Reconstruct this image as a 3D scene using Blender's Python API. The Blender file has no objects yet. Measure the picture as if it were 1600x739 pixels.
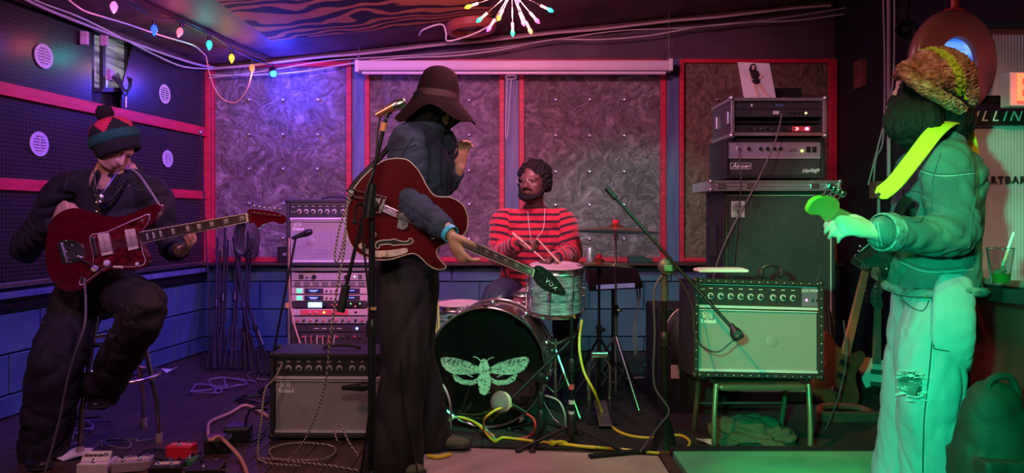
import bpy, bmesh, math, random
from mathutils import Vector as V, Matrix, Euler, noise, Quaternion
random.seed(7)
S = bpy.context.scene
COL = S.collection
F, HZ, CH = 1150.0, 340.0, 1.15          # focal length in px (1600 wide), horizon row, camera height
# ---------------------------------------------------------------- camera
cd = bpy.data.cameras.new('camera'); cam = bpy.data.objects.new('camera', cd); COL.objects.link(cam)
cam.location = (0, 0, CH); cam.rotation_euler = (math.pi/2, 0, 0)
cd.sensor_width = 36; cd.lens = 36*F/1600; cd.shift_y = -(369.5-HZ)/1600; cd.clip_start = .05
S.camera = cam
# ---------------------------------------------------------------- world
w = bpy.data.worlds.new('world'); S.world = w; w.use_nodes = True
bg = w.node_tree.nodes['Background']; bg.inputs[0].default_value = (.62, .42, .75, 1); bg.inputs[1].default_value = .011
S.view_settings.view_transform = 'Standard'; S.view_settings.look = 'None'; S.view_settings.gamma = 1
S.view_settings.use_curve_mapping = False
S.view_settings.exposure = 0.12
S.cycles.max_bounces = 6; S.cycles.use_denoising = True
# ---------------------------------------------------------------- lights
def area(name, loc, tgt, size, energy, col, spread=math.pi):
    l = bpy.data.lights.new(name, 'AREA'); l.shape = 'DISK'; l.size = size; l.energy = energy; l.color = col; l.spread = spread
    o = bpy.data.objects.new(name, l); COL.objects.link(o); o.location = loc
    o.rotation_euler = (V(tgt)-V(loc)).to_track_quat('-Z', 'Y').to_euler(); return o
def spot(name, loc, tgt, energy, col, ang, blend=.6, rad=.06):
    l = bpy.data.lights.new(name, 'SPOT'); l.energy = energy; l.color = col; l.spot_size = math.radians(ang); l.spot_blend = blend; l.shadow_soft_size = rad
    o = bpy.data.objects.new(name, l); COL.objects.link(o); o.location = loc
    o.rotation_euler = (V(tgt)-V(loc)).to_track_quat('-Z', 'Y').to_euler(); return o
def point(name, loc, energy, col, rad=.03):
    l = bpy.data.lights.new(name, 'POINT'); l.energy = energy; l.color = col; l.shadow_soft_size = rad
    o = bpy.data.objects.new(name, l); COL.objects.link(o); o.location = loc; return o
spot('stage_lamp_pink', (-.3, 2.95, 2.6), (-.35, 6.3, 1.75), 175, (1, .30, .62), 92, .5, .15)
spot('stage_lamp_magenta', (.9, 2.4, 2.6), (-1.6, 6.3, 1.9), 90, (1, .12, .45), 75, .7, .1)
area('stage_lamp_rose', (-1.6, 1.7, 2.35), (-1.9, 3.9, .9), .35, 21, (1, .42, .46))
spot('room_fill_warm', (-.1, .5, 2.3), (-.35, 3.9, .85), 95, (1, .80, .68), 46, .8, .2)  # unseen warm fill, aimed at the hatted man and the drummer
spot('denim_fill_warm', (.8, .9, 2.35), (1.5, 2.66, 1.47), 85, (1, .60, .32), 37, .7, .05)  # added warm spot on the denim man's cap, strap and headstock
spot('amp_fill_amber', (-.5, 1.7, 2.4), (1.2, 3.56, .62), 190, (1, .32, .08), 22, .6, .04)  # added red-orange spot that turns the riveted amp's grille olive
area('drum_fill_pink', (.1, 3.3, 2.5), (.0, 4.4, .5), .25, 14, (1, .5, .8))  # added overhead pink light for highlights on the drum hardware
spot('stage_lamp_green', (-.1, .5, 1.3), (1.62, 2.9, .66), 400, (.01, 1, .46), 39, .4)
spot('step_fill_green', (1.1, 1.3, 2.4), (1.3, 3.4, .1), 85, (.02, 1, .2), 44, .5)  # second green spot, added for the step and the riveted amp
spot('stage_lamp_lime', (1.2, 2.1, 2.5), (-.05, 4.05, .42), 300, (.03, 1, .38), 20, .4)
spot('stage_lamp_violet', (-1.0, 3.2, 2.4), (-2.2, 6.3, 1.5), 140, (.36, .10, 1), 90, .8)
spot('stage_lamp_blue', (-1.0, 4.75, 2.45), (-2.9, 5.0, .35), 160, (.06, .03, 1), 95, .8)
spot('stage_lamp_blue_low', (-1.2, 2.2, 2.3), (-3.0, 4.3, .3), 60, (.08, .03, 1), 50, .8)
spot('stage_lamp_teal', (.6, 3.9, 2.6), (1.05, 6.3, .45), 110, (.02, .8, .6), 54, .6)
spot('stack_fill_pink', (.2, 2.2, 2.5), (1.6, 4.5, 1.75), 60, (1, .5, .75), 30, .7)  # added pink spot to tint the rack case on the bass stack
spot('bar_lamp', (2.25, 1.7, 2.3), (2.35, 3.1, 1.4), 11, (.95, .8, 1), 60, .8)
# ---------------------------------------------------------------- helpers
def P(px, py, Y): return V(((px-800)*Y/F, Y, CH+(HZ-py)*Y/F))
BASE = {}
def put(o, parent, c):
    COL.objects.link(o)
    if parent is not None:
        o.parent = parent; o.location = c-BASE[parent.name]
    else: o.location = c
    BASE[o.name] = V(c)
def tag(o, label=None, cat=None, group=None, kind=None):
    if label: o['label'] = label
    if cat: o['category'] = cat
    if group: o['group'] = group
    if kind: o['kind'] = kind
    return o
def thing(name, label, cat, loc, group=None, rot=None):
    """Empty at the base. rot None: parts are given in world coordinates; otherwise in the thing's own frame."""
    o = bpy.data.objects.new(name, None); COL.objects.link(o); o.location = loc; o.empty_display_size = .1
    if rot is None: BASE[o.name] = V(loc)
    else: o.rotation_euler = rot; BASE[o.name] = V((0, 0, 0))
    return tag(o, label, cat, group)
def copy_tree(o, parent=None):
    c = o.copy(); COL.objects.link(c); c.parent = parent
    for ch in list(o.children): copy_tree(ch, c)
    return c
def catmull(pts, n=6):
    pts = [tuple(p) for p in pts]
    if len(pts) < 3:
        return [tuple(a+(b-a)*i/n for a, b in zip(pts[0], pts[1])) for i in range(n+1)]
    out = []
    for i in range(len(pts)-1):
        p0 = pts[max(i-1, 0)]; p1 = pts[i]; p2 = pts[i+1]; p3 = pts[min(i+2, len(pts)-1)]
        for j in range(n):
            t = j/n
            out.append(tuple(.5*(2*b+(c-a)*t+(2*a-5*b+4*c-d)*t*t+(3*b-a-3*c+d)*t**3) for a, b, c, d in zip(p0, p1, p2, p3)))
    out.append(pts[-1]); return out
def frame_axes(d, ref=None):
    d = V(d).normalized(); ref = V(ref) if ref is not None else V((0, 0, 1))
    s = d.cross(ref)
    if s.length < 1e-3: s = d.cross(V((1, 0, 0)))
    s.normalize(); return d, s, s.cross(d).normalized()
class MB:
    def __init__(s): s.v = []; s.f = []; s.m = []; s.mi = 0; s.T = Matrix.Identity(4)
    def add(s, vs, fs):
        n = len(s.v); s.v += [s.T @ V(v) for v in vs]; s.f += [tuple(i+n for i in f) for f in fs]; s.m += [s.mi]*len(fs); return s
    def box(s, c, d, R=None):
        c = V(c); h = V(d)/2
        vs = [V((x*h.x, y*h.y, z*h.z)) for x in (-1, 1) for y in (-1, 1) for z in (-1, 1)]
        if R is not None: vs = [R @ v for v in vs]
        return s.add([c+v for v in vs], [(0, 1, 3, 2), (4, 6, 7, 5), (0, 4, 5, 1), (2, 3, 7, 6), (0, 2, 6, 4), (1, 5, 7, 3)])
    def bar(s, a, b, w, t, ref=(0, 0, 1)):
        a = V(a); b = V(b); d, sd, up = frame_axes(b-a, ref)
        vs = [p+sd*x*w/2+up*y*t/2 for p in (a, b) for x, y in ((-1, -1), (1, -1), (1, 1), (-1, 1))]
        return s.add(vs, [(0, 3, 2, 1), (4, 5, 6, 7), (0, 1, 5, 4), (1, 2, 6, 5), (2, 3, 7, 6), (3, 0, 4, 7)])
    def rings(s, rs, closed=True, cap=True):
        n = len(rs[0]); vs = [p for r in rs for p in r]; fs = []
        for i in range(len(rs)-1):
            for j in range(n if closed else n-1):
                k = (j+1) % n; fs.append((i*n+j, i*n+k, (i+1)*n+k, (i+1)*n+j))
        if cap: fs.append(tuple(range(n-1, -1, -1))); fs.append(tuple(range((len(rs)-1)*n, len(rs)*n)))
        return s.add(vs, fs)
    def tube(s, pts, r, n=8, sm=0, ref=None):
        if sm: pts = catmull(pts, sm)
        pts = [V(p) for p in pts]; m = len(pts); rs = []
        up = None
        for i, p in enumerate(pts):
            d = pts[min(i+1, m-1)]-pts[max(i-1, 0)]
            if d.length < 1e-9: d = V((0, 0, 1))
            d.normalize()
            if up is None: _, sd, up = frame_axes(d, ref)
            else:
                up = up-d*up.dot(d)
                if up.length < 1e-4: _, sd, up = frame_axes(d, ref)
                up.normalize(); sd = d.cross(up)
            rr = r(i/(m-1)) if callable(r) else (r[min(i, len(r)-1)] if isinstance(r, (list, tuple)) else r)
            rs.append([p+(sd*math.cos(a)+up*math.sin(a))*rr for a in [2*math.pi*k/n for k in range(n)]])
        return s.rings(rs)
    def cyl(s, a, b, r, r2=None, n=20): return s.tube([a, b], [r, r if r2 is None else r2], n)
    def lathe(s, prof, a, axis, n=28, cap=True):
        """prof: (distance along axis, radius)."""
        a = V(a); d, sd, up = frame_axes(axis)
        rs = [[a+d*h+(sd*math.cos(t)+up*math.sin(t))*max(r, 1e-4) for t in [2*math.pi*k/n for k in range(n)]] for h, r in prof]
        return s.rings(rs, True, cap)
    def ell(s, c, r, R=None, n=16, m=10):
        c = V(c); r = V(r) if not isinstance(r, (int, float)) else V((r, r, r)); rs = []
        for i in range(m+1):
            t = math.pi*i/m; t = min(max(t, .02), math.pi-.02)
            q = [V((math.sin(t)*math.cos(2*math.pi*k/n)*r.x, math.sin(t)*math.sin(2*math.pi*k/n)*r.y, -math.cos(t)*r.z)) for k in range(n)]
            rs.append([c+(R @ v if R is not None else v) for v in q])
        return s.rings(rs)
    def prism(s, pts, fn, w0, w1):
        """pts: 2-D outline; fn(u, v, w) -> 3-D."""
        n = len(pts)
        vs = [fn(u, v, w0) for u, v in pts]+[fn(u, v, w1) for u, v in pts]
        fs = [tuple(range(n)), tuple(range(2*n-1, n-1, -1))]+[(i, i+n, (i+1) % n+n, (i+1) % n) for i in range(n)]
        return s.add(vs, fs)
    def limb(s, pts, rad, n=14, sm=5, ref=None):
        """smooth tapering limb with round ends; rad: r or (side, up) per point."""
        rad = [(r, r) if isinstance(r, (int, float)) else r for r in rad]
        q = catmull([tuple(V(p))+tuple(r) for p, r in zip(pts, rad)], sm) if len(pts) > 2 else catmull([tuple(V(p))+tuple(r) for p, r in zip(pts, rad)], 3)
        c = [V(x[:3]) for x in q]; r = [x[3:] for x in q]; m = len(c); rs = []; up = None
        ds = []
        for i in range(m):
            d = c[min(i+1, m-1)]-c[max(i-1, 0)]; ds.append(d.normalized())
        d0, d1 = ds[0], ds[-1]
        seq = [(c[0]-d0*max(r[0])*math.sin(t), ds[0], [x*math.cos(t) for x in r[0]]) for t in (1.45, 1.1, .6)]
        seq += [(c[i], ds[i], r[i]) for i in range(m)]
        seq += [(c[-1]+d1*max(r[-1])*math.sin(t), d1, [x*math.cos(t) for x in r[-1]]) for t in (.6, 1.1, 1.45)]
        for p, d, rr in seq:
            if up is None or ref is not None: _, sd, up = frame_axes(d, ref)
            else:
                up = (up-d*up.dot(d)).normalized(); sd = d.cross(up)
            rs.append([p+sd*math.cos(a)*rr[0]+up*math.sin(a)*rr[1] for a in [2*math.pi*k/n for k in range(n)]])
        return s.rings(rs)
    def mesh(s, name, c):
        me = bpy.data.meshes.new(name); me.from_pydata([v-c for v in s.v], [], s.f); me.update()
        return me
    def build(s, name, mat, parent=None, smooth=False, bev=0, label=None, cat=None, group=None, kind=None, origin=None, segs=2):
        c = V(origin) if origin is not None else sum(s.v, V((0, 0, 0)))/max(len(s.v), 1)
        me = s.mesh(name, c)
        mats = mat if isinstance(mat, (list, tuple)) else [mat]
        for m_ in mats: me.materials.append(m_)
        if len(mats) > 1: me.polygons.foreach_set('material_index', s.m)
        bm = bmesh.new(); bm.from_mesh(me)
        big = [f for f in bm.faces if len(f.verts) > 4]
        if big: bmesh.ops.triangulate(bm, faces=big)
        bmesh.ops.recalc_face_normals(bm, faces=bm.faces); bm.to_mesh(me); bm.free()
        o = bpy.data.objects.new(name, me)
        if smooth:
            me.polygons.foreach_set('use_smooth', [True]*len(me.polygons))
            try: me.set_sharp_from_angle(angle=math.radians(42))
            except Exception: pass
        if bev:
            b = o.modifiers.new('bevel', 'BEVEL'); b.width = bev; b.segments = segs; b.limit_method = 'ANGLE'; b.angle_limit = math.radians(40)
        put(o, parent, c); return tag(o, label, cat, group, kind)
    def blob(s, name, mat, parent=None, vox=.01, smooth=4, disp=None, matfn=None, attr=None, label=None, cut=None, **kw):
        """union of the closed shapes as one continuous skin (voxel remesh), optionally wrinkled."""
        c = sum(s.v, V((0, 0, 0)))/len(s.v)
        me = s.mesh(name, c); o = bpy.data.objects.new(name, me); COL.objects.link(o)
        bm = bmesh.new(); bm.from_mesh(me); bmesh.ops.recalc_face_normals(bm, faces=bm.faces); bm.to_mesh(me); bm.free()
        r = o.modifiers.new('r', 'REMESH'); r.mode = 'VOXEL'; r.voxel_size = vox; r.use_smooth_shade = True
        if smooth:
            q = o.modifiers.new('s', 'SMOOTH'); q.factor = .5; q.iterations = smooth
        dg = bpy.context.evaluated_depsgraph_get(); nm = bpy.data.meshes.new_from_object(o.evaluated_get(dg))
        bpy.data.objects.remove(o); bpy.data.meshes.remove(me); nm.name = name
        nm.materials.clear()
        mats = mat if isinstance(mat, (list, tuple)) else [mat]
        for m_ in mats: nm.materials.append(m_)
        if cut:
            bm = bmesh.new(); bm.from_mesh(nm)
            bmesh.ops.delete(bm, geom=[v for v in bm.verts if cut(v.co+c)], context='VERTS'); bm.to_mesh(nm); bm.free()
        if disp:
            ns = [v.normal.copy() for v in nm.vertices]
            for v, nr in zip(nm.vertices, ns): v.co += nr*disp(v.co+c)
        if matfn:
            nm.polygons.foreach_set('material_index', [matfn(p.center+c) for p in nm.polygons])
        if attr:
            a = nm.attributes.new('along', 'FLOAT', 'POINT'); a.data.foreach_set('value', [attr(v.co+c) for v in nm.vertices])
        nm.polygons.foreach_set('use_smooth', [True]*len(nm.polygons)); nm.update()
        o = bpy.data.objects.new(name, nm); put(o, parent, c); return tag(o, label, **kw)
def wrinkle(amp=.008, fr=9, st=(1, 1, .5), seed=0):
    """cloth folds: two families of long diagonal creases blended by a slow mask."""
    A_ = (V((.8, .3, .52)).normalized(), V((-.7, .35, .62)).normalized()); o_ = V((seed, seed*2.3, 0))
    def f(p):
        p = V((p.x*st[0], p.y*st[1], p.z*st[2])); p = p+V((noise.noise(p*5+o_), noise.noise(p*5-o_), noise.noise(p*4+o_*2)))*.035
        out = []
        for k, ax in enumerate(A_):
            q = (p-ax*p.dot(ax)*.75)*fr*1.7+o_*(k+1); n_ = noise.noise(q); out.append(max(0., 1-abs(n_)*2.6)**1.3)
        m_ = max(0, min(1, .5+noise.noise(p*3+o_)*1.6))
        return amp*(.3+.35*noise.noise(p*fr*.5+o_)-1.0*(out[0]*m_+out[1]*(1-m_)))
    return f
def text(s, size, mat, parent, M4, name='lettering', ext=.0008, shear=0, sp=1.0, align='CENTER', label=None, bold=0, sx=1):
    cu = bpy.data.curves.new(name, 'FONT'); cu.body = s; cu.size = size; cu.extrude = ext; cu.shear = shear; cu.space_character = sp
    cu.align_x = align; cu.align_y = 'CENTER'; cu.offset = bold; cu.resolution_u = 2
    o = bpy.data.objects.new(name, cu); COL.objects.link(o)
    me = bpy.data.meshes.new_from_object(o.evaluated_get(bpy.context.evaluated_depsgraph_get()))
    bpy.data.objects.remove(o); me.name = name
    if sx != 1: me.transform(Matrix.Diagonal((sx, 1, 1, 1)))
    me.transform(M4); me.materials.clear(); me.materials.append(mat)
    c = sum((v.co for v in me.vertices), V((0, 0, 0)))/max(1, len(me.vertices)); me.transform(Matrix.Translation(-c))
    o = bpy.data.objects.new(name, me); put(o, parent, c); return tag(o, label)
def seam(obj, px, m_, r=.002, lift=.001, name='seam', dash=0):
    """stitch line laid on the surface of a cloth part, following the given profile points."""
    from mathutils.bvhtree import BVHTree
    bm = bmesh.new(); bm.from_mesh(obj.data); t = BVHTree.FromBMesh(bm); bm.free(); off = BASE[obj.name]
    o_ = V((0, 0, CH)); pts = []
    for p in catmull(px, 5):
        d = (P(p[0], p[1], 1.)-o_).normalized(); h = t.ray_cast(o_-off, d)
        if h[0] is not None:
            n_ = h[1] if h[1].dot(d) < 0 else -h[1]; pts.append(h[0]+off+n_*lift)
    if len(pts) < 2: return None
    segs_ = [[]]
    for p in pts:
        if segs_[-1] and (p-segs_[-1][-1]).length > .09: segs_.append([])
        segs_[-1].append(p)
    for s_ in segs_:
        if len(s_) > 2: MB().tube(s_, r, 5).build(name, m_, obj, smooth=True)
def face_front(p, rz=0, rx=0):
    """matrix for flat art whose x runs right, y up, facing the camera side (-Y)."""
    return Matrix.Translation(p) @ Matrix.Rotation(rz, 4, 'Z') @ Matrix.Rotation(math.pi/2+rx, 4, 'X')
# ---------------------------------------------------------------- materials
MC = {}
def mat(name, col, rough=.55, metal=0, var=.12, scale=7, bump=0, bscale=60, emit=0, ecol=None, coat=0, spec=.5, trans=0, sheen=0, stretch=None, alpha=1):
    if name in MC: return MC[name]
    m = bpy.data.materials.new(name); MC[name] = m; m.use_nodes = True; nt = m.node_tree; b = nt.nodes['Principled BSDF']
    b.inputs['Roughness'].default_value = rough; b.inputs['Metallic'].default_value = metal; b.inputs['Specular IOR Level'].default_value = spec
    b.inputs['Coat Weight'].default_value = coat; b.inputs['Coat Roughness'].default_value = .05
    b.inputs['Transmission Weight'].default_value = trans; b.inputs['Sheen Weight'].default_value = sheen; b.inputs['Alpha'].default_value = alpha
    tc = nt.nodes.new('ShaderNodeTexCoord'); mp = nt.nodes.new('ShaderNodeMapping'); nt.links.new(tc.outputs['Object'], mp.inputs[0])
    if stretch: mp.inputs['Scale'].default_value = stretch
    n = nt.nodes.new('ShaderNodeTexNoise'); n.inputs['Scale'].default_value = scale; n.inputs['Detail'].default_value = 5; nt.links.new(mp.outputs[0], n.inputs[0])
    r = nt.nodes.new('ShaderNodeValToRGB'); r.color_ramp.elements[0].position = .3; r.color_ramp.elements[1].position = .7
    r.color_ramp.elements[0].color = tuple(c*(1-var) for c in col)+(1,); r.color_ramp.elements[1].color = tuple(min(1, c*(1+var)) for c in col)+(1,)
    nt.links.new(n.outputs['Fac'], r.inputs[0]); nt.links.new(r.outputs[0], b.inputs['Base Color'])
    if bump:
        n2 = nt.nodes.new('ShaderNodeTexNoise'); n2.inputs['Scale'].default_value = bscale; n2.inputs['Detail'].default_value = 3; nt.links.new(mp.outputs[0], n2.inputs[0])
        bu = nt.nodes.new('ShaderNodeBump'); bu.inputs['Strength'].default_value = bump; bu.inputs['Distance'].default_value = .01
        nt.links.new(n2.outputs['Fac'], bu.inputs['Height']); nt.links.new(bu.outputs[0], b.inputs['Normal'])
    if emit:
        b.inputs['Emission Color'].default_value = tuple(ecol or col)+(1,); b.inputs['Emission Strength'].default_value = emit
    return m
class NT:
    """tiny node-graph writer"""
    def __init__(s, name, rough=.6, metal=0):
        m = bpy.data.materials.new(name); MC[name] = m; m.use_nodes = True; s.m = m; s.nt = m.node_tree; s.b = s.nt.nodes['Principled BSDF']
        s.b.inputs['Roughness'].default_value = rough; s.b.inputs['Metallic'].default_value = metal
        s.tc = s.nt.nodes.new('ShaderNodeTexCoord')
    def n(s, t, **kw):
        x = s.nt.nodes.new('ShaderNode'+t)
        for k, v in kw.items():
            if k.startswith('i'):
                i = x.inputs[int(k[1:])]
                if hasattr(v, 'node'): s.nt.links.new(v, i)
                else: i.default_value = v
            else: setattr(x, k, v)
        return x
    def math(s, op, a, b=0., c=0.): return s.n('Math', operation=op, i0=a, i1=b, i2=c).outputs[0]
    def ramp(s, f, *st):
        r = s.n('ValToRGB', i0=f); e = r.color_ramp.elements
        while len(e) < len(st): e.new(.5)
        for x, (p, c) in zip(e, st): x.position = p; x.color = (c if len(c) == 4 else tuple(c)+(1,))
        return r.outputs[0]
    def noise(s, sc, det=4, vec=None, out=0, dist=0.):
        x = s.n('TexNoise'); s.nt.links.new(vec or s.tc.outputs['Object'], x.inputs['Vector']); x.inputs['Scale'].default_value = sc; x.inputs['Detail'].default_value = det
        x.inputs['Distortion'].default_value = dist; return x.outputs[out]
    def map(s, scale=(1, 1, 1), rot=(0, 0, 0)):
        return s.n('Mapping', i0=s.tc.outputs['Object'], i3=scale, i2=rot).outputs[0]
    def sep(s): x = s.n('SeparateXYZ', i0=s.tc.outputs['Object']); return x.outputs
    def mix(s, f, a, b):
        x = s.n('Mix', data_type='RGBA'); 
        for i, v in ((0, f), (6, a), (7, b)):
            if hasattr(v, 'node'): s.nt.links.new(v, x.inputs[i])
            else: x.inputs[i].default_value = v if i == 0 or len(v) == 4 else tuple(v)+(1,)
        return x.outputs[2]
    def col(s, c): s.nt.links.new(c, s.b.inputs['Base Color']); return s
    def set(s, k, v):
        if hasattr(v, 'node'): s.nt.links.new(v, s.b.inputs[k])
        else: s.b.inputs[k].default_value = v
        return s
    def bump(s, h, st=.5, d=.01):
        b = s.n('Bump'); b.inputs['Strength'].default_value = st; b.inputs['Distance'].default_value = d
        s.nt.links.new(h, b.inputs['Height']); s.nt.links.new(b.outputs[0], s.b.inputs['Normal']); return s
BLK = mat('black_tolex', (.018, .017, .018), .5, bump=.35, bscale=260)
BLKM = mat('black_metal', (.012, .012, .013), .42, .1, spec=.3)
BLKP = mat('black_plastic', (.015, .015, .016), .4)
RUB = mat('black_rubber', (.012, .012, .012), .7)
CHR = mat('chrome', (.8, .8, .82), .24, 1, var=.06)
STEEL = mat('brushed_steel', (.5, .49, .5), .32, 1, var=.15, scale=20)
ALU = mat('aluminium', (.55, .55, .56), .35, .85, var=.1)
RED = mat('red_painted_wood', (.62, .02, .05), .45, var=.25, scale=5, stretch=(1, 1, 6), bump=.15)
WHT = mat('white_paint', (.75, .72, .7), .4, var=.05)
CREAM = mat('cream_plastic', (.78, .66, .48), .35, var=.05)
SKIN_L = mat('skin_light', (.62, .36, .26), .5, var=.1, scale=14)
SKIN_T = mat('skin_tan', (.66, .42, .25), .5, var=.1, scale=14)
SKIN_D = mat('skin_dark', (.13, .065, .048), .45, var=.12, scale=14)
HAIR = mat('black_hair', (.006, .006, .006), .75, bump=.7, bscale=120, stretch=(1, 1, .15), spec=.25)
DKW = mat('dark_wood', (.07, .035, .025), .45, var=.35, scale=6, stretch=(1, 8, 8))
CABLE = mat('black_cable', (.012, .012, .012), .45)
YEL = mat('yellow_cable', (.85, .62, .03), .4)
WCAB = mat('white_cable', (.6, .58, .55), .45)
PEACH = mat('peach_cable', (.7, .36, .25), .45)
# ================================================================ THE SETTING
BY = 6.33                                   # back wall
LC = V((-2.63, BY, 0)); LE = V((-.125, -.992, 0)).normalized(); LN = V((.992, -.125, 0))   # left wall: corner, forward direction, normal
def lwY(px): return -3.4276/((px-800)/F-.126)
def LWp(px, py, out=0.): p = P(px, py, lwY(px)); return p+LN*out
def LW(s, z, out=0.): return LC+LE*s+LN*out+V((0, 0, z))
def ceilz(x): return 2.72+.1032*x
# --- materials
m = NT('painted_block', .5); nz = m.noise(2.5); PB = m.col(m.ramp(nz, (.3, (.05, .12, .2)), (.7, (.09, .2, .29)))).bump(m.noise(45, 5), .35, .006).m
m = NT('wall_paint_dark', .6); m.col(m.ramp(m.noise(2.2, 6), (.3, (.05, .03, .045)), (.7, (.11, .07, .09)))).bump(m.noise(30), .2); WPD = m.m
m = NT('wall_black', .55); m.col(m.ramp(m.noise(3, 6), (.3, (.006, .006, .007)), (.75, (.02, .018, .02)))).bump(m.noise(25), .2); WBK = m.m
m = NT('board_blue', .45); m.col(m.ramp(m.noise(4, 6, m.map((6, 6, .6))), (.3, (.06, .10, .22)), (.7, (.16, .2, .36)))).bump(m.noise(9, 5, m.map((6, 6, .6))), .2); BBL = m.m
# crumpled felt panel
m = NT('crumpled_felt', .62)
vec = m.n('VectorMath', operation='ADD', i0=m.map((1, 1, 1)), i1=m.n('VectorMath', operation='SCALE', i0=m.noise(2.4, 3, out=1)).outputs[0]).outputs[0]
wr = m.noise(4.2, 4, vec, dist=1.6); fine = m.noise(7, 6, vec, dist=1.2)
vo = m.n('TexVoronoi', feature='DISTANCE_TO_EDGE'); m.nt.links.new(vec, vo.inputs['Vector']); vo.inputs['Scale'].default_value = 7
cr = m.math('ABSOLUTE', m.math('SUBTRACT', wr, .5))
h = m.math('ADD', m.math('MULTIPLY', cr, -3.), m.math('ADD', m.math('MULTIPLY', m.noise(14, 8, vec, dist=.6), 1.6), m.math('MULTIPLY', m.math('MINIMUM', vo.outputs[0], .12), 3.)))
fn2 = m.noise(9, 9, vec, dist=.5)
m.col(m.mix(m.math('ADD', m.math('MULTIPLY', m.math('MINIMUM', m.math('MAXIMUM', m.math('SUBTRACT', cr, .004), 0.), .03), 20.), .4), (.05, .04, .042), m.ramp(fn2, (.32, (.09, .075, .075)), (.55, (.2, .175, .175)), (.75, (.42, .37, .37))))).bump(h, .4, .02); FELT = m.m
m = NT('crumpled_felt_brown', .65)
fine = m.noise(9, 6, dist=2.); m.col(m.ramp(fine, (.3, (.08, .055, .035)), (.7, (.26, .18, .11)))).bump(fine, .8, .03); FELTB = m.m
# pegboard: rows of small dark holes, each ringed by a painted highlight
m = NT('pegboard', .28); x = m.sep(); sp = .0254
u = m.math('SUBTRACT', m.math('FRACT', m.math('DIVIDE', x[1], sp)), .5); v = m.math('SUBTRACT', m.math('FRACT', m.math('DIVIDE', x[2], sp)), .5)
d = m.math('SQRT', m.math('ADD', m.math('MULTIPLY', u, u), m.math('MULTIPLY', v, v)))
hole = m.math('LESS_THAN', d, .17); ring = m.math('MULTIPLY', m.math('LESS_THAN', d, .3), m.math('SUBTRACT', 1., hole))
base = m.ramp(m.noise(4, 4), (.3, (.006, .005, .006)), (.7, (.014, .011, .013)))
m.col(m.mix(ring, m.mix(hole, base, (.001, .001, .001)), (.085, .06, .075))).bump(m.math('MULTIPLY', hole, -1.), .6, .004); PEG = m.m
# painted plywood on the ceiling: orange grain with black branching strokes
m = NT('painted_plywood', .8)
ln = m.n('TexWave', wave_type='BANDS', bands_direction='Y'); m.nt.links.new(m.n('VectorMath', operation='ADD', i0=m.map((.5, 1.3, 1)), i1=m.n('VectorMath', operation='SCALE', i0=m.noise(1.3, 2, out=1)).outputs[0]).outputs[0], ln.inputs['Vector'])
ln.inputs['Scale'].default_value = 1.7; ln.inputs['Distortion'].default_value = 13; ln.inputs['Detail'].default_value = 2; ln.inputs['Detail Scale'].default_value = .9
gr = m.noise(7, 6, m.map((1, 14, 1)))
m.col(m.mix(m.ramp(ln.outputs[1], (.42, (1, 1, 1)), (.56, (0, 0, 0))), m.ramp(gr, (.3, (.55, .17, .05)), (.7, (.8, .3, .10))), (.012, .008, .008))); PLY = m.m
m = NT('ceiling_paint', .6); m.col(m.ramp(m.noise(2.6, 7, dist=1.), (.3, (.035, .016, .03)), (.72, (.15, .07, .09)))).bump(m.noise(14, 6), .35, .01); CEIL = m.m
m = NT('floor_wood', .42); m.col(m.ramp(m.noise(6, 6, m.map((9, .7, 1))), (.3, (.03, .018, .015)), (.7, (.10, .058, .042)))).bump(m.noise(9, 5, m.map((9, .7, 1))), .2, .004).set('Roughness', m.math('ADD', m.math('MULTIPLY', m.noise(5), .4), .2)); FLW = m.m
m = NT('rug_black', .95); m.col(m.ramp(m.noise(3, 5), (.3, (.008, .008, .008)), (.7, (.028, .026, .024)))).bump(m.noise(300, 2), .8, .004); RUG = m.m
# --- floor
fl = MB().box((0, 2.2, -.045), (9, 8.5, .05)).build('floor', FLW); tag(fl, kind='structure')
for i in range(54):
    x0 = -3.3+i*.125
    for (a, b) in ((2.55, 4.1+.5*((i*7) % 5)/5), (4.1+.5*((i*7) % 5)/5, BY)):
        MB().box((x0, (a+b)/2, -.01), (.122, b-a-.004, .02)).build('plank', FLW, fl, bev=.0015, segs=1)
# --- ceiling (a plane that climbs to the right)
def CP(x, y, d=0.): return V((x, y, ceilz(x)-d))
ce = MB().add([CP(-3.5, -.5), CP(3.6, -.5), CP(3.6, BY+.1), CP(-3.5, BY+.1)]+[CP(-3.5, -.5, -.08), CP(3.6, -.5, -.08), CP(3.6, BY+.1, -.08), CP(-3.5, BY+.1, -.08)],
    [(0, 1, 2, 3), (7, 6, 5, 4), (0, 4, 5, 1), (1, 5, 6, 2), (2, 6, 7, 3), (3, 7, 4, 0)]).build('ceiling', CEIL); tag(ce, kind='structure')
def cbox(x0, x1, y0, y1, t): 
    return MB().add([CP(x, y, d) for d in (t, .001) for x, y in ((x0, y0), (x1, y0), (x1, y1), (x0, y1))], [(0, 1, 2, 3), (7, 6, 5, 4), (0, 4, 5, 1), (1, 5, 6, 2), (2, 6, 7, 3), (3, 7, 4, 0)])
cbox(-1.85, -.15, 3.4, 5.66, .02).build('panel', PLY, ce, label='orange plywood with black painted branches')
cbox(.35, 3.2, 3.0, 5.5, .014).build('panel', mat('ceiling_board', (.07, .035, .04), .5, var=.3), ce)
tag(MB().bar(CP(-2.07, 6.25, .02), CP(-2.42, 3.4, .02), .05, .035).build('trim_1', DKW, bev=.003), kind='structure')
tag(MB().bar(CP(-2.63, 6.3, .02), CP(2.75, 6.3, .02), .04, .03).build('trim_2', DKW, bev=.003), kind='structure')
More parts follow.
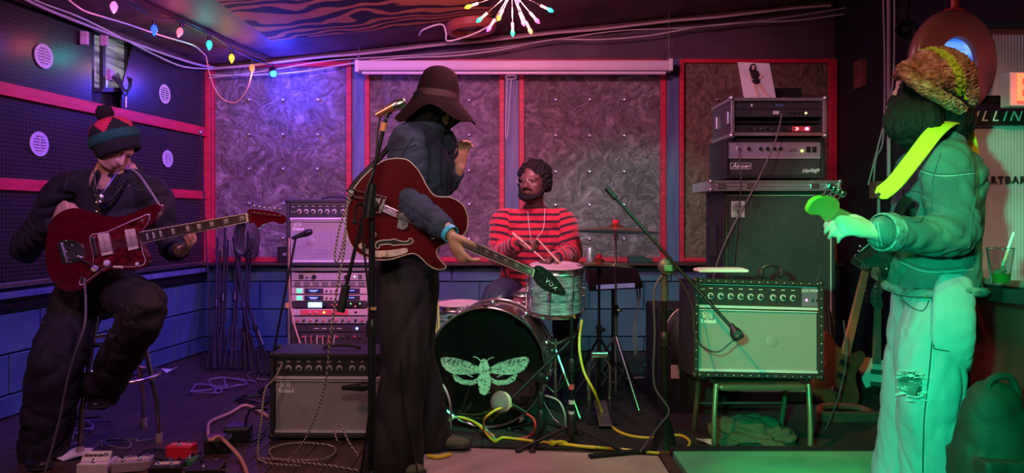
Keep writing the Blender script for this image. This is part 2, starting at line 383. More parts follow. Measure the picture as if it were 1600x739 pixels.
# --- back wall
wb = MB().box((.1, BY+.13, 1.5), (6.2, .1, 3.3)); wb.mi = 1; wb.box((.1, BY+.06, .39), (6.2, .135, .74))
wb = wb.build('wall_back', [WPD, PB]); tag(wb, kind='structure')
def bpx(px): return (px-800)*BY/F
def bz(py): return CH+(HZ-py)*BY/F
# painted cinder blocks below the ledge
zr = [(-.1, .13), (.13, .366), (.366, .602), (.602, .745)]
blk = {}
def blocks(wallobj, org, e, nrm, L, x00=0.):
    for r_, (z0, z1) in enumerate(zr):
        z0 = max(z0, .002); x = x00-(r_ % 2)*.235
        while x < L:
            a = max(x, 0.); b = min(x+.47, L); x += .47
            if b-a < .05: continue
            key = (round(b-a, 3), round(z1-z0, 3))
            c = org+e*((a+b)/2)+nrm*.012+V((0, 0, (z0+z1)/2))
            if key not in blk:
                mb = MB().box((0, 0, 0), (b-a-.01, .05, z1-z0-.01)); o = mb.build('cinder_block', PB, None, bev=.005, origin=(0, 0, 0)); blk[key] = o.data; bpy.data.objects.remove(o)
            o = bpy.data.objects.new('cinder_block', blk[key]); o.rotation_euler = (0, 0, math.atan2(e.y, e.x)); put(o, wallobj, c)
            q = o.modifiers.new('bevel', 'BEVEL'); q.width = .005; q.segments = 1
blocks(wb, V((-2.63, BY, 0)), V((1, 0, 0)), V((0, -1, 0)), 5.4)
def felt(x0, x1, y0, y1, cols, rows, mt=FELT):
    nx, nz = 90, 110
    vs = []; a, b, c, d = bpx(x0), bpx(x1), bz(y1), bz(y0)
    for j in range(nz+1):
        for i in range(nx+1):
            x, z = a+(b-a)*i/nx, c+(d-c)*j/nz
            q = V((x*4.5, 0, z*4.5)); w2 = V((noise.noise(q), 0, noise.noise(q+V((9, 9, 9)))))*.9; dd = (noise.noise(q+w2)+1.0*abs(noise.noise((q+w2)*2.1))+.6*abs(noise.noise((q+w2)*4.6)))*.008
            vs.append((x, BY+.045-dd, z))
    fs = [(j*(nx+1)+i, j*(nx+1)+i+1, (j+1)*(nx+1)+i+1, (j+1)*(nx+1)+i) for j in range(nz) for i in range(nx)]
    p = MB().add(vs, fs).build('panel', mt, wb, smooth=True)
    for cx in cols:
        for ry in rows:
            c_ = V((bpx(cx), BY+.03, bz(ry)))
            MB().lathe([(0, .013), (.012, .016), (.016, .012), (.014, .005), (.02, .004), (.021, .0)], c_, (0, -1, 0), 12).build('washer', ALU, p, smooth=True)
    return p
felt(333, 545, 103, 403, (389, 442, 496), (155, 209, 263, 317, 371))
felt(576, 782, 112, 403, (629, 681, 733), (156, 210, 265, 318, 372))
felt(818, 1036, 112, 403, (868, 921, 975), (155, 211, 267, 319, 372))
felt(1068, 1302, 98, 403, (1121, 1174), (155, 211, 267), FELTB)
tn = [3]
def trim(mb, mt=RED, bev=.003):
    o = mb.build('trim_%d' % tn[0], mt, bev=bev); tn[0] += 1; return tag(o, kind='structure')
def vbar(x0, x1, y0, y1, mt=RED, d=.07, out=.0): 
    a, b, c, e = bpx(x0), bpx(x1), bz(y1), bz(y0)
    return trim(MB().box(((a+b)/2, BY+.03-out, (c+e)/2), (b-a, d, e-c)), mt)
vbar(318, 334, 100, 410, RED, .09); vbar(541, 549, 95, 407)
vbar(570, 577, 96, 407); vbar(780, 788, 116, 405); vbar(811, 819, 116, 405); vbar(1033, 1041, 93, 407)
vbar(1062, 1069, 92, 409); vbar(1297, 1308, 92, 409)
vbar(334.5, 540.5, 96, 104); vbar(1069.5, 1296.5, 92, 98); vbar(334.5, 540.5, 402, 409); vbar(577.5, 1032.5, 402, 409); vbar(1069.5, 1296.5, 403, 409)
vbar(577.5, 1032.5, 92, 112, RED, .05)
vbar(549.5, 569.5, 95, 409, BBL, .04); vbar(788.5, 810.5, 116, 402, BBL, .05); vbar(1041.5, 1061.5, 92, 409, BBL, .04)
# wooden ledge on top of the blocks
MB().box((.08, BY-.04, .757), (5.4, .22, .022)).box((.08, BY-.02, .738), (5.4, .12, .018)).build('ledge', DKW, wb, bev=.003)
# --- left wall
wl = MB()
wl.add([LW(s, z, o) for s, z in ((-.1, -.02), (4.6, -.02), (4.6, 2.5), (-.1, 2.5)) for o in (-.14, -.05)], [(0, 2, 4, 6), (7, 5, 3, 1), (0, 1, 3, 2), (2, 3, 5, 4), (4, 5, 7, 6), (6, 7, 1, 0)])
wl.mi = 1; wl.add([LW(s, z, o) for s, z in ((-.1, .0), (4.6, .0), (4.6, .745), (-.1, .745)) for o in (-.14, -.026)], [(0, 2, 4, 6), (7, 5, 3, 1), (0, 1, 3, 2), (2, 3, 5, 4), (4, 5, 7, 6), (6, 7, 1, 0)])
wl = wl.build('wall_left', [WBK, PB]); tag(wl, kind='structure')
blocks(wl, LC.copy()-LN*.03, LE, LN, 4.4)
def peg(pts, out=.02):
    a = math.atan2(LE.y, LE.x)
    vs = [LWp(px, py, out) for px, py in pts]; vb = [v-LN*.012 for v in vs]; n = len(vs)
    c = sum(vs, V((0, 0, 0)))/n
    R = Matrix.Rotation(-(a+math.pi/2), 4, 'Z')
    mb = MB().add([R @ (v-c) for v in vs+vb], [tuple(range(n)), tuple(range(2*n-1, n-1, -1))]+[(i, i+n, (i+1) % n+n, (i+1) % n) for i in range(n)])
    o = mb.build('pegboard', PEG, None, origin=(0, 0, 0)); o.rotation_euler = (0, 0, a+math.pi/2); o.parent = wl; o.location = c-BASE[wl.name]; BASE[o.name] = c
    o['_a'] = 0; del o['_a']; return o
def quad_lr(x0, x1, zt, zb):
    f = lambda px, z: (px, HZ-(z-CH)*F/lwY(px)); return [f(x0, zt), f(x1, zt), f(x1, zb), f(x0, zb)]
R1, R2, R3 = 1.876, 1.34, .775
pb = [peg(quad_lr(-160, 139, 2.38, R1+.035)), peg([(203, 66), (318, 100), (318, 199), (183, 172), (186, 130)], .03),
      peg(quad_lr(-160, 150, R1-.035, R2+.03)), peg(quad_lr(151, 316, R1-.035, R2+.03)),
      peg(quad_lr(-160, 150, R2-.03, R3)), peg(quad_lr(151, 316, R2-.03, R3))]
def lrail(z, h, x0=-160, x1=317, mt=RED, out=.05, d=.04):
    a = LWp(x0, HZ-(z-CH)*F/lwY(x0), out-d/2); b = LWp(x1, HZ-(z-CH)*F/lwY(x1), out-d/2)
    return trim(MB().bar(a, b, d, h), mt)
lrail(R1, .075); lrail(R2, .068); lrail(R3-.01, .03, mt=STEEL, out=.05); lrail(R3-.065, .035, mt=BBL, out=.07); lrail(R3-.13, .03, mt=BLKM, out=.04)
lrail(2.42, .05, mt=DKW)
a = LWp(317, 340, .03)
trim(MB().box((a.x+.01, a.y+.02, 1.65), (.05, .07, 1.78)), RED)
# round slotted vents screwed to the pegboards
def vent(px, py, par, r=.074):
    c = LWp(px, py, .024); tl = frame_axes(LN)
    o = MB().lathe([(0, r*.72), (.006, r*.72), (.006, r), (0, r)], c, LN, 28).build('vent_plate', mat('vent_white', (.62, .55, .6), .4), None, smooth=True)
    mb = MB(); e = LE
    for k in range(7):
        z = (k-3)*r*.235; hw = math.sqrt(max(.0004, (r*.8)**2-z*z)) if abs(z) < r*.8 else .01
        mb.bar(c+LN*.004-e*hw+V((0, 0, z)), c+LN*.004+e*hw+V((0, 0, z)), .006, r*.12)
    mb.bar(c+LN*.006-V((0, 0, r*.8)), c+LN*.006+V((0, 0, r*.8)), .007, .005, e)
    o2 = mb.build('slat', mat('vent_white', (.6,)*3), None)
    bpy.data.objects.remove(o2) if False else None
    for q, n_ in ((o, 'vent_plate'), (o2, 'vent_slats')):
        q.parent = par; Mx = Matrix.Translation(BASE[par.name]) @ Matrix.Rotation(par.rotation_euler.z, 4, 'Z')
        q.matrix_parent_inverse = Mx.inverted(); q.name = n_
vent(62, 88, pb[0]); vent(252, 147, pb[1]); vent(55, 225, pb[2]); vent(257, 248, pb[3], .066)
# small interior window behind the gap
wn = MB(); 
for (a, b) in (((146, 50), (146, 140)), ((202, 62), (202, 140)), ((146, 50), (202, 62)), ((146, 140), (202, 140)), ((164, 54), (164, 140))):
    wn.bar(LWp(a[0], a[1], -.02), LWp(b[0], b[1], -.02), .03, .03, LN)
wn = wn.build('window_1', BLKP); tag(wn, kind='structure')
gm = NT('window_glow', .2); st = gm.noise(3, 3, gm.map((1, 1, 10))); gm.col(gm.ramp(st, (.3, (.1, .12, .11)), (.7, (.3, .34, .3)))); gm.set('Emission Color', gm.ramp(st, (.35, (.03, .05, .05)), (.7, (.42, .5, .42)))).set('Emission Strength', .5)
pn = [LWp(x, y, -.03) for x, y in ((147, 52), (201, 63), (201, 139), (147, 139))]
MB().add(pn+[p-LN*.008 for p in pn], [(0, 1, 2, 3), (7, 6, 5, 4), (0, 4, 5, 1), (1, 5, 6, 2), (2, 6, 7, 3), (3, 7, 4, 0)]).build('pane', gm.m, wn)
# --- right wall (black) and the bar front
wr_ = MB().box((2.87, 4.75, 1.5), (.12, 3.3, 3.2)).build('wall_right', WBK); tag(wr_, kind='structure')
MB().box((2.79, 5.9, 2.3), (.03, .16, .22)).build('board', mat('painted_orange_glow', (.2, .06, .03), .6, var=.4), wr_)  # an orange glow on the black wall, painted as a coloured block
RW = mat('bar_red_wall', (.17, .035, .02), .4, var=.3, scale=4)
# canvas: bar counter, its red front, the corrugated screen above
PYb = 3.12
bw = MB().box((2.27, 3.24, .42), (1.0, .08, .84)).build('wall_bar', RW); tag(bw, kind='structure')
ct = thing('bar_counter', 'bar counter with dark glossy top and black edge, holding a plastic cup', 'counter', (2.5, 2.9, 0))
ctm = mat('counter_top', (.16, .10, .09), .12, var=.3, coat=.4)
def prz(pts, z0, z1): return MB().prism(pts, lambda u, v, w: V((u, v, w)), z0, z1)
cp = [(1.74, 3.19), (1.74, 2.62), (1.86, 2.42), (2.15, 2.28), (2.79, 2.19), (2.79, 3.19)]
prz(cp, .905, .93).build('counter_top', ctm, ct, bev=.004)
prz([(1.75, 3.18), (1.75, 2.625), (1.87, 2.43), (2.155, 2.29), (2.785, 2.2), (2.785, 3.18)], .845, .9045).build('edge_band', BLKP, ct, bev=.003)
prz([(1.98, 3.18), (1.98, 2.8), (2.15, 2.62), (2.78, 2.56), (2.78, 3.18)], .0, .8445).build('front_panel', RW, ct)
mb = MB()
for k in range(7): 
    c = V((2.2+.11*k, 2.61-.0095*k-.005, .56-.1*(k % 2))); mb.lathe([(0, .012), (.006, .01), (.009, 0.001)], c, (0, -1, 0), 10)
mb.build('nail_head', STEEL, ct, kind='stuff')
# corrugated translucent screen
cs = thing('corrugated_screen', 'corrugated clear plastic screen with black frame and sign lettering behind the bar', 'screen', (2.6, 3.1, .93))
m = NT('corrugated_plastic', .22); m.col(m.ramp(m.noise(1.6, 3), (.35, (.34, .28, .3)), (.7, (.62, .56, .58)))).set('Transmission Weight', .12).set('Coat Weight', .3); CORR = m.m
def corr(x0, x1, z0, z1, y, pitch=.0135, amp=.004):
    n = int((x1-x0)/pitch*6); vs = []
    for i in range(n+1):
        x = x0+(x1-x0)*i/n; yy = y+amp*math.sin(2*math.pi*(x-x0)/pitch)
        vs += [(x, yy, z0), (x, yy, z1), (x, yy+.003, z1), (x, yy+.003, z0)]
    fs = []
    for i in range(n):
        a = i*4; b = a+4
        fs += [(a, b, b+1, a+1), (a+1, b+1, b+2, a+2), (a+2, b+2, b+3, a+3), (a+3, b+3, b, a)]
    return MB().add(vs, fs)
zz = lambda py: CH+(HZ-py)*PYb/F
xx = lambda px: (px-800)*PYb/F
corr(xx(1500), xx(1720), zz(426), zz(197), PYb).build('corrugated_sheet', CORR, cs, smooth=True)
corr(xx(1500), xx(1720), zz(148), zz(42), PYb+.05).build('corrugated_sheet', CORR, cs, smooth=True)
MB().box((xx(1610), PYb, zz(430)), (xx(1720)-xx(1500), .03, .02)).build('bottom_rail', STEEL, cs, bev=.002)
MB().box((xx(1610), PYb-.02, zz(186)), (xx(1720)-xx(1500), .03, .058)).build('sign_board', BLKP, cs, bev=.002)
MB().box((xx(1610), PYb+.01, zz(155)), (xx(1720)-xx(1500), .04, .03)).build('shelf_rail', mat('dark_steel', (.12, .1, .11), .25, .9), cs, bev=.002)
MB().box((xx(1610), PYb+.01, zz(38)), (xx(1720)-xx(1500), .05, .03)).build('top_rail', BLKM, cs, bev=.002)
CHALK = mat('chalk', (.75, .72, .72), .8)
text('ILLIN', .062, CHALK, cs, face_front(V((xx(1549), PYb-.0365, zz(184)))), shear=.35, sp=1.45)
text('ARTBARS', .042, BLKP, cs, face_front(V((xx(1572), PYb-.008, zz(282)))), sp=1.25, bold=.0015)
MB().box((xx(1514), PYb-.02, zz(350)), (.035, .003, .2)).build('taped_paper', WHT, cs)
MB().box((2.6, 3.28, 2.9-.35), (1.9, .06, .7)).build('soffit', WBK, cs)
for z_ in (zz(120), zz(104)):
    MB().cyl((xx(1538), PYb+.1, z_), (xx(1700), PYb+.1, z_+.03), .006).build('reflection_tube', mat('red_reflection', (1, .08, .05), .4, emit=5), cs)  # red reflections of the upper sheet, put in as glowing tubes
# ================================================================ AMPLIFIERS AND RACKS
m = NT('grille_cloth', .5); x = m.sep(); g = .0052
a = m.math('ABSOLUTE', m.math('SUBTRACT', m.math('FRACT', m.math('DIVIDE', x[0], g)), .5)); b = m.math('ABSOLUTE', m.math('SUBTRACT', m.math('FRACT', m.math('DIVIDE', x[2], g)), .5))
k = m.math('MAXIMUM', a, b)
m.col(m.ramp(k, (.2, (.05, .05, .05)), (.42, (.42, .39, .39)))).bump(k, .4, .002); GRL = m.m
m = NT('black_grille', .6); x = m.sep(); g = .009
a = m.math('ABSOLUTE', m.math('SUBTRACT', m.math('FRACT', m.math('DIVIDE', x[0], g)), .5)); b = m.math('ABSOLUTE', m.math('SUBTRACT', m.math('FRACT', m.math('DIVIDE', x[2], g)), .5))
k = m.math('MAXIMUM', a, b); m.col(m.ramp(k, (.2, (.012, .012, .012)), (.45, (.07, .07, .07)))).bump(k, .4, .002); GRB = m.m
PANEL = mat('panel_dark', (.03, .03, .032), .35)
SILV = mat('silver_trim', (.78, .75, .77), .4, .35, var=.05)
LET = mat('white_lettering', (.8, .78, .78), .5, var=.02)
KNOBB = mat('knob_black', (.02, .02, .02), .3)
def led(col, s=6): return mat('led_%d_%d_%d' % tuple(int(c*9) for c in col), col, .4, emit=s, var=0)
def roland_logo(parent, p, s):
    """outlined stacked mark above the word."""
    mb = MB(); x, y, z = p; t = s*.12
    w, h = s*1.25, s*.85
    for (ax, az, bx, bz_) in ((0, h, w, h), (w, h, w, 0), (w, 0, w*.35, 0), (0, h, 0, 0), (0, 0, w*.12, 0), (w*.22, h*.68, w*.78, h*.68), (w*.78, h*.68, w*.78, h*.34), (w*.78, h*.34, w*.22, h*.34), (w*.22, h*.68, w*.22, 0)):
        mb.bar((x+ax, y, z+az), (x+bx, y, z+bz_), .002, t, (0, 1, 0)) if az == bz_ else mb.bar((x+ax, y, z+az-t/2*(1 if az > bz_ else -1)), (x+bx, y, z+bz_), .002, t, (1, 0, 0))
    mb.build('logo', LET, parent)
    text('Roland', s*.82, LET, parent, face_front(V((x+w*.52+s*.1, y, z-s*.5))), name='logo_lettering', bold=.001)
def combo(label, loc, rot, W, H, D, nk, group, studs=False, panel_r=None, wordmark=None, speakers=2, leads=True):
    t = thing('guitar_amplifier', label, 'amplifier', loc, group, rot)
    e = .022
    c = MB().box((0, D/2, e/2), (W, D, e)).box((0, D/2, H-e/2), (W, D, e)).box((-W/2+e/2, D/2, H/2), (e, D, H-2*e+.001)).box((W/2-e/2, D/2, H/2), (e, D, H-2*e+.001)).box((0, D-.01, H/2), (W-.01, .02, H-.01))
    c.build('cabinet', BLK, t, bev=.004)
    ph = .1*H/.46; zt = H-e-.004
    MB().box((0, .035, zt-ph/2), (W-2*e-.002, .03, ph)).build('control_panel', PANEL, t, bev=.001)
    mb = MB(); z0 = zt-ph; x0 = W/2-e-.002
    mb.box((0, .013, z0-.006), (2*x0, .012, .013)).box((0, .0155, z0-.022), (2*x0, .008, .005)); mb.box((0, .018, zt-.002), (2*x0, .004, .003))
    mb.build('trim_strip', SILV, t)
    gz1 = z0-.026; gz0 = e+.012
    MB().box((0, .03, (gz0+gz1)/2), (2*x0, .014, gz1-gz0)).build('grille', GRL, t)
    MB().box((0, .0155, gz0-.002), (2*x0, .01, .013)).build('bottom_strip', SILV, t)
    mb = MB()
    for sx in ([-.24*W, .14*W] if speakers == 2 else [.12*W]):
        r = .13*W if speakers == 2 else .2*W
        for q in (r, r*.93): mb.lathe([(0, q), (.0015, q*.99)], (sx, .0236, (gz0+gz1)/2), (0, -1, 0), 36)
    mb.build('speaker_edge', mat('grille_shadow', (.12, .11, .11), .6), t) if False else None
    for sx in ([-.24*W, .14*W] if speakers == 2 else [.12*W]):
        MB().ell((sx, .024, (gz0+gz1)/2), (.05*W, .004, .05*W)).build('dust_cap', GRL, t, smooth=True)
    for k in range(nk):
        kx = -W/2+.135*W+(.62*W)*k/(nk-1)+(.02*W if k >= nk*2//3 else 0)
        o = MB().lathe([(0, .0105), (.008, .0105), (.009, .0085), (.018, .0075), (.02, .001)], (kx, .0195, zt-ph*.56), (0, -1, 0), 16).build('knob', KNOBB, t, smooth=True)
        MB().lathe([(0, .0155), (.001, .0155)], (kx, .0193, zt-ph*.56), (0, -1, 0), 16).build('knob_ring', SILV, o)
        MB().box((kx, -.001, zt-ph*.5), (.0018, .002, .009)).build('pointer', LET, o)
    mb = MB()
    for jx in (-.445, -.415): mb.lathe([(0, .008), (.006, .007), (.006, .004), (.001, .003)], (jx*W, .0195, zt-ph*.6), (0, -1, 0), 12)
    mb.build('input_jack', STEEL, t, smooth=True)
    mb = MB(); mb.box((-.43*W, .0192, zt-ph*.25), (.04*W, .001, .002)); 
    for k in range(nk): 
        kx = -W/2+.135*W+(.62*W)*k/(nk-1)+(.02*W if k >= nk*2//3 else 0); mb.box((kx, .0192, zt-ph*.2), (.018, .001, .003))
    mb.build('panel_print', LET, t, kind='stuff')
    if panel_r: MB().box((.42*W, .0185, zt-ph*.5), (.15*W, .003, ph*.9)).build('name_plate', mat('plate_purple', (.16, .12, .2), .35), t); text(panel_r, .019, LET, t, face_front(V((.42*W, .0165, zt-ph*.2))), sx=.8); 
    if panel_r:
        MB().lathe([(0, .006), (.004, .004), (.005, .0)], (.38*W, .0165, zt-ph*.65), (0, -1, 0), 10).build('pilot_lamp', led((1, .15, .5), 4), t)
        MB().box((.425*W, .0155, zt-ph*.65), (.012, .006, .014)).build('switch', STEEL, t); MB().lathe([(0, .008), (.006, .006)], (.465*W, .0165, zt-ph*.65), (0, -1, 0), 12).build('knob', KNOBB, t)
    roland_logo(t, (-W/2+.052, .0215, gz1-.035*H/.46), .034*W/.66)
    MB().tube([(-.09, D*.45, H), (-.085, D*.45, H+.012), (0, D*.45, H+.02), (.085, D*.45, H+.012), (.09, D*.45, H)], .008, 8, 4).build('handle', RUB, t)
    for sx in (-1, 1):
        for z in (0, 1): MB().ell((sx*(W/2-.008), .008, .008+z*(H-.016)), (.017, .017, .017)).build('corner_cap', BLKP, t, smooth=True)
    for sx in (-1, 1):
        for sy in (.05, D-.05): MB().cyl((sx*(W/2-.06), sy, -.016), (sx*(W/2-.06), sy, .001), .016).build('foot', RUB, t)
    if studs:
        mb = MB()
        for i in range(15):
            for z in (.011, H-.011): mb.ell((-W/2+.03+(W-.06)*i/14, -.0005, z), (.0036, .003, .0036), None, 8, 4)
        for i in range(10):
            for sx in (-1, 1): mb.ell((sx*(W/2-.011), -.0005, .04+(H-.08)*i/9), (.0036, .003, .0036), None, 8, 4)
        mb.build('rivet', SILV, t, kind='stuff')
        mb = MB(); 
        for z in (0.011, H-.011): mb.box((0, -.0005, z), (W, .0035, .021))
        for sx in (-1, 1): mb.box((sx*(W/2-.011), -.0005, H/2), (.021, .0035, H-.044))
        mb.build('edge_binding', RUB, t)
    if wordmark: pass
    return t
R0 = math.radians
# front left amplifier on the floor
combo('black guitar amplifier with two speakers standing on the floor beside the hatted guitarist', P(524, 690, 3.78)+V((0, 0, .016)), (0, 0, R0(-1)), .68, .436, .3, 9, 'black combo amplifiers with silver lettering')
# the rack under the upper amplifier
RK = 5.05; rw = .575; rcx = (516-800)*RK/F
def rz(py): return CH+(HZ-py)*RK/F
rk = thing('equipment_rack', 'purple-lit rack of wireless receivers, mixers and a bright blue screen', 'equipment rack', (rcx, RK, 0))
ztop = rz(419)
mb = MB().box((rcx, RK+.2, .01+.02), (rw, .42, .04)).box((rcx, RK+.2, ztop-.012), (rw, .42, .024))
for s in (-1, 1): mb.box((rcx+s*(rw/2-.011), RK+.2, ztop/2), (.022, .42, ztop-.03))
mb.box((rcx, RK+.4, ztop/2), (rw-.01, .02, ztop-.03)); mb.build('rack_case', BLK, rk, bev=.003)
mb = MB()
for s in (-1, 1): mb.box((rcx+s*(rw/2-.008), RK-.012, ztop/2), (.016, .004, ztop)).box((rcx+s*(rw/2-.036), RK-.012, ztop/2), (.018, .004, ztop-.05))
mb.box((rcx, RK-.012, ztop-.006), (rw, .006, .02)); mb.build('rack_rail', ALU, rk)
UP = mat('unit_grey', (.5, .46, .46), .35, .3, var=.06); UD = mat('unit_dark', (.05, .045, .05), .35); UR = mat('unit_red', (.75, .1, .12), .4, var=.1); BRZ = mat('unit_beige', (.6, .5, .48), .4, var=.05)
uw = rw-.055
def unit(y0, y1, mt, name='rack_unit'):
    z0, z1 = rz(y1), rz(y0); return MB().box((rcx, RK+.13, (z0+z1)/2), (uw, .3, z1-z0-.003)).build(name, mt, rk, bev=.0015), (z0+z1)/2, z1-z0
def rkn(par, fx, z, r, mt, d=.016, n='knob'): return MB().lathe([(0, r), (d*.7, r*.92), (d, r*.8), (d+.001, .001)], (rcx+uw*fx, RK-.02, z), (0, -1, 0), 14).build(n, mt, par, smooth=True)
def rbox(par, x0, x1, z, h, mt, n, d=.003): return MB().box((rcx+uw*(x0+x1)/2, RK-.02-d/2, z), (uw*(x1-x0), d, h)).build(n, mt, par)
u, z, h = unit(426, 438, UP); rbox(u, -.40, -.34, z, h*.6, UD, 'socket'); rkn(u, -.29, z, .007, STEEL); rkn(u, -.2, z, .016, KNOBB); rkn(u, .22, z, .014, KNOBB); rbox(u, .38, .43, z, h*.6, STEEL, 'switch'); rkn(u, .33, z, .004, led((1, 1, .9), 3), .004, 'lamp')
u, z, h = unit(439, 447.5, UP)
mb = MB()
for r_ in (-1, 1):
    for k in range(8): mb.box((rcx+uw*(-.42+.12*k), RK-.0205, z+r_*h*.2), (uw*.085, .003, h*.16))
mb.build('vent_slot', BLKP, u, kind='stuff')
DISP = mat('display_blue', (.02, .03, .12), .2, var=.02); TXT = mat('display_text', (.25, .4, 1), .3, emit=1.5, var=0)
for (a_, b_) in ((448.5, 459), (460, 470)):
    u, z, h = unit(a_, b_, BRZ); rbox(u, -.43, -.36, z, h*.6, led((.1, .9, .3), 1.6), 'button'); rbox(u, -.33, -.08, z, h*.72, UD, 'screen_bezel'); 
    o = rbox(u, -.3, -.12, z, h*.5, DISP, 'screen', .005); rbox(u, -.27, -.15, z+.003, .004, TXT, 'readout', .0055); rbox(u, -.25, -.17, z-.005, .003, TXT, 'readout', .0055)
    for k in range(3): rkn(u, -.035+.06*k, z, .006, KNOBB)
    rbox(u, .22, .4, z, h*.72, UD, 'screen_bezel'); rbox(u, .24, .35, z, h*.5, DISP, 'screen', .005); rbox(u, .26, .33, z+.002, .004, TXT, 'readout', .0055)
u, z, h = unit(471, 480.5, UD); rbox(u, -.28, -.1, z, h*.85, led((.15, .3, 1), 4), 'screen', .004); rbox(u, -.25, -.13, z, h*.5, led((.6, .8, 1), 3), 'readout', .005); rkn(u, -.05, z, .013, KNOBB); rkn(u, .04, z, .006, UR); rkn(u, .1, z, .006, UR)
rbox(u, .18, .42, z, h*.8, BLKP, 'screen_bezel', .002); rkn(u, .28, z+h*.2, .004, led((.2, 1, .2), 4), .004, 'lamp'); rkn(u, .4, z+h*.2, .004, led((.2, 1, .2), 4), .004, 'lamp'); rkn(u, .34, z-h*.25, .004, led((1, .1, .1), 6), .004, 'lamp')
u, z, h = unit(482, 492.5, BRZ); rbox(u, -.38, .25, z, h*.72, UR, 'front_plate'); [rkn(u, f_, z, .006, BRZ) for f_ in (-.25, -.17, .05)]; rkn(u, -.07, z, .008, led((.7, .9, .1), 3), .006, 'lamp'); rbox(u, .33, .36, z, h*.3, UD, 'switch')
u, z, h = unit(494, 505, UP); [rkn(u, -.42+.085*i, z, .008, KNOBB if i % 2 else UR) for i in range(11)]
u, z, h = unit(507, 518, UD); rkn(u, .36, z, .007, led((.08, .15, 1), 40), .006, 'lamp'); [rbox(u, -.2+.1*i, -.14+.1*i, z, .004, LET, 'print') for i in range(4)]
u, z, h = unit(519, 540, UD)
for i in range(12): rkn(u, -.42+.075*i, z+h*.2, .007, [KNOBB, UR, STEEL][i % 3]); 
for i in range(6): MB().tube([P(478+i*9, 524, RK-.03), P(477+i*9, 530, RK-.06), P(480+i*8, 545, RK-.06)], .003, 6, 4).build('patch_lead', [PEACH, UR, CREAM][i % 3], u)
unit(541, 580, UD)
# upper amplifier, standing on the rack
combo('black guitar amplifier standing on top of the equipment rack', P(518, 340, 5.02).xy.to_3d()+V((.0, 0, ztop+.016)), (0, 0, 0), .62, .455, .26, 9, 'black combo amplifiers with silver lettering')
# riveted amplifier tilted on the folding chair
CHY = 3.56
combo('riveted black guitar amplifier with green-lit grille on a folding chair', P(1188, 592, CHY)+V((0, .02, .0)), (R0(-4), R0(1.8), R0(3)), .645, .475, .27, 9, 'black combo amplifiers with silver lettering', studs=True, panel_r='JAZZ CHORUS', speakers=1)
# folding chair
fc = thing('folding_chair', 'green metal folding chair holding the riveted amplifier', 'chair', P(1190, 712, CHY))
CHM = mat('chair_green_metal', (.20, .22, .13), .35, .6)
sz = P(0, 598, CHY).z
A = [P(1116, 712, CHY-.02), P(1266, 716, CHY-.02)]
zs = sz-.02
MB().box((P(1190, 0, CHY).x, CHY+.17, zs), (.42, .4, .03)).build('seat', mat('chair_seat', (.12, .13, .08), .3, .5), fc, bev=.012)
for px in (1116, 1266):
    MB().tube([P(px, 716, CHY-.02), P(px, 655, CHY-.005), P(px+(3 if px < 1200 else -3), 600, CHY+.03)], .013, 10, 3).build('leg', CHM, fc, smooth=True)
    MB().tube([P(px, 716, CHY-.02)*1+V((0, .4, 0)), P(px, 655, CHY)+V((0, .34, 0)), P(px, 604, CHY)+V((0, .3, -.01))], .013, 10, 3).build('leg', CHM, fc, smooth=True)
MB().cyl(P(1118, 690, CHY), P(1264, 692, CHY), .008).build('cross_bar', STEEL, fc, smooth=True) if False else None
MB().cyl((P(1118, 0, CHY).x, CHY+.37, .16), (P(1264, 0, CHY).x, CHY+.37, .16), .008).build('cross_bar', STEEL, fc, smooth=True)
# ---- bass stack
def local_box(t, c, d, mt, n, bev=.003, **k): return MB().box(c, d).build(n, mt, t, bev=bev, **k)
SY = 4.5; ks = SY/F
def sxp(px): return (px-800)*ks
def szp(py): return CH+(HZ-py)*ks
bc = thing('bass_cabinet', 'tall black bass speaker cabinet with thin white piping behind the riveted amplifier', 'speaker cabinet', (sxp(1217), SY, 0))
x0, x1, zc = sxp(1130), sxp(1306), szp(299); cx = (x0+x1)/2; W = x1-x0; D = .4; e = .02
mb = MB().box((cx, SY+D/2, zc-e/2), (W, D, e)).box((cx, SY+D/2, .05), (W, D, .06))
for s in (-1, 1): mb.box((cx+s*(W/2-e/2), SY+D/2, zc/2+.02), (e, D, zc-.06))
mb.box((cx, SY+D-.01, zc/2+.02), (W-.01, .02, zc-.06)); mb.build('cabinet', BLK, bc, bev=.004)
MB().box((cx, SY+.035, zc/2+.03), (W-2*e, .02, zc-.12)).build('grille', GRB, bc)
mb = MB(); 
for s in (-1, 1): mb.box((cx+s*(W/2-e-.003), SY+.018, zc/2+.03), (.006, .006, zc-.12))
for z_ in (zc-e-.004, .085): mb.box((cx, SY+.018, z_), (W-2*e, .006, .006))
mb.build('piping', mat('white_piping', (.75, .65, .62), .5), bc)
mb = MB()
for r_ in range(4):
    for s in (-1, 1):
        c = V((cx+s*W*.21, SY+.025, zc-.21-r_*.27)); 
        for q in (.118, .106): mb.tube([c+V((math.cos(t)*q, 0, math.sin(t)*q)) for t in [2*math.pi*i/28 for i in range(29)]], .002, 4)
mb.build('speaker_edge', mat('speaker_ring', (.06, .07, .06), .5), bc)
lg = P(1153, 327, SY+.02); 
o = MB().box(lg, (.082, .006, .1)).build('logo_plate', mat('logo_plate', (.62, .68, .6), .4), bc, bev=.001)
mb = MB()
def arc(mb, c, r, a0, a1, w, n=22): mb.tube([c+V((math.cos(t)*r, 0, math.sin(t)*r)) for t in [a0+(a1-a0)*i/n for i in range(n+1)]], w, 4)
lc = lg+V((0, -.004, .006)); arc(mb, lc, .031, 0, 2*math.pi, .0022); arc(mb, lc, .019, .3, 2*math.pi-.9, .003); arc(mb, lc, .009, 0, 6.28, .0025); mb.bar(lc+V((.019, 0, .012)), lc+V((.019, 0, -.025)), .003, .005, (1, 0, 0))
